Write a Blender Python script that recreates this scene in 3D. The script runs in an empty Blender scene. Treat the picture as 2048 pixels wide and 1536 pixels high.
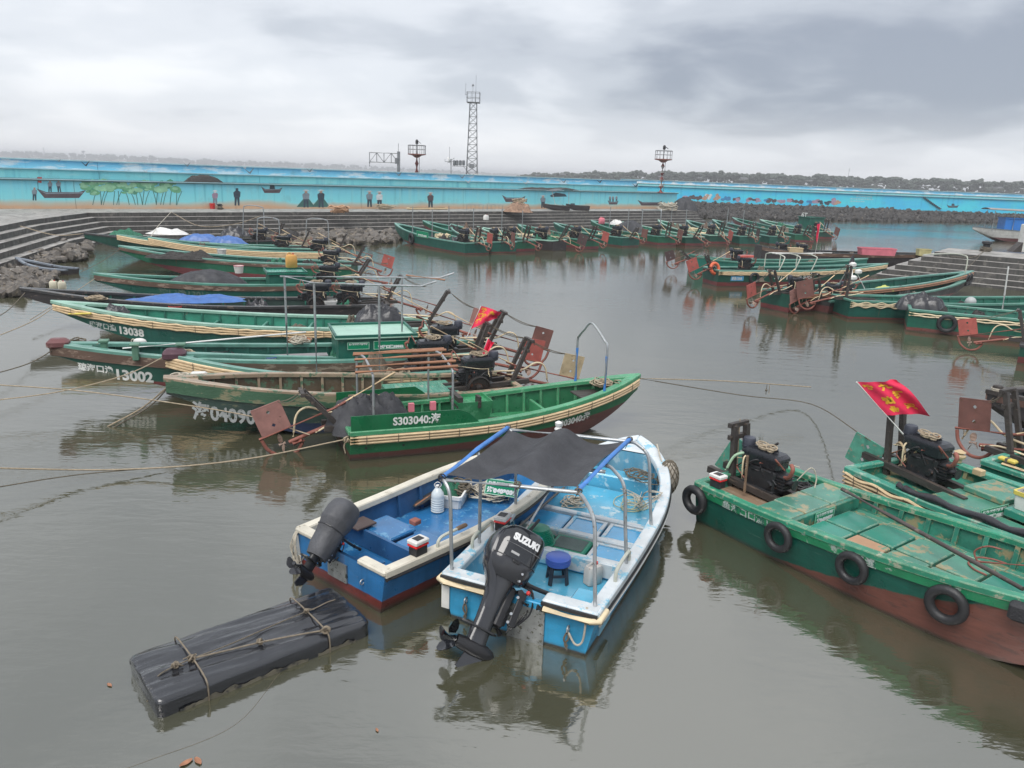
import bpy, math, random
from mathutils import Vector, Matrix, noise as mnoise
random.seed(7)
scene = bpy.context.scene
C = scene.collection
R = math.radians

# ------------------------------------------------------------------ camera
F, CAM_H = 1538.0, 5.0
PITCH, ROLL = math.atan(419.2 / F), R(2.2)
fw = Vector((0, math.cos(PITCH), -math.sin(PITCH)))
rt0 = Vector((1, 0, 0)); up0 = rt0.cross(fw)
cr, sr = math.cos(ROLL), math.sin(ROLL)
rt = rt0 * cr + up0 * sr; up = up0 * cr - rt0 * sr
cam_d = bpy.data.cameras.new('camera'); cam = bpy.data.objects.new('camera', cam_d); C.objects.link(cam)
cam_d.sensor_fit = 'HORIZONTAL'; cam_d.sensor_width = 36.0; cam_d.lens = F / 2048 * 36
cam_d.clip_start = 0.05; cam_d.clip_end = 20000
m3 = Matrix((rt, up, -fw)).transposed()
cam.matrix_world = Matrix.Translation((0, 0, CAM_H)) @ m3.to_4x4()
scene.camera = cam

def W(px, py, z):
    """the point at height z that the photograph shows at a pixel (2048 wide)"""
    d = fw + rt * ((px - 1024) / F) - up * ((py - 768) / F)
    t = (z - CAM_H) / d.z
    return Vector((d.x * t, d.y * t, z))
def WY(px, py, y):
    d = fw + rt * ((px - 1024) / F) - up * ((py - 768) / F)
    t = y / d.y
    return Vector((d.x * t, y, CAM_H + d.z * t))

# ------------------------------------------------------------------ world: overcast
SUN_EL, SUN_AZ = R(58), R(-155)          # azimuth from +Y towards +X
wd = bpy.data.worlds.new('World'); scene.world = wd; wd.use_nodes = True
nt = wd.node_tree; N = nt.nodes; Lk = nt.links
bg = N['Background']
def nd(tree, typ, **kw):
    n = tree.nodes.new(typ)
    for k, v in kw.items():
        if k.startswith('i_'):
            n.inputs[k[2:].replace('_', ' ')].default_value = v
        else: setattr(n, k, v)
    return n
def math_n(tree, op, a, b=None, clamp=False):
    n = tree.nodes.new('ShaderNodeMath'); n.operation = op; n.use_clamp = clamp
    for i, x in enumerate((a, b)):
        if x is None: continue
        if isinstance(x, (int, float)): n.inputs[i].default_value = x
        else: tree.links.new(x, n.inputs[i])
    return n.outputs[0]
def ramp_n(tree, fac, stops, interp='LINEAR'):
    n = tree.nodes.new('ShaderNodeValToRGB'); n.color_ramp.interpolation = interp
    e = n.color_ramp.elements
    while len(e) > 1: e.remove(e[-1])
    for i, (p, c) in enumerate(stops):
        el = e[0] if i == 0 else e.new(p)
        el.position = p
        el.color = (c, c, c, 1) if isinstance(c, (int, float)) else (*c[:3], 1)
    tree.links.new(fac, n.inputs[0])
    return n.outputs[0]
def mix_n(tree, fac, a, b, typ='MIX'):
    n = tree.nodes.new('ShaderNodeMix'); n.data_type = 'RGBA'; n.blend_type = typ
    for k, x in ((0, fac), (6, a), (7, b)):
        if isinstance(x, (int, float)): n.inputs[k].default_value = x if k == 0 else (x, x, x, 1)
        elif isinstance(x, (tuple, list)): n.inputs[k].default_value = (*x[:3], 1)
        else: tree.links.new(x, n.inputs[k])
    return n.outputs[2]

sky = nd(nt, 'ShaderNodeTexSky'); sky.sky_type = 'NISHITA'; sky.sun_disc = False
sky.sun_elevation = SUN_EL; sky.sun_rotation = SUN_AZ
tc = nd(nt, 'ShaderNodeTexCoord')
sep = nd(nt, 'ShaderNodeSeparateXYZ'); Lk.new(tc.outputs['Generated'], sep.inputs[0])
zc = math_n(nt, 'MAXIMUM', sep.outputs[2], 0.0)
den = math_n(nt, 'ADD', zc, 0.22)
cx = math_n(nt, 'DIVIDE', sep.outputs[0], den); cy = math_n(nt, 'DIVIDE', sep.outputs[1], den)
cmb = nd(nt, 'ShaderNodeCombineXYZ'); Lk.new(cx, cmb.inputs[0]); Lk.new(cy, cmb.inputs[1])
CLOUD_OFF = (7.6516, 6.3377, 16.7066)
mp = nd(nt, 'ShaderNodeMapping'); mp.inputs['Location'].default_value = CLOUD_OFF
Lk.new(cmb.outputs[0], mp.inputs[0])
n1 = nd(nt, 'ShaderNodeTexNoise', i_Scale=0.42, i_Detail=4.0, i_Roughness=0.42, i_Distortion=0.25); Lk.new(mp.outputs[0], n1.inputs['Vector'])
n2 = nd(nt, 'ShaderNodeTexNoise', i_Scale=2.1, i_Detail=5.0, i_Roughness=0.5, i_Distortion=0.3); Lk.new(mp.outputs[0], n2.inputs['Vector'])
cl = math_n(nt, 'ADD', math_n(nt, 'MULTIPLY', n1.outputs[0], 0.74), math_n(nt, 'MULTIPLY', n2.outputs[0], 0.26))
cloud = ramp_n(nt, cl, [(0.37, (0.25, 0.278, 0.33)), (0.46, (0.42, 0.448, 0.495)), (0.53, (0.565, 0.59, 0.63)), (0.61, (0.69, 0.705, 0.73))], 'EASE')
hz = ramp_n(nt, zc, [(0.0, 0.8), (0.03, 0.45), (0.10, 0.0)], 'EASE')
cloud = mix_n(nt, hz, cloud, (0.60, 0.61, 0.64))
skyc = mix_n(nt, 1.0, sky.outputs[0], (0.1, 0.1, 0.1), 'MULTIPLY')
fin = mix_n(nt, 0.93, skyc, cloud)
Lk.new(fin, bg.inputs['Color']); bg.inputs['Strength'].default_value = 0.78

sd = bpy.data.lights.new('sun', 'SUN'); sd.energy = 1.5; sd.angle = R(40); sd.color = (1.0, 0.97, 0.93)
so = bpy.data.objects.new('sun', sd); C.objects.link(so)
sv = Vector((math.sin(SUN_AZ) * math.cos(SUN_EL), math.cos(SUN_AZ) * math.cos(SUN_EL), math.sin(SUN_EL)))
so.rotation_euler = sv.to_track_quat('Z', 'Y').to_euler(); so.location = (0, 0, 60)

vs = scene.view_settings; vs.view_transform = 'Standard'; vs.look = 'None'; vs.exposure = 0.95; vs.gamma = 1.0
scene.cycles.use_denoising = True
scene.cycles.max_bounces = 6; scene.cycles.diffuse_bounces = 2; scene.cycles.glossy_bounces = 3
scene.cycles.transmission_bounces = 4; scene.cycles.volume_bounces = 0; scene.cycles.transparent_max_bounces = 8
scene.cycles.caustics_reflective = False; scene.cycles.caustics_refractive = False

# ------------------------------------------------------------------ materials
def lin(r, g, b, k=1.0):
    f = lambda c: ((c / 255 + 0.055) / 1.055) ** 2.4 if c > 10 else c / 255 / 12.92
    return (f(r) * k, f(g) * k, f(b) * k)
MATS = {}
def base_mat(name):
    m = bpy.data.materials.new(name); m.use_nodes = True
    return m, m.node_tree, m.node_tree.nodes['Principled BSDF']
def coords(t, scale=(1, 1, 1), rnd=True):
    tc = nd(t, 'ShaderNodeTexCoord'); mp = nd(t, 'ShaderNodeMapping'); mp.inputs['Scale'].default_value = scale
    t.links.new(tc.outputs['Object'], mp.inputs[0])
    if rnd:
        oi = nd(t, 'ShaderNodeObjectInfo')
        r = math_n(t, 'MULTIPLY', oi.outputs['Random'], 37.0)
        cb = nd(t, 'ShaderNodeCombineXYZ')
        for i in range(3): t.links.new(r, cb.inputs[i])
        t.links.new(cb.outputs[0], mp.inputs['Location'])
    return mp.outputs[0]
def noise_n(t, vec, scale, detail=4, rough=.55, dist=0.0):
    n = nd(t, 'ShaderNodeTexNoise', i_Scale=scale, i_Detail=float(detail), i_Roughness=rough, i_Distortion=dist)
    t.links.new(vec, n.inputs['Vector']); return n.outputs[0]
def M(name, col, rough=.5, metal=0., var=.18, vs=2.5, wear=None, wamt=0., ws=5., bump=.12, bs=45., stretch=(1, 1, 1), spec=.5, streak=None, samt=.4, rvar=.25, edge=None, er=.012, grime=.22, coat=0.):
    if name in MATS: return MATS[name]
    m, t, b = base_mat(name)
    v = coords(t, stretch)
    n = noise_n(t, v, vs, 5)
    k = ramp_n(t, n, [(.25, 1 - var), (.75, 1 + var)])
    c = mix_n(t, 1., col, k, 'MULTIPLY')
    if streak:
        v2 = coords(t, (9, 9, .7)); s_ = ramp_n(t, noise_n(t, v2, 1.0, 5, .6), [(.45, 0.), (.68, samt)])
        c = mix_n(t, s_, c, streak)
    if grime:
        gn = ramp_n(t, noise_n(t, v, vs * .6, 9, .72), [(.42, 0.), (.72, grime * 1.6)])
        c = mix_n(t, gn, c, tuple(x * .35 + .012 for x in col))
    w = None
    if edge:
        bv = nd(t, 'ShaderNodeBevel'); bv.samples = 3; bv.inputs['Radius'].default_value = er; ge = nd(t, 'ShaderNodeNewGeometry')
        dt = nd(t, 'ShaderNodeVectorMath'); dt.operation = 'DOT_PRODUCT'; t.links.new(bv.outputs[0], dt.inputs[0]); t.links.new(ge.outputs['Normal'], dt.inputs[1])
        ed = math_n(t, 'MULTIPLY', ramp_n(t, dt.outputs['Value'], [(.90, 1.), (.995, 0.)]), ramp_n(t, noise_n(t, v, 9., 6, .7), [(.40, 0.), (.55, 1.)]))
        c = mix_n(t, ed, c, edge)
    if wear:
        nw = noise_n(t, v, ws, 8, .68)
        th = .72 - wamt * .42
        w = ramp_n(t, nw, [(th, 0.), (th + .05, 1.)])
        c = mix_n(t, w, c, wear)
    t.links.new(c, b.inputs['Base Color'])
    rr = ramp_n(t, noise_n(t, v, vs * 1.7, 3), [(.3, max(.04, rough * (1 - rvar))), (.7, min(1, rough * (1 + rvar)))])
    t.links.new(rr, b.inputs['Roughness'])
    b.inputs['Coat Weight'].default_value = coat; b.inputs['Coat Roughness'].default_value = .07; b.inputs['Coat IOR'].default_value = 1.6
    b.inputs['Metallic'].default_value = metal; b.inputs['Specular IOR Level'].default_value = spec
    if bump:
        bn = nd(t, 'ShaderNodeBump', i_Strength=bump, i_Distance=.02)
        h = noise_n(t, v, bs, 4)
        if w is not None: h = math_n(t, 'SUBTRACT', h, math_n(t, 'MULTIPLY', w, .5))
        t.links.new(h, bn.inputs['Height']); t.links.new(bn.outputs[0], b.inputs['Normal'])
    MATS[name] = m
    return m
def hull_mat(name, top, bottom, line=.12, slope=.0, wear=None, wamt=.2, rough=.38, band=None, var=.22, pk=1.0):
    """painted planks: top colour, antifouling below a line that may climb to the bow (x in metres), worn patches, streaks, scum at the water"""
    if name in MATS: return MATS[name]
    m, t, b = base_mat(name)
    v = coords(t); vs_ = coords(t, (.35, 1, 2.2)); vz = coords(t, (7, 7, .6))
    tc = nd(t, 'ShaderNodeTexCoord'); sp = nd(t, 'ShaderNodeSeparateXYZ'); t.links.new(tc.outputs['Object'], sp.inputs[0])
    nb = noise_n(t, v, 2.2, 6, .6)
    k = ramp_n(t, noise_n(t, vs_, 2.5, 6, .6), [(.25, 1 - var), (.75, 1 + var)])
    ct = mix_n(t, 1., top, k, 'MULTIPLY')
    st = ramp_n(t, noise_n(t, vz, 1., 5, .6), [(.48, 0.), (.75, .5)])
    ct = mix_n(t, st, ct, tuple(c * .45 for c in top))
    if wear:
        th = .74 - wamt * .42
        w = ramp_n(t, noise_n(t, vs_, 5., 9, .7), [(th, 0.), (th + .04, 1.)])
        ct = mix_n(t, w, ct, wear)
    sc_ = ramp_n(t, noise_n(t, coords(t, (1.2, 6, 26)), 2.2, 6, .75), [(.64, 0.), (.70, .55)])
    ct = mix_n(t, sc_, ct, wear or tuple(min(.6, c * 3 + .05) for c in top))
    rr_ = ramp_n(t, noise_n(t, coords(t, (4.5, 4.5, .35)), 1., 4, .6), [(.66, 0.), (.78, .55)])
    ct = mix_n(t, rr_, ct, (.16, .075, .04))
    cbm = mix_n(t, 1., bottom, ramp_n(t, noise_n(t, vs_, 4, 6, .65), [(.25, .65), (.75, 1.3)]), 'MULTIPLY')
    cbm = mix_n(t, ramp_n(t, noise_n(t, vs_, 7., 9, .72), [(.56, 0.), (.61, .75)]), cbm, tuple(c * .45 + .02 for c in bottom))
    cbm = mix_n(t, ramp_n(t, noise_n(t, coords(t, (.7, 2, 5)), 6., 8, .75), [(.64, 0.), (.67, .8)]), cbm, tuple(c * .8 + .03 for c in top))
    x2 = math_n(t, 'MULTIPLY', math_n(t, 'POWER', math_n(t, 'MAXIMUM', sp.outputs[0], 0.0), 2.0), slope)
    zz = math_n(t, 'SUBTRACT', sp.outputs[2], x2)
    zz = math_n(t, 'ADD', zz, math_n(t, 'MULTIPLY', math_n(t, 'SUBTRACT', nb, .5), .06 * pk))
    f = ramp_n(t, math_n(t, 'ADD', math_n(t, 'SUBTRACT', zz, line), .5), [(.492, 0.), (.508, 1.)])
    c = mix_n(t, f, cbm, ct)
    band = band or (.045, .05, .035)
    if band:
        f2 = ramp_n(t, math_n(t, 'ADD', sp.outputs[2], math_n(t, 'MULTIPLY', math_n(t, 'SUBTRACT', nb, .5), .05)), [(0, 1.), (.03, .8), (.07, 0.)])
        c = mix_n(t, math_n(t, 'MULTIPLY', f2, .8), c, band)
    t.links.new(c, b.inputs['Base Color'])
    t.links.new(ramp_n(t, nb, [(.3, rough * .7), (.7, rough * 1.4)]), b.inputs['Roughness'])
    bn = nd(t, 'ShaderNodeBump', i_Strength=.22, i_Distance=.02)
    t.links.new(noise_n(t, vs_, 22, 5), bn.inputs['Height']); t.links.new(bn.outputs[0], b.inputs['Normal'])
    MATS[name] = m
    return m

# ------------------------------------------------------------------ mesh builder
def frame_of(d):
    d = d.normalized(); a = Vector((0, 0, 1)) if abs(d.z) < .95 else Vector((1, 0, 0))
    x = d.cross(a).normalized(); return x, x.cross(d).normalized()
class MB:
    def __init__(s): s.v = []; s.f = []; s.m = []
    def add(s, vs, fs, m=0):
        o = len(s.v); s.v += [tuple(v) for v in vs]; s.f += [tuple(i + o for i in f) for f in fs]; s.m += [m] * len(fs); return s
    def box(s, c, d, rot=None, m=0, taper=1.0):
        hx, hy, hz = d[0] / 2, d[1] / 2, d[2] / 2
        vs = [Vector((x * hx * (taper if z > 0 else 1), y * hy * (taper if z > 0 else 1), z * hz)) for z in (-1, 1) for y in (-1, 1) for x in (-1, 1)]
        if rot is not None: vs = [rot @ v for v in vs]
        c = Vector(c)
        return s.add([v + c for v in vs], [(0, 2, 3, 1), (4, 5, 7, 6), (0, 1, 5, 4), (2, 6, 7, 3), (0, 4, 6, 2), (1, 3, 7, 5)], m)
    def cbox(s, c, d, ch=.012, rot=None, m=0):
        """box with chamfered edges"""
        hx, hy, hz = d[0] / 2, d[1] / 2, d[2] / 2; ch = min(ch, hx * .6, hy * .6, hz * .6)
        prof = [(-hz, ch), (-hz + ch, 0), (hz - ch, 0), (hz, ch)]
        rings = []
        for z, i in prof:
            x, y = hx - i, hy - i; k = ch * .8
            rings.append([(x - k, -y), (x, -y + k), (x, y - k), (x - k, y), (-x + k, y), (-x, y - k), (-x, -y + k), (-x + k, -y)])
        vs = [Vector((p[0], p[1], prof[j][0])) for j, rg in enumerate(rings) for p in rg]
        if rot is not None: vs = [rot @ v for v in vs]
        c = Vector(c); fs = []
        for j in range(3):
            for i in range(8): fs.append((j * 8 + i, j * 8 + (i + 1) % 8, j * 8 + 8 + (i + 1) % 8, j * 8 + 8 + i))
        fs += [tuple(range(7, -1, -1)), tuple(range(24, 32))]
        return s.add([v + c for v in vs], fs, m)
    def bar(s, a, b, w, h, m=0, upv=None):
        a, b = Vector(a), Vector(b); d = b - a
        x, y = frame_of(d)
        if upv is not None:
            x = d.cross(Vector(upv)).normalized(); y = x.cross(d.normalized())
        vs = [p + x * (i * w / 2) + y * (j * h / 2) for p in (a, b) for i, j in ((-1, -1), (1, -1), (1, 1), (-1, 1))]
        return s.add(vs, [(0, 3, 2, 1), (4, 5, 6, 7), (0, 1, 5, 4), (1, 2, 6, 5), (2, 3, 7, 6), (3, 0, 4, 7)], m)
    def tube(s, pts, r, n=6, closed=False, m=0):
        pts = [Vector(p) for p in pts]; k = len(pts)
        rs = r if isinstance(r, (list, tuple)) else [r] * k
        x = None; vs = []
        for i, p in enumerate(pts):
            if closed: d = pts[(i + 1) % k] - pts[i - 1]
            else: d = pts[min(i + 1, k - 1)] - pts[max(i - 1, 0)]
            if d.length < 1e-9: d = Vector((0, 0, 1))
            d.normalize()
            if x is None: x, y = frame_of(d)
            else:
                x = x - d * x.dot(d)
                if x.length < 1e-6: x, y = frame_of(d)
                x.normalize(); y = d.cross(x)
            for j in range(n):
                a = 2 * math.pi * j / n; vs.append(p + (x * math.cos(a) + y * math.sin(a)) * rs[i])
        fs = []
        for i in range(k if closed else k - 1):
            i2 = (i + 1) % k
            for j in range(n): fs.append((i * n + j, i * n + (j + 1) % n, i2 * n + (j + 1) % n, i2 * n + j))
        if not closed: fs += [tuple(range(n - 1, -1, -1)), tuple(range((k - 1) * n, k * n))]
        return s.add(vs, fs, m)
    def cyl(s, a, b, r, r2=None, n=12, m=0): return s.tube([a, b], [r, r if r2 is None else r2], n, m=m)
    def lathe(s, prof, n=16, M4=None, m=0):
        vs = []; fs = []; k = len(prof)
        for r, z in prof:
            for j in range(n):
                a = 2 * math.pi * j / n; p = Vector((r * math.cos(a), r * math.sin(a), z)); vs.append(M4 @ p if M4 is not None else p)
        for i in range(k - 1):
            for j in range(n): fs.append((i * n + j, i * n + (j + 1) % n, (i + 1) * n + (j + 1) % n, (i + 1) * n + j))
        fs += [tuple(range(n - 1, -1, -1)), tuple(range((k - 1) * n, k * n))]
        return s.add(vs, fs, m)
    def loft(s, rings, c0=True, c1=True, closed=True, m=0):
        n = len(rings[0]); vs = [p for r in rings for p in r]; fs = []
        for i in range(len(rings) - 1):
            for j in range(n if closed else n - 1): fs.append((i * n + j, i * n + (j + 1) % n, (i + 1) * n + (j + 1) % n, (i + 1) * n + j))
        if c0: fs.append(tuple(range(n - 1, -1, -1)))
        if c1: fs.append(tuple(range((len(rings) - 1) * n, len(rings) * n)))
        return s.add(vs, fs, m)
    def grid(s, fn, nu, nv, m=0, th=0.0):
        vs = [Vector(fn(i / nu, j / nv)) for j in range(nv + 1) for i in range(nu + 1)]
        fs = [(j * (nu + 1) + i, j * (nu + 1) + i + 1, (j + 1) * (nu + 1) + i + 1, (j + 1) * (nu + 1) + i) for j in range(nv) for i in range(nu)]
        return s.add(vs, fs, m)
    def ball(s, c, rad, n=10, k=6, m=0, rot=None):
        c = Vector(c); rad = Vector(rad) if not isinstance(rad, (int, float)) else Vector((rad,) * 3)
        rings = []
        for i in range(k + 1):
            ph = math.pi * (i / k) * .98 + .01 * math.pi
            rings.append([c + (rot @ q if rot else q) for q in (Vector((rad.x * math.sin(ph) * math.cos(2 * math.pi * j / n), rad.y * math.sin(ph) * math.sin(2 * math.pi * j / n), -rad.z * math.cos(ph))) for j in range(n))])
        return s.loft(rings, m=m)
    def torus(s, c, R_, r, axis=(0, 0, 1), n=20, k=8, m=0, sq=1.0):
        x, y = frame_of(Vector(axis)); c = Vector(c)
        return s.tube([c + (x * math.cos(2 * math.pi * i / n) + y * math.sin(2 * math.pi * i / n)) * R_ for i in range(n)], r, k, True, m)
    def mesh(s, name, mats, smooth=None):
        me = bpy.data.meshes.new(name); me.from_pydata(s.v, [], s.f)
        for mt in (mats if isinstance(mats, (list, tuple)) else [mats]): me.materials.append(mt)
        if any(s.m): me.polygons.foreach_set('material_index', s.m)
        if smooth:
            me.polygons.foreach_set('use_smooth', [True] * len(me.polygons)); me.set_sharp_from_angle(angle=R(smooth))
        me.update(); return me
    def obj(s, name, mats, parent=None, smooth=None, loc=None, rot=None):
        return place(s.mesh(name, mats, smooth), name, parent, loc, rot)
def place(me, name, parent=None, loc=None, rot=None):
    o = bpy.data.objects.new(name, me); C.objects.link(o)
    if parent is not None: o.parent = parent
    if loc is not None: o.location = loc
    if rot is not None: o.rotation_euler = rot
    return o
def tag(o, label, cat=None, group=None, kind=None):
    if label: o['label'] = label
    if cat: o['category'] = cat
    if group: o['group'] = group
    if kind: o['kind'] = kind
    return o
def thing(name, label, cat, loc=(0, 0, 0), rz=0, group=None):
    o = bpy.data.objects.new(name, None); C.objects.link(o); o.location = loc; o.rotation_euler = (0, 0, rz); o.empty_display_size = .2
    return tag(o, label, cat, group)
def curve_pts(pts, n=8):
    """Catmull-Rom through pts"""
    P = [Vector(p) for p in pts]; P = [P[0] * 2 - P[1]] + P + [P[-1] * 2 - P[-2]]; out = []
    for i in range(1, len(P) - 2):
        for k in range(n):
            t = k / n; a, b, c, d = P[i - 1:i + 3]
            out.append(.5 * ((2 * b) + (c - a) * t + (2 * a - 5 * b + 4 * c - d) * t * t + (3 * b - a - 3 * c + d) * t ** 3))
    out.append(P[-2]); return out
def sag(a, b, s, n=12):
    a, b = Vector(a), Vector(b); return [a.lerp(b, i / n) - Vector((0, 0, s * 4 * (i / n) * (1 - i / n))) for i in range(n + 1)]
def text_mesh(body, size, bold=0.0, ext=.002, align='LEFT'):
    cu = bpy.data.curves.new('lettering', 'FONT'); cu.body = body; cu.size = size; cu.offset = bold; cu.extrude = ext; cu.align_x = align; cu.resolution_u = 3
    ob = bpy.data.objects.new('lettering', cu); C.objects.link(ob)
    dg = bpy.context.evaluated_depsgraph_get()
    me = bpy.data.meshes.new_from_object(ob.evaluated_get(dg))
    bpy.data.objects.remove(ob); bpy.data.curves.remove(cu); me.materials.clear()
    return me
def text_obj(name, body, size, mat, parent, mapf, bold=0.0, ext=.002, align='LEFT'):
    """lettering bent onto a surface: mapf(x, y, z) -> local point"""
    me = text_mesh(body, size, bold, ext, align); me.materials.append(mat)
    for v in me.vertices: v.co = mapf(*v.co)
    me.update(); return place(me, name, parent)
# ------------------------------------------------------------------ shared materials
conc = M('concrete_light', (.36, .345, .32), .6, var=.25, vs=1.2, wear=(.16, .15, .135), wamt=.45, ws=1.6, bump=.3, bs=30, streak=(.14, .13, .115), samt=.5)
conc_dark = M('concrete_algae_shade', (.085, .08, .075), .5, var=.4, vs=1.5, wear=(.15, .14, .125), wamt=.35, ws=2.2, bump=.4, bs=25, streak=(.03, .035, .03), samt=.7)  # algae-stained risers, darkened further to paint in their shade beside sky-lit treads
rockm = M('harbour_rock', (.13, .115, .10), .65, var=.45, vs=1.5, wear=(.24, .20, .155), wamt=.4, ws=3, bump=.6, bs=14)
white = M('white_paint', (.76, .75, .71), .45, var=.1, wear=(.42, .38, .32), wamt=.22, ws=6)
black_rub = M('black_rubber', (.022, .022, .024), .5, var=.3, bump=.25, bs=60)
steel = M('galvanised_pipe', (.42, .44, .45), .42, metal=.65, var=.2, vs=6, wear=(.20, .14, .09), wamt=.28, ws=9)
iron = M('engine_iron', (.028, .029, .032), .42, metal=.3, var=.4, vs=8, wear=(.11, .055, .032), wamt=.3, ws=12, bump=.3)
rust = M('rust_primer', (.27, .095, .07), .6, var=.3, vs=4, wear=(.13, .055, .035), wamt=.3, ws=8, bump=.3)
rope_m = M('hemp_rope', (.42, .34, .24), .8, var=.3, vs=20, bump=.6, bs=160)
rope_d = M('dark_rope', (.16, .135, .10), .8, var=.3, vs=20, bump=.6, bs=160)
rope_p = M('pale_rope', (.55, .50, .41), .8, var=.25, vs=15, bump=.6, bs=160)
bambo = M('bamboo_pole', (.72, .54, .33), .42, var=.22, vs=7, wear=(.42, .27, .14), wamt=.14, ws=9, stretch=(1, 3, 3))
hose = M('cream_hose', (.76, .63, .42), .5, var=.15, vs=4, wear=(.34, .27, .18), wamt=.25, ws=6)
tarp_b = M('black_tarpaulin', (.030, .030, .035), .34, var=.35, vs=5, bump=.5, bs=14, coat=.08)
tarp_g = M('grey_shade_cloth', (.046, .047, .053), .7, var=.3, vs=3, bump=.5, bs=30)
tarp_u = M('blue_tarpaulin', (.06, .155, .42), .4, var=.2, vs=4, bump=.3, bs=14)
net_m = M('dark_fishing_net', (.045, .042, .040), .85, var=.5, vs=9, bump=1., bs=70)
net_g = M('green_fishing_net', (.03, .16, .095), .8, var=.4, vs=9, bump=1., bs=70)
orange_f = M('orange_float', (.70, .14, .06), .5, var=.15)
wood = M('weathered_wood', (.21, .14, .09), .65, var=.35, vs=3, wear=(.33, .26, .19), wamt=.35, ws=6, stretch=(.3, 2, 2), bump=.5, bs=25)
wood_d = M('tarred_wood', (.05, .042, .038), .55, var=.4, vs=4, wear=(.14, .105, .08), wamt=.3, ws=7, stretch=(.4, 2, 2), bump=.4, bs=25)
copper = M('brown_pole_wood', (.33, .155, .085), .5, var=.3, vs=6, wear=(.44, .25, .15), wamt=.35, ws=8, stretch=(.4, 2, 2))
textw = M('white_lettering', (.72, .73, .70), .55, var=.1, vs=8, wear=(.10, .17, .14), wamt=.2, ws=11, bump=0)
textw2 = M('faded_lettering', (.50, .54, .52), .6, var=.25, vs=8, wear=(.07, .13, .11), wamt=.5, ws=9, bump=0)
texty = M('yellow_lettering', (.86, .46, .03), .55, var=.08, bump=0)
flag_r = M('red_flag_cloth', (.82, .028, .095), .7, var=.12, vs=5, bump=.1)
red_p = M('red_plastic', (.62, .04, .035), .4, var=.1)
pink_p = M('pink_plastic', (.70, .20, .25), .45, var=.15)
blue_p = M('blue_plastic', (.055, .11, .42), .35, var=.12)
white_p = M('white_plastic', (.74, .73, .70), .4, var=.1, wear=(.5, .46, .38), wamt=.2)
yel_p = M('yellow_plastic', (.72, .58, .12), .45, var=.15)
green_p = M('green_plastic', (.0, .22, .13), .4, var=.2, vs=6)

# ------------------------------------------------------------------ water
def water_mat():
    m, t, b = base_mat('harbour_water')
    tc = nd(t, 'ShaderNodeTexCoord')
    def mapped(sc, rz=0):
        mp = nd(t, 'ShaderNodeMapping'); mp.inputs['Scale'].default_value = sc; mp.inputs['Rotation'].default_value = (0, 0, rz)
        t.links.new(tc.outputs['Object'], mp.inputs[0]); return mp.outputs[0]
    big = noise_n(t, mapped((.10, .13, 1)), 1., 3)
    col = ramp_n(t, big, [(.3, (.052, .053, .030)), (.7, (.080, .078, .050))])
    t.links.new(col, b.inputs['Base Color'])
    b.inputs['IOR'].default_value = 3.0; b.inputs['Specular IOR Level'].default_value = .5
    b.inputs['Roughness'].default_value = .06
    gust = ramp_n(t, noise_n(t, mapped((.05, .09, 1), .3), 1., 3, .5), [(.36, .25), (.62, 1.)])
    r1 = noise_n(t, mapped((1.1, 3.2, 1), .12), 1.0, 3, .5, .4)
    r2 = noise_n(t, mapped((4.2, 9.5, 1), -.10), 1.0, 3, .55, .3)
    h = math_n(t, 'ADD', math_n(t, 'MULTIPLY', r1, 1.0), math_n(t, 'MULTIPLY', r2, .38))
    h = math_n(t, 'MULTIPLY', h, gust)
    bn = nd(t, 'ShaderNodeBump', i_Strength=1., i_Distance=.014)
    t.links.new(h, bn.inputs['Height']); t.links.new(bn.outputs[0], b.inputs['Normal'])
    return m
mb = MB(); mb.grid(lambda u, v: ((u - .5) * 12000, -60 + v * 9000, 0), 1, 1)
tag(mb.obj('water', water_mat()), 'grey green harbour water with small ripples', None, None, 'structure')

# ------------------------------------------------------------------ quays
ZP = 1.5
def off_line(pts, d):
    """offset a plan polyline to its left by d, mitred"""
    out = []
    for i, p in enumerate(pts):
        ns = []
        if i > 0: e = (pts[i] - pts[i - 1]); ns.append(Vector((-e.y, e.x)).normalized())
        if i < len(pts) - 1: e = (pts[i + 1] - pts[i]); ns.append(Vector((-e.y, e.x)).normalized())
        n = sum(ns, Vector((0, 0))); n.normalize(); n /= max(.3, n.dot(ns[0])); out.append(Vector(p) + n * d)
    return out
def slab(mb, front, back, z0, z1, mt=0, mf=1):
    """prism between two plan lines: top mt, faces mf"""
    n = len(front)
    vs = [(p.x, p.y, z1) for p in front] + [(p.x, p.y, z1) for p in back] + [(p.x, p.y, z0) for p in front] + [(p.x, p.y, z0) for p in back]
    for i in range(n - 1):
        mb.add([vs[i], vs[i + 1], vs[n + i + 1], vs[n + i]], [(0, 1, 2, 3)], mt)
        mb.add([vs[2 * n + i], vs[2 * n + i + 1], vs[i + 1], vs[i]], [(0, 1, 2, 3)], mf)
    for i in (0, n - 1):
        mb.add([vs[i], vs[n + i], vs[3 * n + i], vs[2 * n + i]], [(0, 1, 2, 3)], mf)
def v2(p): return Vector((p.x, p.y))
q_end, q_cor, q_lft = v2(W(1386, 421.5, ZP)), v2(W(176, 425.5, ZP)), v2(W(60, 440, ZP))
q_l2 = v2(W(0, 452, ZP)); q_near = q_l2 + (q_l2 - q_lft).normalized() * 34
front = [q_near, q_l2, q_lft, q_cor, q_end]     # water lies to the right of this walk
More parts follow.
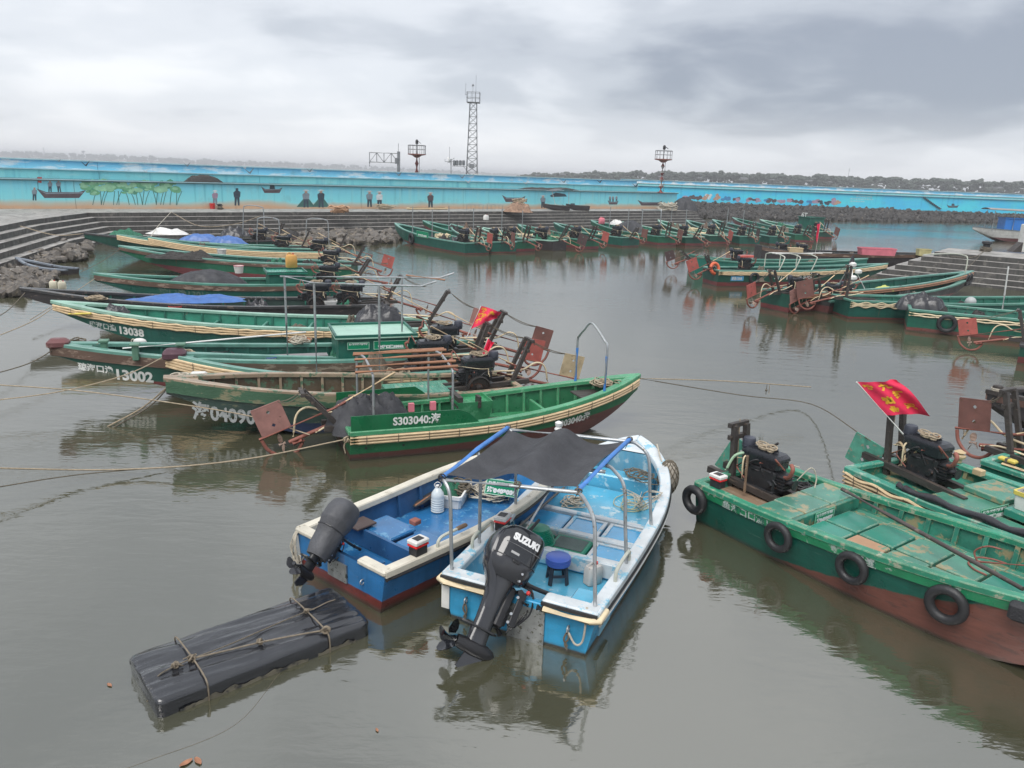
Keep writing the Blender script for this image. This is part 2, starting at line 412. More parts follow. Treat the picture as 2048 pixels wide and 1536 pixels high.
def stepped(name, label, front, back, nst, rise, tread, side=-1, extra_end=0):
    root = thing(name, label, 'quay')
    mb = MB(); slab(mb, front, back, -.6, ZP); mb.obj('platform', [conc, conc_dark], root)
    for k in range(nst):
        a = off_line(front, side * tread * k + side * .004); b = off_line(front, side * tread * (k + 1))
        z = ZP - rise * (k + 1)
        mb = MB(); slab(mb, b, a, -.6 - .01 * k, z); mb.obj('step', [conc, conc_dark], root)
        # worn nosing: a lighter, slightly proud lip along each step edge
        lip0 = off_line(front, side * (tread * (k) - .012)); lip1 = off_line(front, side * (tread * k + .02))
    return root
wb0, wb1 = v2(W(0, 417.5, ZP)), v2(W(1352, 417.5, ZP))
wdir = (wb1 - wb0).normalized(); wnor = Vector((wdir.y, -wdir.x))   # towards the harbour
far0 = wb0 - wdir * 30
backline = [q_near + Vector((-14, 0)), q_l2 + Vector((-14, 3)), wb0 - wdir * 14, wb0 + wdir * 6, wb1 + wdir * 3]
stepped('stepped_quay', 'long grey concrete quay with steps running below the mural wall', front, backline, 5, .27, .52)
# right pier
r0, r1 = v2(W(1869, 503.5, ZP)), v2(W(2060, 519, ZP)); rd = (r1 - r0).normalized(); rn = Vector((-rd.y, rd.x))
r2 = r1 + rd * 14
pf = [r2, r0, r0 + rn * 4.6]
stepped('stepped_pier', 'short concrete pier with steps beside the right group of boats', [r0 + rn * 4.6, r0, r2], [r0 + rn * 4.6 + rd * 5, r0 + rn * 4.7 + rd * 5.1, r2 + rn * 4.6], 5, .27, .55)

# ------------------------------------------------------------------ mural walls
def mural_mat(name, kind):
    m, t, b = base_mat(name)
    tc = nd(t, 'ShaderNodeTexCoord'); sp = nd(t, 'ShaderNodeSeparateXYZ'); t.links.new(tc.outputs['Object'], sp.inputs[0])
    def mapped(sc):
        mp = nd(t, 'ShaderNodeMapping'); mp.inputs['Scale'].default_value = sc; t.links.new(tc.outputs['Object'], mp.inputs[0]); return mp.outputs[0]
    z = sp.outputs[2]; stk = noise_n(t, mapped((1.6, 1.6, .10)), 1., 5, .6); bl = noise_n(t, mapped((.16, .16, .5)), 1., 3)
    if kind == 'lower':
        c = ramp_n(t, math_n(t, 'ADD', math_n(t, 'MULTIPLY', z, .5), math_n(t, 'MULTIPLY', math_n(t, 'SUBTRACT', bl, .5), .5)), [(.05, (.27, .72, .75)), (.5, (.22, .69, .77)), (.95, (.19, .62, .78))])
        c = mix_n(t, ramp_n(t, stk, [(.50, 0.), (.66, .55)]), c, (.30, .66, .70))
        c = mix_n(t, ramp_n(t, noise_n(t, mapped((2.3, 2.3, .12)), 1., 5, .65), [(.56, 0.), (.7, .5)]), c, (.03, .30, .40))
        zs = math_n(t, 'ADD', z, math_n(t, 'MULTIPLY', math_n(t, 'SUBTRACT', noise_n(t, mapped((.22, .22, .2)), 1., 3), .5), .9))
        c = mix_n(t, ramp_n(t, zs, [(.10, 1.), (.36, .65), (.6, 0.)]), c, (.62, .40, .25))
    elif kind == 'band':
        c = mix_n(t, ramp_n(t, bl, [(.35, 0.), (.65, 1.)]), (.22, .69, .77), (.28, .76, .78))
        c = mix_n(t, ramp_n(t, stk, [(.52, 0.), (.7, .45)]), c, (.03, .36, .52))
        c = mix_n(t, ramp_n(t, noise_n(t, mapped((.5, .5, 3)), 1., 4), [(.56, 0.), (.68, .45)]), c, (.45, .74, .76))
    elif kind == 'sky':
        z = math_n(t, 'SUBTRACT', z, 2.68)
        c = mix_n(t, ramp_n(t, z, [(0., 1.), (.7, 0.)]), (.11, .45, .76), (.24, .62, .80))
        cld = ramp_n(t, math_n(t, 'SUBTRACT', noise_n(t, mapped((.42, .42, 1.9)), 1., 5, .6), math_n(t, 'MULTIPLY', z, .10)), [(.47, 0.), (.57, .85)])
        c = mix_n(t, cld, c, (.72, .78, .82))
        c = mix_n(t, ramp_n(t, stk, [(.56, 0.), (.72, .3)]), c, (.04, .26, .44))
    else:  # reef: right wall
        c = mix_n(t, ramp_n(t, bl, [(.3, 0.), (.6, 1.)]), (.08, .70, .82), (.06, .54, .84))
        c = mix_n(t, ramp_n(t, noise_n(t, mapped((.30, .30, .5)), 1., 5, .65), [(.52, 0.), (.66, .55)]), c, (.10, .66, .74))
        c = mix_n(t, ramp_n(t, stk, [(.55, 0.), (.72, .4)]), c, (.02, .26, .5))
    c = mix_n(t, ramp_n(t, noise_n(t, mapped((.9, .9, .9)), 1., 6, .7), [(.55, 0.), (.75, .35)]), c, (.16, .26, .28))
    t.links.new(c, b.inputs['Base Color']); b.inputs['Roughness'].default_value = .55
    return m
mu_low, mu_band, mu_sky, mu_reef = mural_mat('mural_sea', 'lower'), mural_mat('mural_band', 'band'), mural_mat('mural_sky', 'sky'), mural_mat('mural_reef', 'reef')
pale_cap = M('pale_blue_coping', (.42, .66, .72), .55, var=.15, vs=1)
dark_edge = M('ledge_edge', (.07, .15, .165), .6, var=.4, vs=1)
ZL, ZB, ZT = 3.5, 4.10, 4.82
wlen = (wb1 - wb0).length + 30; wang = math.atan2(wdir.y, wdir.x)
seawall = thing('sea_wall', 'long turquoise sea wall with painted fishermen, boats and mangroves along the quay', 'wall', (far0.x, far0.y, ZP), wang)
ulen = (v2(WY(1298, 380, (wb1 - wdir * 6).y)) - wb0).length + 30
def boxp(name, x0, x1, y0, y1, z0, z1, mats, parent, m=0, ch=.0):
    mb = MB()
    (mb.cbox(((x0 + x1) / 2, (y0 + y1) / 2, (z0 + z1) / 2), (abs(x1 - x0), abs(y1 - y0), abs(z1 - z0)), ch) if ch else mb.box(((x0 + x1) / 2, (y0 + y1) / 2, (z0 + z1) / 2), (abs(x1 - x0), abs(y1 - y0), abs(z1 - z0))))
    return mb.obj(name, mats, parent)
# local axes: x along the wall, -y towards the harbour
SEG = 12.0
def panels(name, x0, x1, y0, y1, z0, z1, mat_, par, seg=SEG):
    n = max(1, round((x1 - x0) / seg)); w = (x1 - x0) / n
    for i in range(n): boxp(name, x0 + i * w + .012, x0 + (i + 1) * w - .012, y0, y1, z0, z1, mat_, par)
panels('lower_wall_panel', 0, wlen, 0, 2.2, -.3, ZL - ZP - .12, mu_low, seawall)
boxp('walkway_slab', 0, wlen + .1, -.14, 4.0, ZL - ZP - .116, ZL - ZP, [dark_edge], seawall)
boxp('slab_edge', 0, wlen + .1, -.17, -.144, ZL - ZP - .045, ZL - ZP + .006, [pale_cap], seawall)
panels('upper_wall_panel', 0, ulen, 1.7, 2.3, ZL - ZP + .004, ZB - ZP, mu_band, seawall)
panels('parapet_panel', 0, ulen, 1.9, 2.3, ZB - ZP + .064, ZT - ZP - .08, mu_sky, seawall)
boxp('band_ledge', 0, ulen, 1.60, 2.3, ZB - ZP + .003, ZB - ZP + .06, [pale_cap], seawall)
boxp('coping', 0, ulen + .05, 1.82, 2.36, ZT - ZP - .077, ZT - ZP, [pale_cap], seawall)
# the sky band's object coords start at the wall foot; keep the mural's own zero on the panel
# far wall
fb0, fb1 = v2(W(1240, 395, ZP)), v2(W(2150, 429.5, ZP)); fd = (fb1 - fb0).normalized(); fl = (fb1 - fb0).length + 40
farwall = thing('sea_wall', 'distant turquoise sea wall with painted coral reef above the rock bank', 'wall', (fb0.x, fb0.y, ZP), math.atan2(fd.y, fd.x))
panels('lower_wall_panel', 0, fl, 0, 1, -.3, 2.3, mu_reef, farwall, 16)
boxp('band_ledge', 0, fl, -.25, 1, 2.304, 2.38, [pale_cap], farwall)
panels('upper_wall_panel', 0, fl, -.02, 1, 2.384, 2.75, mu_band, farwall, 16)
boxp('band_ledge', 0, fl, -.2, 1, 2.754, 2.82, [white], farwall)
panels('parapet_panel', 0, fl, -.02, 1, 2.824, 3.34, mu_sky, farwall, 16)
boxp('coping', 0, fl, -.12, 1, 3.344, 3.44, [pale_cap], farwall)

# painted figures: flat paint on the wall, a few millimetres proud
def wall_local(root, px, py, yoff=0.0):
    """pixel -> (x, z) on a wall's face plane y = yoff in its local frame"""
    d = fw + rt * ((px - 1024) / F) - up * ((py - 768) / F); o = Vector((0, 0, CAM_H))
    rz = root.rotation_euler[2]; n = Vector((-math.sin(rz), math.cos(rz), 0)); p0 = Vector(root.location) + n * yoff
    t = (p0 - o).dot(n) / d.dot(n); p = o + d * t - Vector(root.location)
    return p.x * math.cos(rz) + p.y * math.sin(rz), p.z
P_ = {}
def pm(name, col):
    if name not in P_: P_[name] = M('mural_paint_' + name, col, .6, var=.25, vs=3, wear=(.08, .45, .55), wamt=.18, ws=4, bump=0)
    return P_[name]
pm('dark', (.035, .06, .085)); pm('brown', (.10, .075, .085)); pm('grey', (.22, .27, .31)); pm('white', (.62, .68, .70)); pm('green', (.16, .44, .24)); pm('pale_green', (.30, .60, .38)); pm('root', (.055, .16, .14)); pm('red', (.50, .10, .09)); pm('skin', (.48, .30, .22)); pm('coral', (.38, .27, .36)); pm('navy', (.05, .24, .48))
def poly_px(root, name, pts, mat_, yo=0.0, d=.004):
    pr = [wall_local(root, x, y, yo) for x, y in pts]
    mb = MB(); n = len(pr)
    mb.add([(x, yo - d, z) for x, z in pr] + [(x, yo - .0005, z) for x, z in pr], [tuple(range(n - 1, -1, -1))] + [(i, (i + 1) % n, n + (i + 1) % n, n + i) for i in range(n)])
    return mb.obj(name, mat_, root)
def blobs_px(root, name, spots, mat_, yo=0.0, d=.004, n=9):
    mb = MB()
    for (x, y, rx, ry) in spots:
        c = wall_local(root, x, y, yo); e = wall_local(root, x + rx, y - ry, yo); ax, az = abs(e[0] - c[0]), abs(e[1] - c[1]) + 1e-3
        d2 = d + random.uniform(0, .003); ph = random.uniform(0, 3)
        mb.add([(c[0] + ax * math.cos(2 * math.pi * i / n + ph) * random.uniform(.75, 1.15), yo - d2, c[1] + az * math.sin(2 * math.pi * i / n + ph) * random.uniform(.75, 1.15)) for i in range(n)], [tuple(range(n))])
    return mb.obj(name, mat_, root)
def fig_px(x, y0, h, root=seawall, cols=('dark', 'grey', 'skin'), hat=True, lean=0):
    w = h * .17; y1 = y0 - h
    poly_px(root, 'painted_figure', [(x - w * .8, y0), (x - w * .25, y0), (x, y0 - h * .4), (x + w * .3, y0), (x + w * .85, y0), (x + w * .8 + lean, y0 - h * .5), (x - w * .8 + lean, y0 - h * .5)], pm(cols[0], None))
    poly_px(root, 'painted_figure', [(x - w + lean, y0 - h * .46), (x + w + lean, y0 - h * .46), (x + w * 1.15 + lean, y0 - h * .75), (x + w * .5 + lean, y0 - h * .82), (x - w * .5 + lean, y0 - h * .82), (x - w * 1.2 + lean, y0 - h * .72)], pm(cols[1], None), d=.005)
    poly_px(root, 'painted_figure', [(x - w * .42 + lean, y0 - h * .8), (x + w * .42 + lean, y0 - h * .8), (x + w * .42 + lean, y1 + h * .04), (x - w * .42 + lean, y1 + h * .04)], pm(cols[2], None), d=.006)
    if hat: poly_px(root, 'painted_figure', [(x - w * 1.15 + lean, y1 + h * .09), (x + w * 1.15 + lean, y1 + h * .09), (x + w * .35 + lean, y1), (x - w * .35 + lean, y1)], pm('white', None), d=.007)
def boat_px(x0, x1, y, h, root=seawall, col='brown', cabin=True):
    poly_px(root, 'painted_boat', [(x0, y - h), (x0 + (x1 - x0) * .2, y - h * .62), (x1 - (x1 - x0) * .15, y - h * .62), (x1, y - h * .85), (x1 - (x1 - x0) * .14, y), (x0 + (x1 - x0) * .16, y)], pm(col, None))
    poly_px(root, 'painted_boat', [(x0 + (x1 - x0) * .05, y - h * .82), (x0 + (x1 - x0) * .2, y - h * .55), (x1 - (x1 - x0) * .06, y - h * .6), (x1 - (x1 - x0) * .06, y - h * .48), (x0 + (x1 - x0) * .2, y - h * .42)], pm('grey', None), d=.005)
    if cabin: poly_px(root, 'painted_boat', [(x0 + (x1 - x0) * .4, y - h * .6), (x0 + (x1 - x0) * .65, y - h * .6), (x0 + (x1 - x0) * .62, y - h * 1.25), (x0 + (x1 - x0) * .42, y - h * 1.25)], pm('dark', None), d=.0045)
boat_px(73, 172, 396, 19, cabin=False); fig_px(100, 384, 24); fig_px(119, 384, 25, lean=-2); fig_px(69, 401, 27, hat=False)
poly_px(seawall, 'painted_flag', [(75, 354), (84, 354), (83, 366), (75, 365)], pm('red', None))
poly_px(seawall, 'painted_flag', [(74, 354), (75, 354), (77, 380), (76, 380)], pm('dark', None), d=.0045)
sp = []
for cx_, w_ in ((185, 24), (222, 30), (262, 28), (300, 30), (338, 24)):
    for k in range(9): sp.append((cx_ + random.uniform(-w_, w_) * .8, 374 + random.uniform(-12, 12) * (1 if cx_ < 200 else .7), random.uniform(7, 13), random.uniform(4, 7)))
pm('deep_green', (.10, .33, .22))
sp += [(x_ + random.uniform(-9, 9), y_ + random.uniform(-5, 5), a_ * .5, b_ * .5) for (x_, y_, a_, b_) in sp for q in range(3)]
for i, s_ in enumerate((sp[0::3], sp[1::3], sp[2::3])): blobs_px(seawall, 'painted_mangrove', s_, pm(('deep_green', 'green', 'pale_green')[i], None), d=.006 + .004 * i)
for cx_ in range(190, 362, 9):
    x_ = cx_ + random.uniform(-3, 3); dx = random.uniform(-7, 7)
    poly_px(seawall, 'painted_root', [(x_, 382), (x_ + 1.3, 382), (x_ + dx + 1.4, 396), (x_ + dx * 1.6 + 1.3, 410), (x_ + dx * 1.6, 410), (x_ + dx, 396)], pm('root', None), d=.005)
fig_px(430, 410, 30, cols=('grey', 'coral', 'white')); fig_px(474, 411, 36, cols=('dark', 'dark', 'dark'), hat=False)
boat_px(522, 565, 386, 13); fig_px(612, 415, 36, cols=('dark', 'grey', 'skin')); fig_px(642, 415, 36, cols=('dark', 'dark', 'skin'))
for x_ in (612, 642): poly_px(seawall, 'painted_net', [(x_ - 3, 395), (x_ + 4, 395), (x_ + 18, 414), (x_ - 19, 414)], pm('root', None), d=.0035)
fig_px(739, 414, 33); fig_px(759, 415, 33, cols=('dark', 'white', 'skin')); fig_px(861, 416, 32, cols=('dark', 'brown', 'skin'))
boat_px(1004, 1051, 404, 14, cabin=False); fig_px(1086, 416, 26); boat_px(1124, 1165, 418, 9); boat_px(1215, 1237, 409, 9, cabin=False)
for x_ in (1220, 1226, 1233): fig_px(x_, 404, 12, hat=False)
boat_px(1275, 1325, 411, 11, cabin=False)
poly_px(seawall, 'painted_boat_canopy', [(1100, 391), (1112, 385), (1130, 388), (1134, 393), (1102, 394)], pm('dark', None))
for (x_, y_, k_) in ((172, 330, 1.6), (118, 322, .8), (375, 331, 1.2), (490, 336, .9), (500, 345, 1.8), (292, 343, 1.2), (620, 342, 1.2), (798, 350, 1.3), (925, 355, 1.1), (937, 364, 1.3), (1052, 366, 1.3), (1128, 364, 1.), (1200, 364, 1.), (1272, 372, 1.2)):
    poly_px(seawall, 'painted_gull', [(x_ - 7 * k_, y_ - 5 * k_), (x_ - 1, y_ - .5), (x_ + 5 * k_, y_ - 6 * k_), (x_ + 1, y_ + 1.6 * k_), (x_ - 1.5, y_ + 1.2 * k_)], pm(random.choice(['white', 'grey', 'dark']), None), yo=1.58)
# reef on the far wall
for k in range(26):
    x_ = 1372 + k * 12.2 + random.uniform(-5, 5); big = k in (4, 5, 24, 25, 3); yb = 399.5 + (x_ - 1355) * .0345
    blobs_px(farwall, 'painted_coral', [(x_ + random.uniform(-5, 5), yb - random.uniform(3, 12 if big else 7), random.uniform(3, 7), random.uniform(2, 4)) for q in range(5 if big else 3)], pm(random.choice(['coral', 'skin', 'white'] if big else ['navy', 'dark', 'navy', 'brown', 'coral']), None), d=.01)
text_l = [(1712, 394.0, 1.1), (1700, 398.5, 1.6), (1700, 403.5, .9)]
for x_, y_, k_ in text_l:
    a = wall_local(farwall, x_, y_); b_ = wall_local(farwall, x_ + 48 * k_, y_ + 2)
    text_obj('lettering', '海口东寨港红树林渔港欢迎您' [:max(5, int(9 * k_))], .30, pm('white', None), farwall, lambda x, y, z, a=a: Vector((a[0] + x * 1.15, -.012 - z, a[1] + y)))
for k in range(11):
    x_ = 1846 + k * 3.1; poly_px(farwall, 'stair_tread', [(x_, 394.5 + k * 2.15), (x_ + 4.6, 394.7 + k * 2.15), (x_ + 4.6, 396.6 + k * 2.15), (x_, 396.4 + k * 2.15)], pm('dark', None), d=.25)
boat_px(1893, 1918, 415.5, 6.5, farwall, 'dark')

# ------------------------------------------------------------------ rocks
def rock_mesh(seed, n=7, k=5):
    rnd = random.Random(seed); mb = MB(); rings = []
    off = Vector((rnd.uniform(0, 50), rnd.uniform(0, 50), rnd.uniform(0, 50)))
    for i in range(k + 1):
        ph = math.pi * (i / k) * .94 + .03 * math.pi; rg = []
        for j in range(n):
            a = 2 * math.pi * j / n; d = Vector((math.sin(ph) * math.cos(a), math.sin(ph) * math.sin(a), -math.cos(ph)))
            rg.append(d * (.5 * (1 + .75 * mnoise.noise(d * 1.4 + off) + .3 * mnoise.noise(d * 3.1 + off))))
        rings.append(rg)
    mb.loft(rings); return mb
ROCKS = [rock_mesh(s).mesh('stone', rockm, 32) for s in range(8)]
def rock_bank(label, spots):
    root = thing('rock_bank', label, 'rocks', tuple(spots[0][0]))
    o = Vector(spots[0][0])
    for p, s_ in spots:
        ob = place(random.choice(ROCKS), 'stone', root, Vector(p) - o, (random.uniform(-.5, .5), random.uniform(-.5, .5), random.uniform(0, 6.28)))
        ob.scale = (s_ * random.uniform(.8, 1.3), s_ * random.uniform(.8, 1.2), s_ * random.uniform(.5, .8))
def on_water(poly, n, zr, smin, smax):
    xs = [p[0] for p in poly]; ys = [p[1] for p in poly]; out = []
    def inside(x, y):
        r = False
        for i in range(len(poly)):
            (x1, y1), (x2, y2) = poly[i], poly[i - 1]
            if (y1 > y) != (y2 > y) and x < (x2 - x1) * (y - y1) / (y2 - y1) + x1: r = not r
        return r
    while len(out) < n:
        x, y = random.uniform(min(xs), max(xs)), random.uniform(min(ys), max(ys))
        if inside(x, y):
            z = random.uniform(*zr); out.append((W(x, y, z), random.uniform(smin, smax)))
    return out
rock_bank('brown foreshore rocks at the foot of the left quay steps', on_water([(40, 490), (165, 472), (186, 490), (176, 515), (120, 525), (60, 520)], 130, (.0, .3), .3, .75) + on_water([(0, 530), (70, 535), (118, 548), (96, 568), (0, 592)], 160, (-.05, .25), .22, .55))
rock_bank('pale grey rocks at the waterline below the middle of the quay', on_water([(590, 466), (700, 460), (800, 464), (790, 482), (700, 485), (600, 480)], 130, (-.05, .25), .4, .95))
# far bank: too many and too small to pick apart
mb = MB(); gp = [rock_mesh(s + 20, 6, 4) for s in range(6)]
for i in range(2600):
    px = random.uniform(1330, 2140); u = random.random()
    yw = 437 + (px - 1400) * .014; yb = 400 + (px - 1355) * .0362
    y = yb + 4 + (yw - yb - 4) * u; p = W(px, y + 1.0, ZP * (1 - u) * .8 + .0); g = random.choice(gp); s_ = random.uniform(.4, 1.0) * (1 if px < 1820 else .8)
    rot = Matrix.Rotation(random.uniform(0, 6.28), 3, 'Z') @ Matrix.Rotation(random.uniform(-.6, .6), 3, 'X')
    mb.add([p + rot @ (Vector(v) * s_) for v in g.v], g.f)
o = mb.obj('rocks', M('bank_rock', (.042, .038, .035), .65, var=.6, vs=.8, wear=(.13, .105, .08), wamt=.3, ws=1.2, bump=.5, bs=8), None, 32); tag(o, 'dark rubble rock bank under the distant reef mural wall', 'rocks', None, 'stuff')
mb = MB(); a, b_ = W(1300, 433, .15), W(2200, 447, .15)
c_, d_ = W(2200, 430, ZP - .2), W(1300, 402, ZP - .2)
mb.add([a, b_, c_, d_], [(0, 1, 2, 3)]); tag(mb.obj('bank', M('bank_soil', (.07, .06, .05), .8)), 'sloping ground under the rock bank', None, None, 'structure')

# ------------------------------------------------------------------ far coast
treem = M('far_foliage', (.050, .066, .050), .8, var=.45, vs=.12, bump=0)
landm = M('far_land', (.09, .10, .07), .8, var=.3, vs=.02, bump=0)
def coast(pts, depth, hland):
    """pts: (px, py of the crown line) at a given distance"""
    mb = MB(); fr = []; bk = []
    for px, py, d in pts:
        p = WY(px, py, d); fr.append(Vector((p.x, p.y, -1))); bk.append(Vector((p.x * 1.25, p.y * 1.25, hland)))
    mid = [f.lerp(b, .3) + Vector((0, 0, hland * .5)) for f, b in zip(fr, bk)]
    for A, B in ((fr, mid), (mid, bk)):
        for i in range(len(A) - 1): mb.add([A[i], A[i + 1], B[i + 1], B[i]], [(0, 1, 2, 3)])
    return mb
c1 = [(1040, 352, 640), (1100, 350, 640), (1200, 347, 620), (1350, 347, 600), (1500, 350, 580), (1700, 357, 560), (1900, 362, 560), (2048, 369, 560), (2500, 388, 560)]
c2 = [(-300, 292, 2300), (0, 304, 2200), (200, 311, 2200), (450, 323, 2300), (700, 332, 2500), (1000, 348, 2800), (1100, 353, 2900), (1300, 360, 3000)]
tag(coast(c1, 0, 5.0).obj('land', landm), 'low wooded headland across the water', None, None, 'structure')
tag(coast(c2, 0, 5.0).obj('land', landm), 'far low shore on the horizon', None, None, 'structure')
blobm = [rock_mesh(s + 50, 7, 5) for s in range(5)]
def treeline(label, pts, n, rmin, rmax, seed, var):
    rnd = random.Random(seed); mb = MB()
    for i in range(n):
        px = rnd.uniform(pts[0][0], pts[-1][0])
        for (a, b) in zip(pts, pts[1:]):
            if a[0] <= px <= b[0]:
                f = (px - a[0]) / (b[0] - a[0]); py = a[1] + (b[1] - a[1]) * f; d = a[2] + (b[2] - a[2]) * f; break
        top = WY(px, py, d); nz = mnoise.noise(Vector((px * .035, seed, 0))) * var + mnoise.noise(Vector((px * .16, seed, 3))) * var * .5
        r = rnd.uniform(rmin, rmax); zt = top.z + nz - r * .4
        z = rnd.uniform(1.5, max(2, zt)) if rnd.random() < .5 else zt + rnd.uniform(-.5, .9) * r * .35
        kk = 1 + rnd.uniform(0, .10); g = rnd.choice(blobm)
        for q in range(3):
            c = Vector((top.x * kk + rnd.uniform(-1, 1) * r, top.y * kk, z + rnd.uniform(-.6, .6) * r)); rr = r * rnd.uniform(.5, 1.1)
            mb.add([c + Vector((v[0] * rr * 1.7, v[1] * rr * 1.5, v[2] * rr * 1.25)) for v in g.v], g.f)
    o = mb.obj('treeline', treem); return tag(o, label, 'trees', None, 'stuff')
treeline('dark green wooded headland behind the reef wall', c1, 2600, 1.2, 2.4, 3, 2.0)
treeline('hazy blue grey tree line along the far left shore', c2, 900, 3, 8, 9, 3.)
hm = M('far_house_wall', (.26, .26, .26), .6, var=.1); hr = M('far_house_roof', (.20, .20, .22), .6)
for i, (px, py, w, h) in enumerate(((1322, 351, 9, 4), (1075, 347.5, 8, 5), (1125, 346, 13, 5), (1400, 353.5, 8, 4), (1488, 353, 14, 7), (1620, 359, 9, 4), (1660, 361, 6, 5), (1760, 366, 9, 4), (1850, 370, 8, 4), (1998, 372, 8, 6), (1545, 357, 7, 4))):
    d = 545.; p = WY(px, py + h, d); sx, sz = w * .8 * d / F, h * .6 * d / F
    lab = ['small white house among the trees behind the striped light mast', 'pale house at the tip of the wooded headland', 'wide pale building near the headland tip', 'low white house right of the light mast among far trees', 'large pale block with many storeys among far trees', 'white shed among far trees left of the thin far mast', 'narrow white house just left of the thin far mast', 'low white house right of the thin far mast', 'small pale house in far trees above the painted stairs', 'pale tower house at the far right of the tree line', 'little white hut in the middle of the far tree line'][i]
    t = thing('house', lab, 'house', (p.x, p.y, p.z), 0, 'houses on the far shore')
    boxp('wall', -sx / 2, sx / 2, -2, 6, 0, sz * .72, hm, t)
    mb = MB(); mb.loft([[Vector((x, -2.4, sz * .722)), Vector((x, 6.4, sz * .722)), Vector((x, 2, sz * 1.05))] for x in (-sx / 2 - .3, sx / 2 + .3)]); mb.obj('roof', hr, t)
    for k in range(3):
        boxp('window', -sx * .32 + k * sx * .28, -sx * .20 + k * sx * .28, -2.06, -2.003, sz * .28, sz * .5, M('far_window', (.06, .07, .08), .3), t)
mast_far = M('far_mast_metal', (.25, .26, .28), .5)
for px, py, h, d, lab in ((1699, 337, 22, 560., 'thin far radio mast rising from the wooded headland'), (87, 295, 14, 2150., 'thin far mast on the left horizon'), (166, 302, 10, 2150., 'far water tower on the left horizon')):
    p = WY(px, py, d); hh = h * d / F; t = thing('far_mast', lab, 'mast', (p.x, p.y, p.z - hh))
    mb = MB(); mb.cyl((0, 0, 0), (0, 0, hh), .0011 * d * .5, .0004 * d, 6); mb.obj('pole', mast_far, t)
    if h == 10: mb = MB(); mb.lathe([(1, 0), (4, 2.5), (4, 5), (.5, 6)], 10, Matrix.Translation((0, 0, hh - 5))); mb.obj('tank', mast_far, t)
# ------------------------------------------------------------------ masts and towers on the mole
tower_m = M('tower_steel', (.24, .25, .26), .5, metal=.3, var=.2, vs=3)
redm = M('mast_red_paint', (.33, .10, .09), .6, var=.25, vs=2, wear=(.45, .36, .30), wamt=.35, ws=3)
palem = M('mast_white_paint', (.52, .48, .45), .6, var=.2, vs=2, wear=(.25, .12, .09), wamt=.3, ws=3)
def base_at(px, py, y): return WY(px, py, y)
# lattice tower
D = 104.
pb = base_at(943.5, 352, D); pt = base_at(947, 205, D); x0, y0 = pb.x, D; H0 = pt.z
tw = thing('lattice_tower', 'tall grey lattice tower with a railed top platform behind the sea wall', 'tower', (x0, y0, 2.5))
Ht = H0 - 2.5; wB, wT = 1.55, .85
def tc_(z, i, j):
    w = wB + (wT - wB) * z / Ht; return Vector((i * w / 2, j * w / 2, z))
for i in (-1, 1):
    for j in (-1, 1): mb = MB(); mb.cyl(tc_(0, i, j), tc_(Ht, i, j), .055, .045, 6); mb.obj('leg', tower_m, tw)
nb = 13
for k in range(nb):
    z0_, z1_ = Ht * k / nb, Ht * (k + 1) / nb; mb = MB()
    for a, b in (((-1, -1), (1, -1)), ((1, -1), (1, 1)), ((1, 1), (-1, 1)), ((-1, 1), (-1, -1))):
        mb.cyl(tc_(z0_, *a), tc_(z1_, *b), .03, n=5); mb.cyl(tc_(z0_, *b), tc_(z1_, *a), .03, n=5); mb.cyl(tc_(z1_, *a), tc_(z1_, *b), .03, n=5)
    mb.obj('bracing', tower_m, tw)
zt0 = Ht - .05
boxp('platform', -.8, .8, -.8, .8, zt0, zt0 + .08, tower_m, tw)
mb = MB()
for i in (-1, 1):
    for j in (-1, 1): mb.cyl((i * .8, j * .8, zt0), (i * .8, j * .8, zt0 + 1.25), .04, n=5)
for z in (.6, 1.25):
    for a, b in (((-1, -1), (1, -1)), ((1, -1), (1, 1)), ((1, 1), (-1, 1)), ((-1, 1), (-1, -1))): mb.cyl((a[0] * .8, a[1] * .8, zt0 + z), (b[0] * .8, b[1] * .8, zt0 + z), .035, n=5)
for i in (-.25, .25): mb.cyl((i, -.8, zt0), (i, -.8, zt0 + 1.25), .03, n=5)
mb.obj('railing', tower_m, tw)
mb = MB(); mb.cyl((.28, 0, zt0), (.28, 0, zt0 + 3.3), .04, .02, 6); mb.obj('antenna', tower_m, tw)
mb = MB(); mb.cyl((-.1, 0, zt0), (-.1, 0, zt0 + 2.0), .03, n=5).cyl((-.3, 0, zt0 + 2), (.1, 0, zt0 + 2.05), .03, n=5).ball((-.1, 0, zt0 + 2.15), .12, 6, 4); mb.obj('wind_vane', tower_m, tw)
mb = MB(); mb.cyl((-1.05, 0, zt0 + 1), (-.8, 0, zt0 + 1), .03, n=5).cyl((-1.05, 0, zt0 + .9), (-1., 0, zt0 + 2.3), .025, n=5); mb.obj('antenna', tower_m, tw)
boxp('cabinet', .35, .95, -.95, -.5, 1.6, 2.4, white, tw); boxp('cabinet', -.3, .35, -.9, -.5, 3.1, 3.6, tower_m, tw)

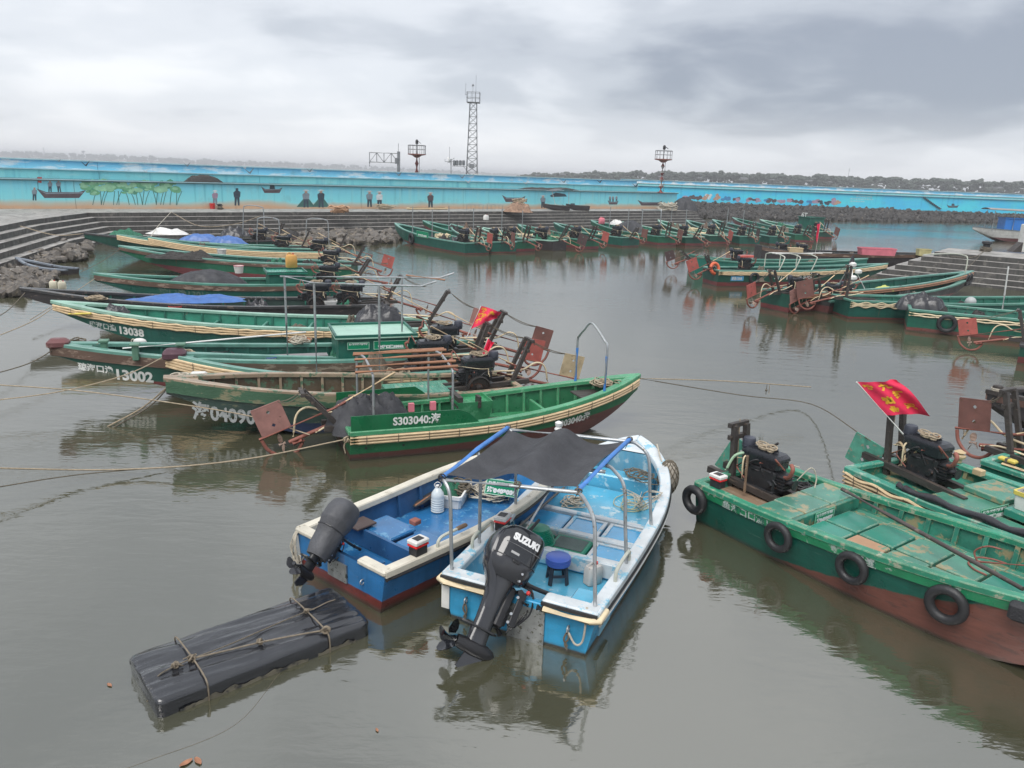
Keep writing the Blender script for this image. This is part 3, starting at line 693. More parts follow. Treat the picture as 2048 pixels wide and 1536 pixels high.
def light_mast(label, px, py0, py1, D, zbase, m2):
    p0, p1 = base_at(px, py0, D), base_at(px, py1, D)
    t = thing('light_mast', label, 'light mast', (p0.x, D, zbase)); H = p1.z - zbase
    mb = MB(); n = 5
    for k in range(n):
        mb = MB(); mb.cyl((0, 0, H * k / n), (0, 0, H * (k + 1) / n), .30 - .10 * k / n, .30 - .10 * (k + 1) / n, 14); mb.obj('shaft', [redm, palem][k % 2] if m2 else redm, t, 40)
    mb = MB(); mb.cyl((0, 0, 0), (0, 0, .12), .55, .5, 14); mb.obj('base', redm, t)
    mb = MB(); mb.lathe([(.2, H - .35), (.55, H - .12), (1.05, H - .02), (1.05, H + .06), (.1, H + .07)], 16); mb.obj('platform', rust, t)
    mb = MB()
    for k in range(14):
        a = k / 14 * 6.283; mb.cyl((math.cos(a), math.sin(a), H + .05), (math.cos(a), math.sin(a), H + 1.0), .03, n=5)
    mb.torus((0, 0, H + 1.0), 1.0, .035, n=14, k=5).torus((0, 0, H + .55), 1.0, .022, n=14, k=5); mb.obj('railing', tower_m, t)
    mb = MB(); mb.cyl((0, 0, H), (0, 0, H + 1.15), .09, .07, 8); mb.obj('lamp_post', tower_m, t)
    mb = MB(); mb.lathe([(.12, H + 1.15), (.17, H + 1.2), (.17, H + 1.5), (.08, H + 1.65)], 10); mb.obj('lantern', black_rub, t)
    mb = MB(); mb.box((.3, 0, H + 1.35), (.42, .3, .04), Matrix.Rotation(R(35), 3, 'Y')); mb.obj('solar_panel', iron, t)
    mb = MB()
    for k in range(int(H / .35)): mb.cyl((.30, -.15, .3 + k * .35), (.30, .15, .3 + k * .35), .015, n=4)
    mb.cyl((.32, -.16, .2), (.27, -.16, H), .018, n=4).cyl((.32, .16, .2), (.27, .16, H), .018, n=4); mb.obj('ladder', tower_m, t)
light_mast('red and white banded light mast standing on the wall end', 1321, 386, 319, 95.5, ZL + .01, True)
light_mast('rusty light mast with round gallery behind the middle of the wall', 833.5, 352, 309, 92., 1.8, False)
# truss gantry
D = 84.; p = base_at(797, 345, D); t = thing('gantry', 'grey truss arm on a post reaching left above the wall', 'gantry', (p.x, D, 2.0)); q = base_at(739, 303, D)
zt_ = base_at(797, 307, D).z - 2.0; zb_ = zt_ - .95; xl = base_at(739, 312, D).x - p.x
mb = MB(); mb.bar((0, 0, 0), (.02, 0, zt_ + .2), .28, .28); mb.obj('post', tower_m, t)
mb = MB(); mb.cyl((0, 0, zt_), (xl, 0, zt_), .06, n=6).cyl((0, 0, zb_), (xl, 0, zb_), .06, n=6); mb.obj('chord', tower_m, t)
mb = MB()
for k in range(4):
    xa, xb = xl * k / 4, xl * (k + 1) / 4; mb.cyl((xb, 0, zb_), (xb, 0, zt_), .045, n=5); mb.cyl((xa, 0, zt_ if k % 2 else zb_), (xb, 0, zb_ if k % 2 else zt_), .045, n=5)
mb.obj('bracing', tower_m, t)
mb = MB(); mb.cyl((xl, 0, zb_), (xl, 0, zb_ - .45), .08, .06, 6); mb.obj('hook', tower_m, t)
mb = MB(); mb.cyl((0, 0, zt_), (0, 0, zt_ + 1.0), .03, n=5); mb.obj('antenna', tower_m, t); boxp('box', -.35, -.05, -.25, .05, zb_ - .1, zb_ + .5, tower_m, t)
# weather station
D = 88.; p = base_at(903, 348, D); t = thing('weather_station', 'small weather mast with dishes and cylinders left of the lattice tower', 'weather mast', (p.x, D, 2.2)); g = lambda px, py: base_at(px, py, D) - Vector((p.x, D, 2.2))
mb = MB(); mb.cyl((0, 0, 0), g(902, 318), .09, .07, 8); mb.obj('post', tower_m, t)
mb = MB(); mb.cyl(g(899, 318), g(899, 294), .025, n=5); mb.obj('antenna', tower_m, t)
mb = MB(); mb.cyl(g(890, 323), g(912, 323), .04, n=6).cyl(g(890, 323), g(890, 318), .03, n=5).cyl(g(895, 326), g(909, 316), .035, n=5); mb.obj('crossarm', tower_m, t)
for x_ in (908.5, 914, 920.5, 927): mb = MB(); mb.lathe([(.1, 0), (.16, .05), (.16, .5), (.06, .58)], 10, Matrix.Translation(g(x_, 331))); mb.obj('instrument', tower_m, t)
mb = MB(); mb.cyl(g(904, 332), g(934, 333), .035, n=5).cyl(g(927, 333), g(936, 344), .035, n=5); mb.obj('bracket', tower_m, t)
mb = MB(); mb.lathe([(.34, 0), (.3, .08), (.08, .16)], 12, Matrix.Translation(g(897, 320)) @ Matrix.Rotation(R(70), 4, 'Y')); mb.obj('dish', white, t)
boxp('cabinet', .02, .35, -.3, .0, 1.5, 2.2, white, t)
# white pillar, bollards on the pier
p = W(2043, 504, ZP); t = thing('pillar', 'white concrete pillar standing on the pier at the right edge', 'pillar', tuple(p)); 
mb = MB(); mb.cbox((.12, 0, .85), (.62, .6, 1.7), .04); mb.obj('shaft', white, t); mb = MB(); mb.add([(-.2, -.3, 0), (-.75, -.3, 0), (-.2, -.3, .6), (-.2, .3, 0), (-.75, .3, 0), (-.2, .3, .6)], [(0, 2, 1), (3, 4, 5), (0, 1, 4, 3), (1, 2, 5, 4), (2, 0, 3, 5)]); mb.obj('buttress', wood_d, t)
def bollard(px, py, label, s_=1.0):
    p = W(px, py, ZP); t = thing('bollard', label, 'bollard', tuple(p))
    mb = MB(); mb.lathe([(.2 * s_, 0), (.15 * s_, .06), (.13 * s_, .28 * s_), (.2 * s_, .32 * s_), (.19 * s_, .4 * s_), (.05, .44 * s_)], 12); mb.obj('post', iron, t, 40)
    mb = MB()
    for k in range(5): mb.torus((random.uniform(-.03, .03), random.uniform(-.03, .03), .05 + k * .05), .19 * s_ + random.uniform(0, .06), .03, (random.uniform(-.2, .2), random.uniform(-.2, .2), 1), 14, 5)
    mb.obj('rope_turns', rope_d, t)
bollard(1971, 503, 'iron bollard wound with dark rope on the right pier', 1.5)
bollard(440, 419, 'small iron bollard on the quay before the painted woman with a hat', 1.0)
# ------------------------------------------------------------------ boat builder
class Boat:
    """x from transom to bow, y to port, z up from the waterline"""
    def __init__(s, name, label, stern, bow, B=1.9, zs=.62, zb=1.05, zf=.22, draft=.25, ws=.82, um=.42, pb=2.1, qb=.85, cb=.72, su=.25, sp=1.8, rise0=.55, rk=1.5,
                 hull=None, inner=None, deck=None, rail=None, gw=.10, gh=.05, rail_out=.03, group=None, cat='boat', u_in=.92, bow_drop=.3, srise=0.0, nose=0.0):
        s.__dict__.update(locals()); del s.__dict__['s']
        S, Bw = Vector(stern), Vector(bow); d = Bw - S; s.L = math.hypot(d.x, d.y); s.ang = math.atan2(d.y, d.x)
        s.root = thing(name, label, cat, (S.x, S.y, 0), s.ang, group)
        s.org = Vector((S.x, S.y, 0)); s.n = 40
        s.build()
    # --- shape
    def hb(s, u):
        if u < s.um: k = s.ws + (1 - s.ws) * math.sin(math.pi / 2 * u / s.um)
        else: k = max(0.0, 1 - ((u - s.um) / (1 - s.um)) ** s.pb) ** s.qb
        return max(s.B / 2 * k, .012 + s.nose * (1 if u > .9 else 0))
    def zsh(s, u): return s.zs + (s.zb - s.zs) * max(0, (u - s.su) / (1 - s.su)) ** s.sp + s.srise * max(0, 1 - u / .25) ** 2
    def zk(s, u):
        t = max(0, (u - s.rise0) / (1 - s.rise0)); return -s.draft + (s.zb - s.bow_drop + s.draft) * t ** s.rk
    def side(s, u, t, sg):
        hb = s.hb(u); zk, zt = s.zk(u), s.zsh(u); zc = zk + (zt - zk) * .16
        y = hb * (s.cb + (1 - s.cb) * t ** .75); return Vector((u * s.L, sg * y, zc + (zt - zc) * t))
    def side_z(s, x, z, sg, out=0.0):
        u = min(max(x / s.L, 0), 1); zk, zt = s.zk(u), s.zsh(u); zc = zk + (zt - zk) * .16
        t = min(1.0, max(0.0, (z - zc) / (zt - zc))); p = s.side(u, t, sg)
        a = s.side(min(1, u + .01), t, sg) - s.side(max(0, u - .01), t, sg); b = s.side(u, min(1, t + .05), sg) - s.side(u, max(0, t - .05), sg)
        n = a.cross(b).normalized()
        if n.y * sg < 0: n = -n
        p.z = z; return p + n * out, n
    def yin(s, u, z, th=.05):
        zk, zt = s.zk(u), s.zsh(u); zc = zk + (zt - zk) * .16; t = min(1, max(0, (z - zc) / (zt - zc)))
        return max(0.004, s.hb(u) * (s.cb + (1 - s.cb) * t ** .75) - th)
    def floor(s, u): return max(s.zf, s.zk(u) + .12)
    def build(s):
        n = s.n; K = 7; rings = []
        for i in range(n + 1):
            u = i / n; zk = s.zk(u)
            half = [Vector((u * s.L, 0, zk))] + [s.side(u, k / (K - 1), 1) for k in range(K)]
            ring = [Vector((p.x, -p.y, p.z)) for p in reversed(half[1:])] + half
            rings.append(ring)
        mb = MB(); mb.loft(rings, True, True, closed=False); s.hull_o = mb.obj('hull', s.hull, s.root, 35)
        # lining
        uend = s.u_in; m = 30; u0 = .05 / s.L
        mb = MB()
        for sg in (-1, 1):
            rows = []
            for i in range(m + 1):
                u = u0 + (uend - u0) * i / m; zt = s.zsh(u) - .005; zf = min(s.floor(u), zt - .03)
                rows.append([Vector((u * s.L, sg * s.yin(u, zf + (zt - zf) * k / 3), zf + (zt - zf) * k / 3)) for k in range(4)])
            mb.loft(rows, False, False, closed=False)
        # inner transom and bow bulkhead
        for u in (u0, uend):
            zt = s.zsh(u) - .005; zf = min(s.floor(u), zt - .03); mb.add([(u * s.L, -s.yin(u, zf), zf), (u * s.L, s.yin(u, zf), zf), (u * s.L, s.yin(u, zt), zt), (u * s.L, -s.yin(u, zt), zt)], [(0, 1, 2, 3)])
        s.lining_o = mb.obj('lining', s.inner, s.root, 35)
        mb = MB(); rows = []
        for i in range(m + 1):
            u = u0 + (uend - u0) * i / m; zf = min(s.floor(u), s.zsh(u) - .03); y = s.yin(u, zf) + .02
            rows.append([Vector((u * s.L, -y, zf)), Vector((u * s.L, -y * .33, zf)), Vector((u * s.L, y * .33, zf)), Vector((u * s.L, y, zf))])
        mb.loft(rows, False, False, closed=False); mb.obj('floor', s.deck, s.root, 35)
        # gunwales
        for sg in (-1, 1):
            rows = []
            for i in range(n + 1):
                u = i / n; hb = s.hb(u); zt = s.zsh(u); g = s.gw * (1 + 1.2 * max(0, (u - .72) / .28) ** 1.5); yo, yi = hb + s.rail_out, max(.0, hb - g)
                x = u * s.L + (s.rail_out if i == n else 0)
                rows.append([Vector((x, sg * yo, zt - .03)), Vector((x, sg * yo, zt + s.gh * .75)), Vector((x, sg * (yo - .012), zt + s.gh)), Vector((x, sg * (yi + .01), zt + s.gh)), Vector((x, sg * yi, zt + s.gh * .7)), Vector((x, sg * yi, zt - .03))])
            mb = MB(); mb.loft(rows); mb.obj('gunwale', s.rail, s.root, 30)
        # fore deck plate where the hull narrows
        rows = []
        for i in range(9):
            u = uend + (1 - uend) * i / 8; y = max(.004, s.hb(u) - .02); rows.append([Vector((u * s.L - .01, -y, s.zsh(u) + .012)), Vector((u * s.L - .01, y, s.zsh(u) + .012))])
        mb = MB(); mb.loft(rows, False, False, closed=False); mb.obj('foredeck', s.rail, s.root)
    # --- parts
    def transom_cap(s, mat_=None, gap=0.0, y0=None):
        z = s.zsh(0); h = s.hb(0)
        for sg in (-1, 1):
            if not gap and sg > 0: continue
            a, b = (-h, h) if not gap else ((gap, h) if sg > 0 else (-h, -gap))
            boxp('transom_cap', -.03, .09, a, b, z - .03, z + s.gh + .004, mat_ or s.rail, s.root, ch=.015)
    def ribs(s, n, u0=.06, u1=.86, mat_=None, w=.05, d=.04):
        for i in range(n):
            u = u0 + (u1 - u0) * i / (n - 1)
            for sg in (-1, 1):
                zf = s.floor(u); zt = s.zsh(u) - .01; a = Vector((u * s.L, sg * (s.yin(u, zf) - d * .4), zf)); b = Vector((u * s.L, sg * (s.yin(u, zt) - d * .4), zt))
                mb = MB(); mb.bar(a, b, w, d, upv=(0, sg, 0)); mb.obj('rib', mat_ or s.inner, s.root)
    def strakes(s, k=3, r=.022, drop=.06, gap=None, sides=(1, -1), mat_=None, u0=0.0, u1=.995, ties=0, wob=0.0, name='fender_pole'):
        gap = gap or r * 2.05
        for sg in sides:
            for j in range(k):
                pts = []
                for i in range(45):
                    u = u0 + (u1 - u0) * i / 44; z = s.zsh(u) - drop - gap * j
                    if wob: z += wob * (j - (k - 1) / 2) * (math.sin(u * s.L * 5.2) ** 2 - .55)
                    p, nn = s.side_z(u * s.L, z, sg, r + .006); pts.append(p)
                mb = MB(); mb.tube(pts, r, 7); mb.obj(name, mat_ or bambo, s.root, 50)
            for i in range(ties):
                u = u0 + (u1 - u0) * (i + .5) / ties; pts = []
                for a in range(9):
                    z = s.zsh(u) - drop + r * 1.1 - (gap * (k - 1) + 2.2 * r) * a / 8; p, nn = s.side_z(u * s.L, z, sg, 2 * r + .006 + .004 * math.sin(a / 8 * math.pi)); pts.append(p)
                mb = MB(); mb.tube(pts, .006, 5); mb.obj('lashing', rope_d, s.root)
    def plank(s, d0, d1, sides=(1, -1), mat_=None, th=.03, u0=0.0, u1=1.0):
        """rubbing board between d0 and d1 below the sheer"""
        for sg in sides:
            rows = []
            for i in range(41):
                u = u0 + (u1 - u0) * i / 40; zt = s.zsh(u)
                a, n1_ = s.side_z(u * s.L, zt - d0, sg, 0.003); b, n2_ = s.side_z(u * s.L, zt - d1, sg, .003); rows.append([a, a + n1_ * th, b + n2_ * th, b])
            mb = MB(); mb.loft(rows); mb.obj('rubbing_board', mat_, s.root, 30)
    def hatch(s, x0, x1, y0, y1, z, h=.05, mat_=None, name='hatch_cover', ch=.012, rim=None):
        o = boxp(name, x0, x1, y0, y1, z, z + h, mat_ or s.deck, s.root, ch=ch)
        if rim: 
            for (a, b, c, d) in ((x0, x1, y0, y0 + .05), (x0, x1, y1 - .05, y1), (x0, x0 + .05, y0 + .052, y1 - .052), (x1 - .05, x1, y0 + .052, y1 - .052)): boxp('rim', a, b, c, d, z + h - .01, z + h + .012, rim, o)
        return o
    def letter(s, body, x, z, size, sg, mat_=None, dirn=1, bold=.012, sx=1.0, name='lettering', slope=True, align='LEFT'):
        """text on the side; dirn +1 reads towards the bow"""
        z0 = s.zsh(x / s.L)
        def mp(tx, ty, tz):
            X = x + dirn * tx * sx; zz = z + ty + ((s.zsh(min(1, max(0, X / s.L))) - z0) if slope else 0)
            p, n = s.side_z(X, zz, sg, .006 + tz); return p
        return text_obj(name, body, size, mat_ or textw, s.root, mp, bold, .001, align)
    def to_local(s, p):
        d = Vector(p) - s.org; c_, s_ = math.cos(-s.ang), math.sin(-s.ang); return Vector((d.x * c_ - d.y * s_, d.x * s_ + d.y * c_, d.z))
    def px(s, x, y, z): return s.to_local(W(x, y, z))
    def world(s, p):
        p = Vector(p); c_, s_ = math.cos(s.ang), math.sin(s.ang); return s.org + Vector((p.x * c_ - p.y * s_, p.x * s_ + p.y * c_, p.z))

# ------------------------------------------------------------------ diesel engine: shared meshes
def engine_meshes():
    out = {}
    mb = MB()   # block, about .75 long
    mb.cbox((0, 0, .20), (.50, .30, .34), .03); mb.cbox((.30, 0, .22), (.16, .22, .24), .03); mb.cyl((.36, 0, .22), (.50, 0, .22), .09, .08, 12)
    mb.cbox((-.05, 0, .03), (.62, .34, .06), .01); mb.cbox((-.28, .02, .2), (.08, .24, .22), .02)
    for k in range(5): mb.box((.30, 0, .13 + k * .045), (.20, .26, .012))
    mb.cyl((-.1, .15, .12), (-.1, .22, .12), .07, n=12).cyl((.1, .15, .26), (.1, .21, .26), .05, n=10).cyl((.17, -.15, .16), (.17, -.20, .16), .05, n=10)
    for a, b in (((.1, .18, .3), (.28, .16, .42)), ((-.2, .17, .1), (.2, .19, .3)), ((-.15, -.17, .3), (.3, -.16, .2)), ((.05, .2, .1), (-.2, .2, .34))): mb.tube(curve_pts([a, (Vector(a) + Vector(b)) / 2 + Vector((.02, .04, .05)), b], 4), .011, 5)
    for x in (-.2, 0, .2):
        for y in (-.16, .16): mb.cyl((x, y, .33), (x, y, .36), .014, n=6)
    out['engine'] = mb.mesh('engine', iron, 40)
    mb = MB(); sh = []
    for z, k in ((.38, .92), (.40, 1.), (.50, 1.0), (.525, 1.06), (.56, 1.04), (.60, .86)):
        sh.append([Vector((x * k - .02, y * k, z)) for x, y in ((-.30, -.15), (.26, -.15), (.30, -.11), (.30, .11), (.26, .15), (-.30, .15), (-.33, .11), (-.33, -.11))])
    mb.loft(sh); mb.cyl((.1, .02, .6), (.1, .02, .65), .045, n=10); mb.box((-.15, .0, .615), (.2, .08, .03)); out['fuel_tank'] = mb.mesh('fuel_tank', M('engine_black_paint', (.022, .024, .030), .3, var=.3, vs=5, wear=(.09, .075, .06), wamt=.18, ws=9), 35)
    mb = MB(); Mx = Matrix.Rotation(R(-90), 4, 'X'); mb.lathe([(.06, .17), (.06, .20), (.20, .19), (.245, .18), (.25, .26), (.22, .27), (.20, .235), (.08, .235), (.07, .31), (.04, .32)], 24, Mx); out['flywheel'] = mb.mesh('flywheel', M('flywheel_steel', (.05, .045, .042), .4, metal=.5, var=.3, wear=(.16, .07, .04), wamt=.35, ws=8), 35)
    mb = MB(); mb.lathe([(.03, .36), (.03, .50), (.085, .51), (.10, .54), (.10, .66), (.085, .70), (.02, .71)], 14, Matrix.Translation((-.38, .02, .0))); mb.torus((-.38, .02, .58), .102, .008, n=16, k=5); out['air_cleaner'] = mb.mesh('air_cleaner', M('air_cleaner_plastic', (.05, .055, .075), .4, var=.2), 40)
    mb = MB(); mb.tube(curve_pts([(.33, -.05, .3), (.46, -.12, .36), (.52, -.14, .5), (.46, -.1, .55)], 5), .03, 8); out['exhaust'] = mb.mesh('exhaust', rust, 50)
    mb = MB()
    for k in range(9): 
        a = k * .7; mb.torus((random.uniform(-.14, .12), random.uniform(-.07, .07), .635 + .012 * k * .4), random.uniform(.05, .11), .011, (random.uniform(-.3, .3), random.uniform(-.3, .3), 1), 14, 5)
    out['rope_coil'] = mb.mesh('rope_coil', rope_m, 50)
    rn = random.Random(12); mb = MB()
    for k in range(9):
        a = Vector((rn.uniform(-.45, .45), rn.choice((-1, 1)) * rn.uniform(.14, .2), rn.uniform(.1, .5))); b = Vector((rn.uniform(-.6, .5), rn.choice((-1, 1)) * rn.uniform(.1, .28), rn.uniform(.02, .5)))
        c = (a + b) / 2 + Vector((rn.uniform(-.15, .15), rn.choice((-1, 1)) * rn.uniform(.05, .2), rn.uniform(-.05, .2))); mb.tube(curve_pts([a, c, b], 5), rn.choice((.006, .009, .012)), 5, m=k % 3)
    out['wiring'] = mb.mesh('wiring', [black_rub, hose, rust], 50)
    return out
ENG = engine_meshes()
def engine(b, x, y, z, rz=0.0, coil=True, sc=1.0, parts=('fuel_tank', 'flywheel', 'air_cleaner', 'exhaust', 'wiring')):
    e = place(ENG['engine'], 'engine', b.root, (x, y, z), (0, 0, rz)); e.scale = (sc,) * 3
    for k in parts: place(ENG[k], k, e)
    if coil: place(ENG['rope_coil'], 'rope_coil', e)
    return e
# stern gear: shared meshes, x points forward
def gear_meshes():
    out = {}
    mb = MB(); mb.bar((0, 0, 0), (0, 0, 1), .075, .075); out['post'] = mb.mesh('post', wood_d)
    mb = MB(); a = .30   # rudder plate with two diamond holes is a ring of quads
    def ringq(c, r): return [(c[0] + r, 0, c[1]), (c[0], 0, c[1] + r), (c[0] - r, 0, c[1]), (c[0], 0, c[1] - r)]
    for y in (-.008, .008):
        for cz in (-.15, .15):
            R4 = [(a, cz), (a, cz + .15), (0, cz + .15), (-a, cz + .15), (-a, cz), (-a, cz - .15), (0, cz - .15), (a, cz - .15)]
            vs = [Vector((p[0], y, p[1])) for p in R4] + [Vector((q[0], y, q[2])) for q in ringq((.0, cz), .045)]
            fs = [(0, 1, 8), (1, 2, 9, 8), (2, 3, 9), (3, 4, 10, 9), (4, 5, 10), (5, 6, 11, 10), (6, 7, 11), (7, 0, 8, 11)]
            mb.add(vs, fs if y > 0 else [tuple(reversed(f)) for f in fs])
    for (x0, z0), (x1, z1) in (((a, -.3), (a, .3)), ((a, .3), (-a, .3)), ((-a, .3), (-a, -.3)), ((-a, -.3), (a, -.3))): mb.bar((x0, 0, z0), (x1, 0, z1), .022, .022)
    out['rudder_plate'] = mb.mesh('rudder_plate', rust)
    mb = MB()
    for k in range(3):
        an = k * 2.094; R3 = Matrix.Rotation(an, 3, 'X'); vs = []
        for r_, w_, tw in ((.03, .03, .9), (.09, .06, .7), (.15, .065, .5), (.19, .03, .4)): vs += [R3 @ Vector((w_ * math.sin(tw), w_ * math.cos(tw), r_)), R3 @ Vector((-w_ * math.sin(tw), -w_ * math.cos(tw), r_))]
        for j in range(3): mb.add([vs[2 * j], vs[2 * j + 1], vs[2 * j + 3], vs[2 * j + 2]], [(0, 1, 2, 3), (3, 2, 1, 0)])
    mb.cyl((-.06, 0, 0), (.06, 0, 0), .03, n=8); out['propeller'] = mb.mesh('propeller', M('bronze_propeller', (.42, .30, .24), .4, metal=.4, var=.3))
    return out
GEAR = gear_meshes()
PLATE = {k: M('rudder_' + k, c, .6, var=.25, vs=4, wear=(.12, .06, .04), wamt=.22, ws=7) for k, c in (('red', (.42, .105, .085)), ('brown', (.19, .085, .07)), ('pink', (.36, .18, .155)), ('cream', (.50, .40, .25)), ('dark', (.075, .045, .045)))}
PMESH = {}
for k, m_ in PLATE.items(): PMESH[k] = GEAR['rudder_plate'].copy(); PMESH[k].materials[0] = m_
def stern_gear(b, z=None, tilt=32, up_=26, plate='red', hoses=True, post_h=1.05, x0=.12, psz=.84, tiller=True, dx=0.0, y=0.0, yaw=0.0, frame=True, long_=1.0):
    """lifting frame, long shaft raised clear of the water, rudder plate, tiller and hoses"""
    z = b.zsh(0) if z is None else z; r_ = b.root
    pv = Vector((x0, y, z)); tl = R(tilt); top = pv + Vector((-math.sin(tl) * post_h, 0, math.cos(tl) * post_h))
    if frame:
        fr = MB(); w = .17
        for sg in (-1, 1): fr.bar(pv + Vector((.0, sg * w, -.15)), top + Vector((0, sg * w * .8, 0)), .08, .08)
        fo = fr.obj('lifting_frame', wood_d, r_)
        for k in (1.0, .78): c = pv.lerp(top, k); mb = MB(); mb.bar(c + Vector((-.045, -w * 1.25, 0)), c + Vector((-.045, w * 1.25, 0)), .07, .07); mb.obj('crossbar', wood_d, fo)
        mb = MB()
        for sg in (-1, 1): mb.cyl(top + Vector((-.09, sg * w * .8, -.0)), top + Vector((-.075, sg * w * .8, -.0)), .022, n=8)
        mb.obj('bolt', white_p, fo)
        for sg in (-1, 1): mb = MB(); mb.bar((1.5 + dx, y + sg * .19, z - .04), (-.35, y + sg * .19, z + .05), .09, .10); mb.obj('engine_bearer', wood_d, r_)
    # shaft: pivots near the transom, its end raised
    ua = R(up_); piv = Vector((-.15, y, z + .06)); cy_, sy_ = math.cos(yaw), math.sin(yaw)
    def q(a, c, yy=0.0):   # a metres aft along the shaft, c above it
        X = -(math.cos(ua) * a) ; Z = -math.sin(ua) * a
        X += -math.sin(ua) * c * -1 * -1 ; Z += math.cos(ua) * c
        v = Vector((X, yy, Z)); return piv + Vector((v.x * cy_ - v.y * sy_, v.x * sy_ + v.y * cy_, v.z))
    Ls = 1.15 * long_
    mb = MB(); mb.tube([q(-.5, .05), q(.2, .02), q(Ls, 0)], .038, 8).tube([q(Ls - .22, -.05), q(Ls - .05, -.05)], .055, 8); so_ = mb.obj('drive_shaft', rust, r_, 50)
    pr = place(GEAR['propeller'], 'propeller', so_, q(Ls + .12, .02)); pr.rotation_euler = (0, -ua, yaw)
    mb = MB(); mb.tube(curve_pts([q(Ls - .25, -.06), q(Ls - .05, -.22), q(Ls + .2, -.20), q(Ls + .38, .0), q(Ls + .42, .22)], 5), .032, 7); mb.obj('skeg_guard', rust, so_, 50)
    mb = MB(); mb.tube([q(Ls + .45, .25), q(-.1, .28), q(-.35, .32)], .025, 7); mb.obj('rudder_stock', rust, so_, 50)
    if plate: pl = place(PMESH[plate], 'rudder_plate', r_, q(Ls + .12, .27 + .31 * psz)); pl.rotation_euler = (0, -ua, yaw); pl.scale = (psz,) * 3
    if frame:
        mb = MB(); mb.tube(sag(top + Vector((-.06, .05, 0)), q(Ls - .1, .27 + .6 * psz), .05, 6), .010, 5).tube(sag(top + Vector((-.06, -.05, 0)), q(Ls - .1, .27 + .6 * psz), .09, 6), .009, 5); mb.obj('lifting_rope', rope_d, r_)
    if tiller:
        mb = MB(); a = q(-.2, .30); mb.tube([a, a + Vector((1.05, .03, .55))], .022, 7); mb.obj('tiller', bambo if plate != 'dark' else wood_d, r_, 50)
    if hoses:
        mb = MB(); mb.tube(curve_pts([q(.75, .05, .05), q(.55, .4, .08), q(.3, .45, .1), q(0, .22, .08), q(-.5, .1, .06), q(-.9, .0, .1)], 5), .020, 6); mb.obj('cooling_hose', hose, r_, 50)
        mb = MB(); mb.tube(curve_pts([q(.35, .0, -.06), q(0, .06, -.1), q(-.5, -.02, -.12), q(-1.0, -.02, -.1)], 5), .018, 6); mb.obj('cooling_hose', hose, r_, 50)
# ------------------------------------------------------------------ small things
def solar_lamp(p, rz, label, sc=1.0):
    t = thing('boat_lamp', label, 'lamp', tuple(p), rz, 'solar boat lamps'); 
    boxp('base', -.075 * sc, .075 * sc, -.055 * sc, .055 * sc, 0, .09 * sc, black_rub, t, ch=.01); boxp('lens', -.085 * sc, .085 * sc, -.065 * sc, .065 * sc, .0915 * sc, .115 * sc, M('red_lens', (.75, .03, .03), .25, var=.05), t, ch=.008)
    boxp('cap', -.088 * sc, .088 * sc, -.068 * sc, .068 * sc, .1165 * sc, .16 * sc, white_p, t, ch=.012); boxp('solar_cell', -.045 * sc, .045 * sc, -.04 * sc, .04 * sc, .1605 * sc, .164 * sc, iron, t); return t
def tyre(p, axis, label, R_=.24, r=.075):
    t = thing('tyre_fender', label, 'tyre', tuple(p), 0, 'tyre fenders'); mb = MB(); x, y = frame_of(Vector(axis)); az = Vector(axis).normalized()
    n, k = 30, 12; rings = []
    for i in range(n):
        a = 2 * math.pi * i / n; d = x * math.cos(a) + y * math.sin(a); rg = []
        for j in range(k):
            th = 2 * math.pi * j / k; cr_ = math.cos(th); sr_ = math.sin(th); rr = r * (1 if not (abs(sr_) < .6 and cr_ > 0) else (1.02 if i % 2 else .97))
            rg.append(d * (R_ + cr_ * rr * .95) + az * (sr_ * r * .95))
        rings.append(rg)
    rings.append(rings[0]); mb.loft(rings, False, False); mb.obj('tread', black_rub, t, 45)
    return t
def hang_rope(t, a, b):
    mb = MB(); mb.tube(sag(a, b, .02, 5), .011, 5); mb.obj('hanging_rope', rope_d, t)
def coil(p, R_, n, label, mat_=None, r=.012, h=.1, loops=7, flat=True, name='rope_coil'):
    mb = MB(); rnd = random.Random(label)
    for k in range(n):
        c = Vector((rnd.uniform(-.35, .35) * R_, rnd.uniform(-.35, .35) * R_, h * k / n + r)); pts = []; rr = R_ * rnd.uniform(.45, 1.); e = rnd.uniform(.55, 1.); a0 = rnd.uniform(0, 6.28)
        for i in range(22):
            a = 2 * math.pi * i / 22; x, y = math.cos(a) * rr * (1 + .12 * math.sin(3 * a + k)), math.sin(a) * rr * e * (1 + .1 * math.cos(2 * a + k)); pts.append(c + Vector((x * math.cos(a0) - y * math.sin(a0), x * math.sin(a0) + y * math.cos(a0), .5 * h * math.sin(a * 2 + k) ** 2 * rnd.uniform(.1, .6))))
        mb.tube(pts, r, 5, True)
    o = mb.obj(name, mat_ or rope_p, None, 50, tuple(p)); return tag(o, label, 'rope')
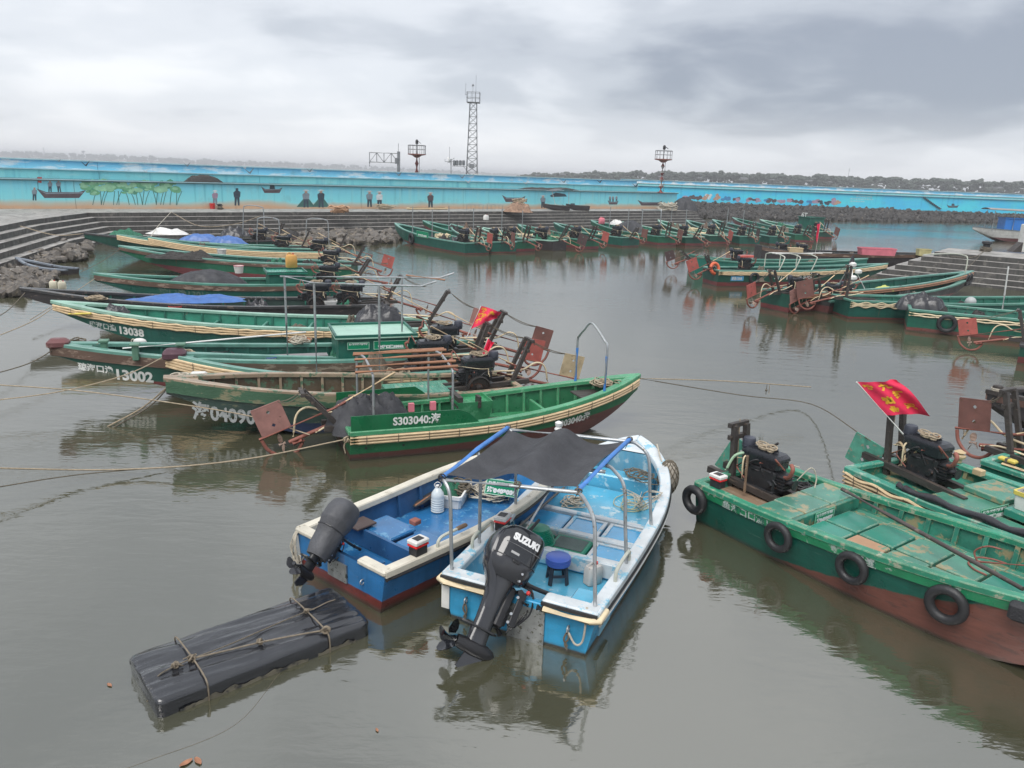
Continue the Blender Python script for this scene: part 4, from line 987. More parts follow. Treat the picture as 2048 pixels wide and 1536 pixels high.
def tarp(p, rx, ry, h, rz, label, mat_, seed, sq=3.0, name='tarpaulin', lump=.25, drape=.0, cat='tarpaulin', nu=28, fold=.5, pw=2.6):
    """cloth thrown over something: a rounded heap with folds that flare to the rim"""
    mb = MB(); off = Vector((seed * 3.7, seed * 1.3, 0)); nr = 22; rings = []
    for i in range(nr + 1):
        f = i / nr; rg = []
        for j in range(nu * 2):
            a = math.pi * j / nu; ca, sa = math.cos(a), math.sin(a); k = (abs(ca) ** sq + abs(sa) ** sq) ** (-1 / sq)
            zz = h * (1 - f ** pw); wv = 1 + .05 * f * math.sin(a * 7 + seed) + .04 * f * math.sin(a * 13 + 2 * seed)
            x, y = rx * f * ca * k * wv, ry * f * sa * k * wv
            nz = mnoise.noise(Vector((x, y, 0)) * 2.2 / max(rx, ry) * 1.2 + off) * lump * h + mnoise.noise(Vector((x * 5 / rx, y * 5 / ry, 3)) + off) * lump * .4 * h
            fd = abs(mnoise.noise(Vector((ca * 3, sa * 3, f * .7)) + off)) * fold * .12 * h + abs(mnoise.noise(Vector((x * 7 / rx, y * 7 / ry, 9)) + off)) * fold * .10 * h + abs(mnoise.noise(Vector((x * 15 / rx, y * 9 / ry, 7)) + off)) * fold * .05 * h
            rg.append(Vector((x, y, max(.0 if f > .95 else .01, zz + nz * (1 - f ** 4) - fd * (1 - f ** 6)))))
        rings.append(rg)
    mb.loft(rings[1:], True, False); o = mb.obj(name, mat_, None, 60, tuple(p), (0, 0, rz)); return tag(o, label, cat)
def crate(p, rz, lx, ly, h, mat_, rimm, label, cat='crate', name='crate', group=None, flare=1.08):
    t = thing(name, label, cat, tuple(p), rz, group); mb = MB(); th = .015
    def rr(x, y, z, c=.03): return [Vector(q) for q in ((x - c, -y, z), (x, -y + c, z), (x, y - c, z), (x - c, y, z), (-x + c, y, z), (-x, y - c, z), (-x, -y + c, z), (-x + c, -y, z))]
    o0, o1 = rr(lx / 2, ly / 2, 0), rr(lx / 2 * flare, ly / 2 * flare, h); i1, i0 = rr(lx / 2 * flare - th, ly / 2 * flare - th, h), rr(lx / 2 - th, ly / 2 - th, th)
    mb.loft([o0, o1, i1, i0]); mb.obj('body', mat_, t, 30)
    mb = MB(); mb.loft([rr(lx / 2 * flare + .012, ly / 2 * flare + .012, h - .05), rr(lx / 2 * flare + .014, ly / 2 * flare + .014, h + .006), rr(lx / 2 * flare - th, ly / 2 * flare - th, h + .006)], False, False); mb.obj('rim', rimm, t, 30)
    for sg in (-1, 1): boxp('handle', -.07, .07, sg * (ly / 2 * flare * .99 + .002), sg * (ly / 2 * flare + .012), h * .55, h * .72, rimm, t)
    return t
def bucket(p, r, h, mat_, rimm, label, name='bucket', cat='bucket', group=None):
    t = thing(name, label, cat, tuple(p), random.uniform(0, 3), group)
    mb = MB(); mb.lathe([(r * .78, 0), (r, h), (r * .94, h), (r * .74, .02)], 18); mb.obj('body', mat_, t, 40)
    mb = MB(); mb.torus((0, 0, h), r, r * .06, n=18, k=6); mb.obj('rim', rimm, t, 50); mb = MB(); mb.tube(curve_pts([(r, 0, h), (r * .9, .03, h * .62), (0, r * 1.05, h * .45), (-r * .9, .03, h * .62), (-r, 0, h)], 5), .006, 5); mb.obj('handle', steel, t); return t
def jerry(p, rz, w, h, mat_, label, name='jerrycan', group=None):
    t = thing(name, label, 'jerrycan', tuple(p), rz, group); mb = MB(); rings = []
    for z, k in ((0, .9), (.04 * h, 1), (.72 * h, 1), (.85 * h, .85), (.9 * h, .5)): rings.append([Vector((x * k * w, y * k * w * .65, z)) for x, y in ((.5, -.35), (.5, .35), (.35, .5), (-.35, .5), (-.5, .35), (-.5, -.35), (-.35, -.5), (.35, -.5))])
    mb.loft(rings); mb.obj('body', mat_, t, 40); mb = MB(); mb.cyl((w * .18, 0, h * .88), (w * .18, 0, h), w * .11, n=10); mb.obj('cap', red_p, t); mb = MB(); mb.tube(curve_pts([(w * .02, 0, h * .86), (-w * .05, 0, h * .98), (-w * .25, 0, h * .98), (-w * .36, 0, h * .8)], 4), w * .06, 6); mb.obj('handle', mat_, t); return t
def pole(a, b, r, mat_, label, name='pole', cat='pole', group=None, n=8):
    a, b = Vector(a), Vector(b); o = bpy.data.objects.new(name, None)
    mb = MB(); d = b - a; mb.tube([(0, 0, 0), d * .33 + Vector((0, 0, -.004)), d * .66, d], [r, r, r * .95, r * .9], n); o = mb.obj(name, mat_, None, 50, tuple(a)); return tag(o, label, cat, group)
def rope(pts, r, mat_, label, sm=6):
    pts = [Vector(p) for p in pts]; P2 = curve_pts(pts, sm) if len(pts) > 2 else pts; o = P2[0].copy()
    mb = MB(); mb.tube([p - o for p in P2], r, 5); ob = mb.obj('mooring_rope', mat_, None, 50, tuple(o)); return tag(ob, label, 'rope', 'mooring ropes')
def flag(p_base, p_top, w, h, label, chars, drop=.25, tip=1.0, seed=1, facing=None):
    """p_base to p_top is the staff; cloth flies along +side"""
    a, b = Vector(p_base), Vector(p_top); t = thing('flag', label, 'flag', tuple(a)); d = b - a
    mb = MB(); mb.cyl((0, 0, 0), d, .014, .012, 7); mb.obj('staff', white_p, t)
    sd_ = facing.normalized(); dn = -d.normalized()
    def cl(u, v):
        k = 1 - (1 - tip) * u; wave = .085 * math.sin(u * 6.5 + v * 2.2 + seed) * u + .05 * math.sin(u * 13 - v * 5 + seed) * u
        nrm = sd_.cross(dn); return d + dn * (v * h * k + u * .02) + sd_ * (u * w * (1 - .10 * math.sin(v * 3))) + Vector((0, 0, -drop * u * u * w - .10 * u * math.sin(v * 5 + seed) * w)) + nrm * wave
    mb = MB(); mb.grid(cl, 22, 16); co = mb.obj('cloth', flag_r, t, 80)
    for ch, u, v, sz in chars:
        for sg in (1, -1):
            def mp(x, y, z): 
                uu, vv = min(1, max(0, u + x / w)), min(1, max(0, v - y / h)); e = .02; P0 = cl(uu, vv); du = cl(min(1, uu + e), vv) - cl(max(0, uu - e), vv); dv = cl(uu, min(1, vv + e)) - cl(uu, max(0, vv - e)); nn = du.cross(dv).normalized()
                return P0 + nn * (.004 * sg)
            text_obj('lettering', ch, sz, texty, co, mp, .012, 0.0)
    return t
def hoop(b, pts, r, name='pipe_hoop', mat_=None, n=7, sm=5): mb = MB(); mb.tube(curve_pts(pts, sm) if len(pts) > 2 else pts, r, n); return mb.obj(name, mat_ or steel, b.root, 50)
def sign(b, c, ux, uz, w, h, l1, l2, par=None, plain=False):
    """green registration board: centre, right and up unit vectors in boat space"""
    ux, uz = Vector(ux).normalized(), Vector(uz).normalized(); n = ux.cross(uz); c = Vector(c)
    gm = M('sign_green', (.0, .24, .115), .35, var=.06); bm_ = M('sign_border', (.45, .72, .56), .4, var=.05)
    mb = MB(); mb.add([c + ux * (i * w / 2) + uz * (j * h / 2) + n * k for k in (0, .008) for i, j in ((-1, -1), (1, -1), (1, 1), (-1, 1))], [(3, 2, 1, 0), (4, 5, 6, 7), (0, 1, 5, 4), (1, 2, 6, 5), (2, 3, 7, 6), (3, 0, 4, 7)]); o = mb.obj('sign_board', gm, b.root)
    mb = MB(); e = .012
    for (x0, x1, z0, z1) in ((-w / 2, w / 2, h / 2 - e, h / 2), (-w / 2, w / 2, -h / 2, -h / 2 + e), (-w / 2, -w / 2 + e, -h / 2 + e, h / 2 - e), (w / 2 - e, w / 2, -h / 2 + e, h / 2 - e)): mb.add([c + ux * x + uz * z + n * .0095 for x, z in ((x0, z0), (x1, z0), (x1, z1), (x0, z1))], [(0, 1, 2, 3)])
    mb.obj('border', bm_, o)
    s2 = h * .36; me_w = w * .86
    def mk(body, size, zc, bold):
        me = text_mesh(body, size, bold, 0.0, 'CENTER'); xs = [v.co.x for v in me.vertices]; k = min(1.25, me_w / (max(xs) - min(xs)))
        for v in me.vertices: v.co = c + ux * (v.co.x * k) + uz * (zc + v.co.y) + n * .011
        me.materials.append(M('sign_white', (.82, .84, .82), .5, var=.03, bump=0)); place(me, 'lettering', o)
    if l1: mk(l1, h * .26, h * .13, .004)
    if l2: mk(l2, s2, -h * .34, .008)
    return o
# ------------------------------------------------------------------ foreground boats
def mid(a, b): return (a + b) / 2
lb_hull = hull_mat('light_blue_hull', (.04, .34, .60), (.06, .035, .03), .035, 0, (.30, .50, .60), .12, .35)
lb = M('light_blue_paint', (.10, .42, .62), .22, var=.18, vs=2, wear=(.45, .62, .68), wamt=.36, ws=3.5, bump=.15, edge=(.6, .68, .7), coat=.4)
lb_in = M('light_blue_lining', (.12, .38, .55), .35, var=.2, vs=3, wear=(.42, .56, .62), wamt=.42, ws=3, streak=(.30, .45, .5), samt=.4)
lb_rail = M('chalky_white_rail', (.62, .66, .68), .45, var=.15, vs=3, wear=(.22, .48, .62), wamt=.40, ws=5, edge=(.16, .40, .55))
lb_hatch = M('blue_hatch_paint', (.05, .36, .66), .18, var=.14, vs=3, wear=(.3, .5, .62), wamt=.2, edge=(.55, .65, .68), coat=.5)
S = mid(W(868, 1166, .55), W(1207, 1206, .55)); Bo = W(1278, 874, .85)
b2 = Boat('motor_boat', 'light blue open boat with black canopy and large black outboard motor', S, Bo, B=1.94, zs=.52, zb=.82, zf=.14, draft=.22, ws=.95, um=.45, pb=2.4, qb=.72, cb=.84, rise0=.62, rk=1.6, hull=lb_hull, inner=lb_in, deck=lb, rail=lb_rail, gw=.13, gh=.05, u_in=.9, bow_drop=.42)
b2.ribs(9, .3, .86, lb, .04, .035)
h0 = b2.hb(0); zt = b2.zsh(0)
# transom: cut-down middle with chequer plate, caps, cream fender bars
for sg, n_ in ((1, 'a'), (-1, 'b')):
    boxp('transom_cap', -.03, .16, sg * .30, sg * (h0 + .02), zt - .02, zt + .055, lb_rail, b2.root, ch=.02)
    boxp('rubber_strip', -.058, -.033, sg * .30, sg * (h0 + .02), zt - .005, zt + .03, black_rub, b2.root)
    mb = MB(); mb.tube([(-.075, sg * .34, zt - .035), (-.075, sg * (h0 - .05), zt - .035), (-.04, sg * (h0 + .04), zt - .03), (.2, sg * (h0 + .045), zt - .03)], .036, 8); mb.obj('fender_bar', hose, b2.root, 50)
    mb = MB(); mb.tube([(-.075, sg * .27, zt - .035), (-.075, sg * .33, zt - .035)], .037, 8); mb.obj('fender_end', black_rub, b2.root, 50)
    mb = MB(); mb.torus((-.03, sg * .62, .30), .035, .01, (0, 1, 0), 12, 5); mb.obj('eye_ring', steel, b2.root, 50)
    mb = MB(); mb.tube(curve_pts([(-.04, sg * .62, .28), (-.05, sg * .64, .2), (-.05, sg * .60, .12), (-.05, sg * .63, .06)], 4), .012, 5).tube(curve_pts([(-.045, sg * .62, .28), (-.06, sg * .59, .18), (-.05, sg * .63, .10)], 4), .012, 5); mb.obj('rope_end', rope_d, b2.root, 50)
mb = MB(); mb.tube(curve_pts([(-.04, -.62, .28), (-.06, -.72, .16), (-.07, -.8, .22), (-.06, -.82, .42), (.02, -.80, zt + .07)], 6), .012, 6); mb.obj('stern_line', rope_p, b2.root, 50)
boxp('transom_notch', -.012, .05, -.30, .30, zt - .12, zt - .02, lb_hull, b2.root, ch=.01)
chq = M('chequer_plate', (.40, .41, .40), .35, metal=.7, var=.3, vs=9, wear=(.12, .12, .09), wamt=.35, ws=12)
boxp('engine_plate', -.022, -.004, -.34, .10, -.02, .42, chq, b2.root)
boxp('patch', -.02, -.003, .84, .94, .12, .42, white, b2.root)
# well deck, thwarts, hatches
zd = .34
boxp('thwart', 1.42, 1.54, -.84, .84, .16, zd + .03, lb_rail, b2.root, ch=.015)
boxp('thwart', 1.424, 1.436, -.83, .83, .16, zd, M('deep_blue_panel', (.02, .25, .50), .3, wear=(.4, .55, .62), wamt=.25, ws=6), b2.root)
for (x0, x1) in ((2.02, 2.12), (2.66, 2.76)): boxp('thwart', x0, x1, -.84, .84, .17, zd + .03, lb_rail, b2.root, ch=.015)
for (x0, x1, row) in ((1.56, 2.00, 0), (2.14, 2.64, 1)):
    for k, (y0, y1) in enumerate(((-.80, -.28), (-.24, .26), (.30, .80))):
        if row == 0 and k == 1: 
            o = b2.hatch(x0, x1, y0, y1, .17, .17, green_p, ch=.02); boxp('mat', x0 + .06, x1 - .06, y0 + .05, y1 - .05, .3405, .347, M('grey_rubber_mat', (.09, .13, .12), .7, bump=.5, bs=120), o); continue
        if row == 0 and k == 2: b2.hatch(x0, x1, y0, y1, .17, .15, green_p, ch=.02); continue
        b2.hatch(x0, x1, y0, y1, .17, .16, lb_hatch, ch=.015, rim=None if (row == 1 and k == 2) else lb_rail)
boxp('fore_platform', 2.80, 3.9, -.80, .80, .15, .30, lb, b2.root, ch=.02); boxp('fore_step', 3.92, 4.22, -.5, .5, .16, .52, lb, b2.root, ch=.02)
mb = MB(); mb.cbox((.42, -.70, .40), (.44, .42, .06), .02); mb.obj('stern_seat', lb, b2.root); boxp('seat_box', .22, .62, -.90, -.50, .15, .368, lb_in, b2.root)
# pipe handles on the gunwale
for sg, x in ((1, .95), (-1, 1.0), ):
    yy = sg * (b2.hb(x / b2.L) - .05); z_ = b2.zsh(x / b2.L) + .05; hoop(b2, [(x - .28, yy, z_ - .02), (x - .28, yy, z_ + .08), (x - .2, yy, z_ + .14), (x + .22, yy, z_ + .14), (x + .28, yy, z_ + .06), (x + .28, yy, z_ - .02)], .022, 'grab_handle', M('cream_pipe', (.55, .56, .48), .4, wear=(.2, .3, .25), wamt=.3))
# black rub strip with white line along both sides
for sg in (1, -1):
    rows = []; pts = []
    for i in range(41):
        u = i / 40; p, n_ = b2.side_z(u * b2.L, b2.zsh(u) - .02, sg, .03); pts.append(p + Vector((0, 0, -.03)))
    mb = MB(); mb.tube(pts, .026, 6); mb.obj('rub_rail', black_rub, b2.root, 50)
    mb = MB(); mb.tube([p + Vector((0, sg * .012, -.05)) for p in pts[:33]], .014, 6); mb.obj('white_pipe', white_p, b2.root, 50)
# canopy
zc = 1.62
cNL, cNR, cFL, cFR = (b2.px(884, 955, zc), b2.px(1157, 980, zc), b2.px(1016, 855, zc + .05), b2.px(1259, 879, zc + .05))
blue_pipe = M('blue_taped_pipe', (.05, .20, .55), .4, var=.2, vs=6)
mb = MB(); mb.tube([cNL, cNL.lerp(cFL, .5) + Vector((0, 0, .02)), cFL], .030, 8); mb.obj('canopy_rail', blue_pipe, b2.root, 50)
mb = MB(); mb.tube([cNR, cNR.lerp(cFR, .5) + Vector((0, 0, .02)), cFR], .030, 8); mb.obj('canopy_rail', blue_pipe, b2.root, 50)
for a, c in ((cNL, cNR), (cFL, cFR), (cNL.lerp(cFL, .5) + Vector((0, 0, -.09)), cNR.lerp(cFR, .5) + Vector((0, 0, -.09)))): mb = MB(); mb.tube([a + Vector((0, 0, -.03)), a.lerp(c, .5) + Vector((0, 0, -.02)), c + Vector((0, 0, -.03))], .026, 8); mb.obj('canopy_crossbar', steel, b2.root, 50)
def gun(b, x, sg, inset=.06): u = x / b.L; return Vector((x, sg * (b.hb(u) - inset), b.zsh(u) + b.gh))
for (x, sg, t_) in ((.08, 1, 0), (.10, -1, 0), (cNL.x + .62, 1, .5), (cNR.x + .55, -1, .5), (cFL.x - .1, 1, 1.), (cFR.x - .15, -1, 1.)):
    a = gun(b2, max(.08, x), sg); tp = (cNL.lerp(cFL, t_) if sg > 0 else cNR.lerp(cFR, t_)) + Vector((0, 0, -.03)); c = a.copy(); c.z = tp.z - .14; c.y = a.y + (tp.y - a.y) * .3; c.x = a.x + (tp.x - a.x) * .35
    hoop(b2, [a, a.lerp(c, .5), c, c.lerp(tp, .6) + Vector((0, 0, .05)), tp], .022, 'canopy_post')
def cloth(u, v):
    p = cNL.lerp(cNR, u).lerp(cFL.lerp(cFR, u), v); e = .96; c = mid(mid(cNL, cNR), mid(cFL, cFR)); p = c + (p - c) * e
    p.z = zc + .02 + .16 * math.sin(v * math.pi * 1.0) * math.exp(-((u - .50) / .16) ** 2) * 0 + .15 * math.exp(-((u - .5) / .14) ** 2) * (.35 + .65 * v) - .085 * (math.sin(math.pi * u * 2) ** 2) * (.6 + .4 * math.sin(v * math.pi)) - .05 * math.exp(-((v - .5) / .1) ** 2) * abs(u - .5) * 0 + .012 * math.sin(u * 19 + v * 7) * math.sin(v * 9)
    s_ = math.sin(math.pi * u); p += (mid(cFL, cFR) - mid(cNL, cNR)).normalized() * (.07 * (1 - abs(2 * v - 1)) * 0 + (.10 * (s_) * (1 if v < .5 else -1) * abs(2 * v - 1) ** 3) * (-1 if abs(u - .5) < .0 else 1))
    q_ = math.sin(math.pi * v); p += (cNR - cNL).normalized() * (.05 * q_ * (1 if u < .5 else -1) * abs(2 * u - 1) ** 3); return p
mb = MB(); mb.grid(cloth, 36, 24); mb.obj('canopy_cloth', tarp_g, b2.root, 80)
for p in (cNL, cNR, cFL, cFR, cNL.lerp(cNR, .56)):
    mb = MB()
    for k in range(3): mb.torus(p + Vector((0, 0, -.01 * k)), .042, .008, (random.uniform(-1, 1), random.uniform(-1, 1), .3), 10, 5)
    mb.tube(curve_pts([p, p + Vector((.02, .02, -.06)), p + Vector((.0, .05, -.14))], 4), .005, 4); mb.obj('lashing', rope_d if p is not cNL else black_rub, b2.root)
p = cFL.lerp(cFR, .42); mb = MB(); mb.lathe([(.045, 0), (.055, .02), (.035, .05), (.045, .07), (.05, .11), (.02, .13)], 12, Matrix.Translation(p + Vector((0, 0, .03)))); mb.obj('navigation_light', white_p, b2.root, 40)
sgn_p = b2.px(1003, 968, .9)

# outboard motor -------------------------------------------------------------
gloss = M('outboard_gloss_black', (.012, .013, .016), .10, coat=.6, var=.2, vs=4, bump=.02, wear=(.06, .06, .065), wamt=.05)
satin = M('outboard_satin_grey', (.026, .027, .032), .20, coat=.4, var=.15, vs=5, bump=.04)
matt = M('outboard_matt_black', (.016, .016, .018), .4, var=.2, vs=8, bump=.1)
silver = M('zinc_bolt', (.6, .61, .62), .3, metal=.8, var=.1)
def sect(z, xc, rx, ry, n=24, e=3.2):
    out = []
    for i in range(n):
        a = 2 * math.pi * i / n; c, s_ = math.cos(a), math.sin(a); k = (abs(c) ** e + abs(s_) ** e) ** (-1 / e); out.append(Vector((xc + rx * c * k, ry * s_ * k, z)))
    return out
def outboard(label, loc, rz, tilt, roll, sc, cover=None, words=None):
    """z up the leg when upright, +x forward to the boat; pivot (clamp) at the origin"""
    root = thing('outboard_motor', label, 'outboard motor', tuple(loc)); root.rotation_mode = 'XYZ'
    Rm = Matrix.Rotation(rz, 4, 'Z') @ Matrix.Rotation(R(tilt), 4, 'Y') @ Matrix.Rotation(R(roll), 4, 'Z'); root.rotation_euler = Rm.to_euler(); root.scale = (sc,) * 3
    prof = [(.10, -.13, .17, .13), (.16, -.14, .215, .165), (.24, -.15, .245, .185), (.27, -.15, .25, .19), (.29, -.15, .245, .187), (.42, -.145, .25, .19), (.52, -.13, .235, .18), (.58, -.115, .205, .16), (.615, -.10, .16, .125), (.63, -.095, .09, .07)]
    if cover is None:
        mb = MB(); mb.loft([sect(*p) for p in prof[:5]]); co = mb.obj('lower_cowl', satin, root, 40)
        mb = MB(); mb.loft([sect(*p) for p in prof[4:]]); up_o = mb.obj('upper_cowl', gloss, root, 45)
        # aft face shroud: a raised satin panel down the back
        mb = MB(); rows = []
        for z, x, w in ((.60, -.215, .07), (.53, -.352, .085), (.42, -.402, .095), (.29, -.404, .10), (.16, -.362, .09), (.05, -.28, .075), (-.08, -.235, .062), (-.2, -.22, .055)): rows.append([Vector((x + .05, -w * 1.25, z)), Vector((x, -w, z)), Vector((x - .012, -w * .4, z)), Vector((x - .012, w * .4, z)), Vector((x, w, z)), Vector((x + .05, w * 1.25, z))])
        mb.loft(rows, True, True, False); mb.obj('rear_shroud', satin, root, 50)
        mb = MB()
        for k in range(3): mb.torus((-.15, 0, .275 + .004 * k), .0, .0, n=3, k=3)
        for k in range(3): boxp('vent_slit', -.225 - .03 * k, -.212 - .03 * k, -.06, .06, .612 - .022 * k, .618 - .022 * k, matt, up_o)
        for sg in (1, -1):
            boxp('cowl_latch', -.20, -.12, sg * .186, sg * .206, .255, .285, matt, co, ch=.008); boxp('decal', -.25, -.16, sg * .1875, sg * .1905, .33, .352, M('decal_silver', (.5, .5, .5), .4), up_o)
            for z_ in (.2, .13): mb = MB(); mb.cyl((-.05, sg * .15, z_), (-.05, sg * .178, z_), .012, n=8); mb.obj('bolt', silver, co)
        mb = MB(); mb.loft([sect(.281, -.15, .252, .192), sect(.289, -.15, .252, .192)]); mb.obj('cowl_seam', matt, root)
        if words:
            for sg in (1, -1):
                def mp(x, y, z, sg=sg):
                    X = -.15 + sg * (x) * -1 * (-1 if sg < 0 else -1) ; X = -.135 + (-x if sg > 0 else x) * .95; Z = .46 + y
                    t_ = max(0, min(1, (Z - .42) / .1)); ry = .19 + (.18 - .19) * t_; rx = .25 + (.235 - .25) * t_; xx = min(.93, abs((X + .14) / rx)); yy = ry * (1 - xx ** 3.2) ** (1 / 3.2); return Vector((X, sg * (yy + .003 + z), Z))
                text_obj('lettering', words, .088, M('cowl_lettering', (.78, .78, .78), .35, var=.03, bump=0), up_o, mp, .006, .0005, 'CENTER')
                mb = MB(); mb.tube([mp(x, -.045, .001) for x in (-.2, -.1, 0, .1, .2)], .004, 4); mb.obj('stripe', M('cowl_stripe', (.2, .2, .21), .4), up_o)
    else:
        mb = MB(); rings = []
        for (z, xc, rx, ry) in [(-.30, -.12, .15, .15), (-.15, -.13, .18, .17), (.02, -.13, .20, .18)] + [(p[0] + .02, p[1], p[2] * 1.1, p[3] * 1.13) for p in prof[1:]]:
            rg = sect(z, xc, rx, ry, 28, 2.6)
            for i, v in enumerate(rg):
                k = 1 + .10 * mnoise.noise(Vector((v.x * 9, v.y * 9, z * 3))) + .05 * math.sin(i * 1.9 + z * 8) * max(0, .3 - z); c = Vector((xc, 0, z)); rg[i] = c + (v - c) * k
            rings.append(rg)
        mb.loft(rings); mb.obj('cloth_cover', cover, root, 60)
        mb = MB(); mb.loft([[Vector((p.x * 1.0, p.y * 1.02, p.z)) for p in sect(.14 + .01 * k, -.14, .245, .195, 28, 2.6)] for k in range(2)]); mb.obj('cover_strap', tarp_b, root)
    # mid section
    mb = MB(); mb.loft([sect(.12, -.15, .15, .10, 16, 2.4), sect(-.10, -.15, .105, .068, 16, 2.4), sect(-.30, -.145, .095, .055, 16, 2.4), sect(-.52, -.14, .10, .05, 16, 2.4)]); mb.obj('leg', satin if cover is None else matt, root, 50)
    # clamp bracket and swivel
    mb = MB()
    for sg in (-1, 1): mb.cbox((.07, sg * .105, -.10), (.07, .03, .34), .01); mb.cyl((.08, sg * .12, -.02), (.15, sg * .12, -.02), .018, n=8)
    mb.cyl((.03, -.13, .05), (.03, .13, .05), .03, n=10).cbox((-.02, 0, -.12), (.09, .10, .40), .02); mb.cyl((-.02, .0, -.3), (.06, 0, -.36), .03, n=8); cb_ = mb.obj('clamp_bracket', matt, root, 40)
    mb = MB()
    for sg in (-1, 1):
        for z in (.0, -.16, -.24): mb.cyl((.02, sg * .122, z), (.02, sg * .132, z), .014, n=8)
    mb.obj('bolt', silver, cb_)
    mb = MB()
    for k in range(4): mb.tube(curve_pts([(.05, -.06 + .04 * k, .12), (.16, -.1 + .05 * k, .10 + .03 * k), (.20, -.12 + .07 * k, -.08), (.14, -.1 + .06 * k, -.22 - .03 * k)], 5), .009, 5)
    mb.obj('cables', matt, root, 50)
    mb = MB(); mb.ball((.10, -.13, .08), .022, 8, 5); mb.obj('red_knob', red_p, root)
    # anti-ventilation plate, gear case, skeg
    mb = MB(); pl = [Vector((x, y, -.53)) for x, y in ((.0, -.06), (-.05, -.10), (-.30, -.11), (-.38, -.07), (-.40, 0), (-.38, .07), (-.30, .11), (-.05, .10), (.0, .06))]
    mb.loft([pl, [v + Vector((0, 0, .015)) for v in pl]]); mb.obj('cavitation_plate', matt, root, 30).location.z = .13
    mb = MB(); mb.loft([sect(-.525, -.15, .11, .045, 16, 2.2), sect(-.64, -.14, .095, .032, 16, 2.2), sect(-.70, -.14, .09, .03, 16, 2.2)]); lu = mb.obj('lower_unit', satin if cover is None else matt, root, 50); lu.location.z = .13
    rg = []
    for x, r_ in ((.08, .012), (.05, .04), (-.02, .062), (-.15, .068), (-.27, .058), (-.33, .05)): rg.append([Vector((x, r_ * math.cos(a * math.pi / 6), -.70 + r_ * 1.1 * math.sin(a * math.pi / 6))) for a in range(12)])
    mb = MB(); mb.loft(rg); mb.obj('gear_case', matt, lu, 50)
    mb = MB(); sk = [Vector((.0, 0, -.74)), Vector((-.20, 0, -.74)), Vector((-.24, 0, -.90)), Vector((-.17, 0, -.93)), Vector((-.05, 0, -.86))]; mb.loft([[v + Vector((0, -.008, 0)) for v in sk], [v + Vector((0, .008, 0)) for v in sk]]); mb.obj('skeg', satin, lu)
    mb = MB()
    for k in range(3):
        R3 = Matrix.Rotation(k * 2.094 + .5, 3, 'X'); rows = []
        for r_, w_, tw, sk_ in ((.04, .045, 1.0, 0), (.08, .075, .85, -.01), (.12, .085, .7, -.02), (.155, .06, .6, -.035), (.165, .03, .55, -.04)): rows.append([R3 @ Vector((w_ * math.sin(tw) * q_ + sk_, w_ * math.cos(tw) * q_, r_)) + Vector((-.40, 0, -.70)) for q_ in (-1, -.3, .4, 1)])
        mb.loft(rows, False, False, False); mb.loft([[v + Vector((.006, 0, 0)) for v in reversed(r__)] for r__ in rows], False, False, False)
    mb.cyl((-.34, 0, -.70), (-.47, 0, -.70), .045, .03, 12); mb.obj('propeller', gloss if cover is None else satin, lu, 50)
    # tiller arm
    mb = MB(); mb.tube(curve_pts([(.05, -.03, .16), (.22, -.03, .17), (.45, -.02, .20), (.66, 0, .24)], 5), .022, 8); ta = mb.obj('tiller_arm', matt, root, 50); mb = MB(); mb.tube([(.50, -.018, .21), (.70, .004, .248)], .03, 10); mb.obj('grip', black_rub, ta, 50)
    return root
pv = b2.world((-.05, .06, zt - .0)); 
outboard('large black outboard motor with white lettering tilted up on the light blue boat', pv, b2.ang - R(8), 44, -40, 1.16, words='SUZUKI')

# loose things aboard
def at_boat(b, x, y, z): return b.world((x, y, z))
def stool(p, label):
    t = thing('stool', label, 'stool', tuple(p), .5); mb = MB(); mb.lathe([(.02, .29), (.15, .295), (.155, .31), (.155, .335), (.14, .345), (.02, .347)], 20); mb.obj('seat', blue_p, t, 40)
    mb = MB(); mb.lathe([(.157, .25), (.16, .30), (.15, .30), (.148, .25)], 20); mb.obj('skirt', blue_p, t, 40)
    dk = M('stool_leg_plastic', (.03, .035, .05), .5)
    for k in range(4):
        a = k * math.pi / 2 + .4; c, s_ = math.cos(a), math.sin(a); mb = MB(); mb.bar((c * .15, s_ * .15, 0), (c * .115, s_ * .115, .285), .05, .022, upv=(c, s_, 0)); mb.obj('leg', dk, t)
    for k in range(4):
        a, a2 = k * math.pi / 2 + .4, (k + 1) * math.pi / 2 + .4; mb = MB(); mb.bar((math.cos(a) * .135, math.sin(a) * .135, .11), (math.cos(a2) * .135, math.sin(a2) * .135, .11), .02, .03); mb.obj('stretcher', dk, t)
q_ = b2.px(1114, 1162, .145); stool(b2.world((q_.x, q_.y, .145)), 'blue plastic stool with dark legs in the light blue boat')
q_ = b2.px(1185, 1165, .15); jerry(b2.world((q_.x, q_.y, .145)), .6, .22, .28, M('stained_white_plastic', (.55, .53, .50), .5, wear=(.4, .28, .22), wamt=.3), 'stained white jerrycan against the side of the light blue boat', group='jerrycans')
q_ = b2.px(1077, 1075, .40); bk = thing('basket', 'upturned green ribbed plastic basket on the light blue boat', 'basket', tuple(b2.world((q_.x, q_.y, .345))))
mb = MB(); prof = []
for k in range(9): z = .20 * k / 9; r_ = .20 - .08 * (k / 9) ** 1.6; prof += [(r_ + .012, z), (r_ + .012, z + .012), (r_, z + .013), (r_, z + .022)]
prof += [(.06, .205)]; mb.lathe(prof, 26); mb.obj('body', green_p, bk, 30); mb = MB(); mb.torus((0, 0, .01), .215, .014, n=26, k=6); mb.obj('rim', green_p, bk, 50)
a = b2.px(1060, 1095, .55); c = b2.px(1160, 985, .45); 
pole(b2.world(b2.px(1035, 1090, .50)), b2.world(b2.px(1078, 1040, .62)), .022, black_rub, 'short dark pole leaning across the green basket', 'boat_pole', group='poles lying in the boats')
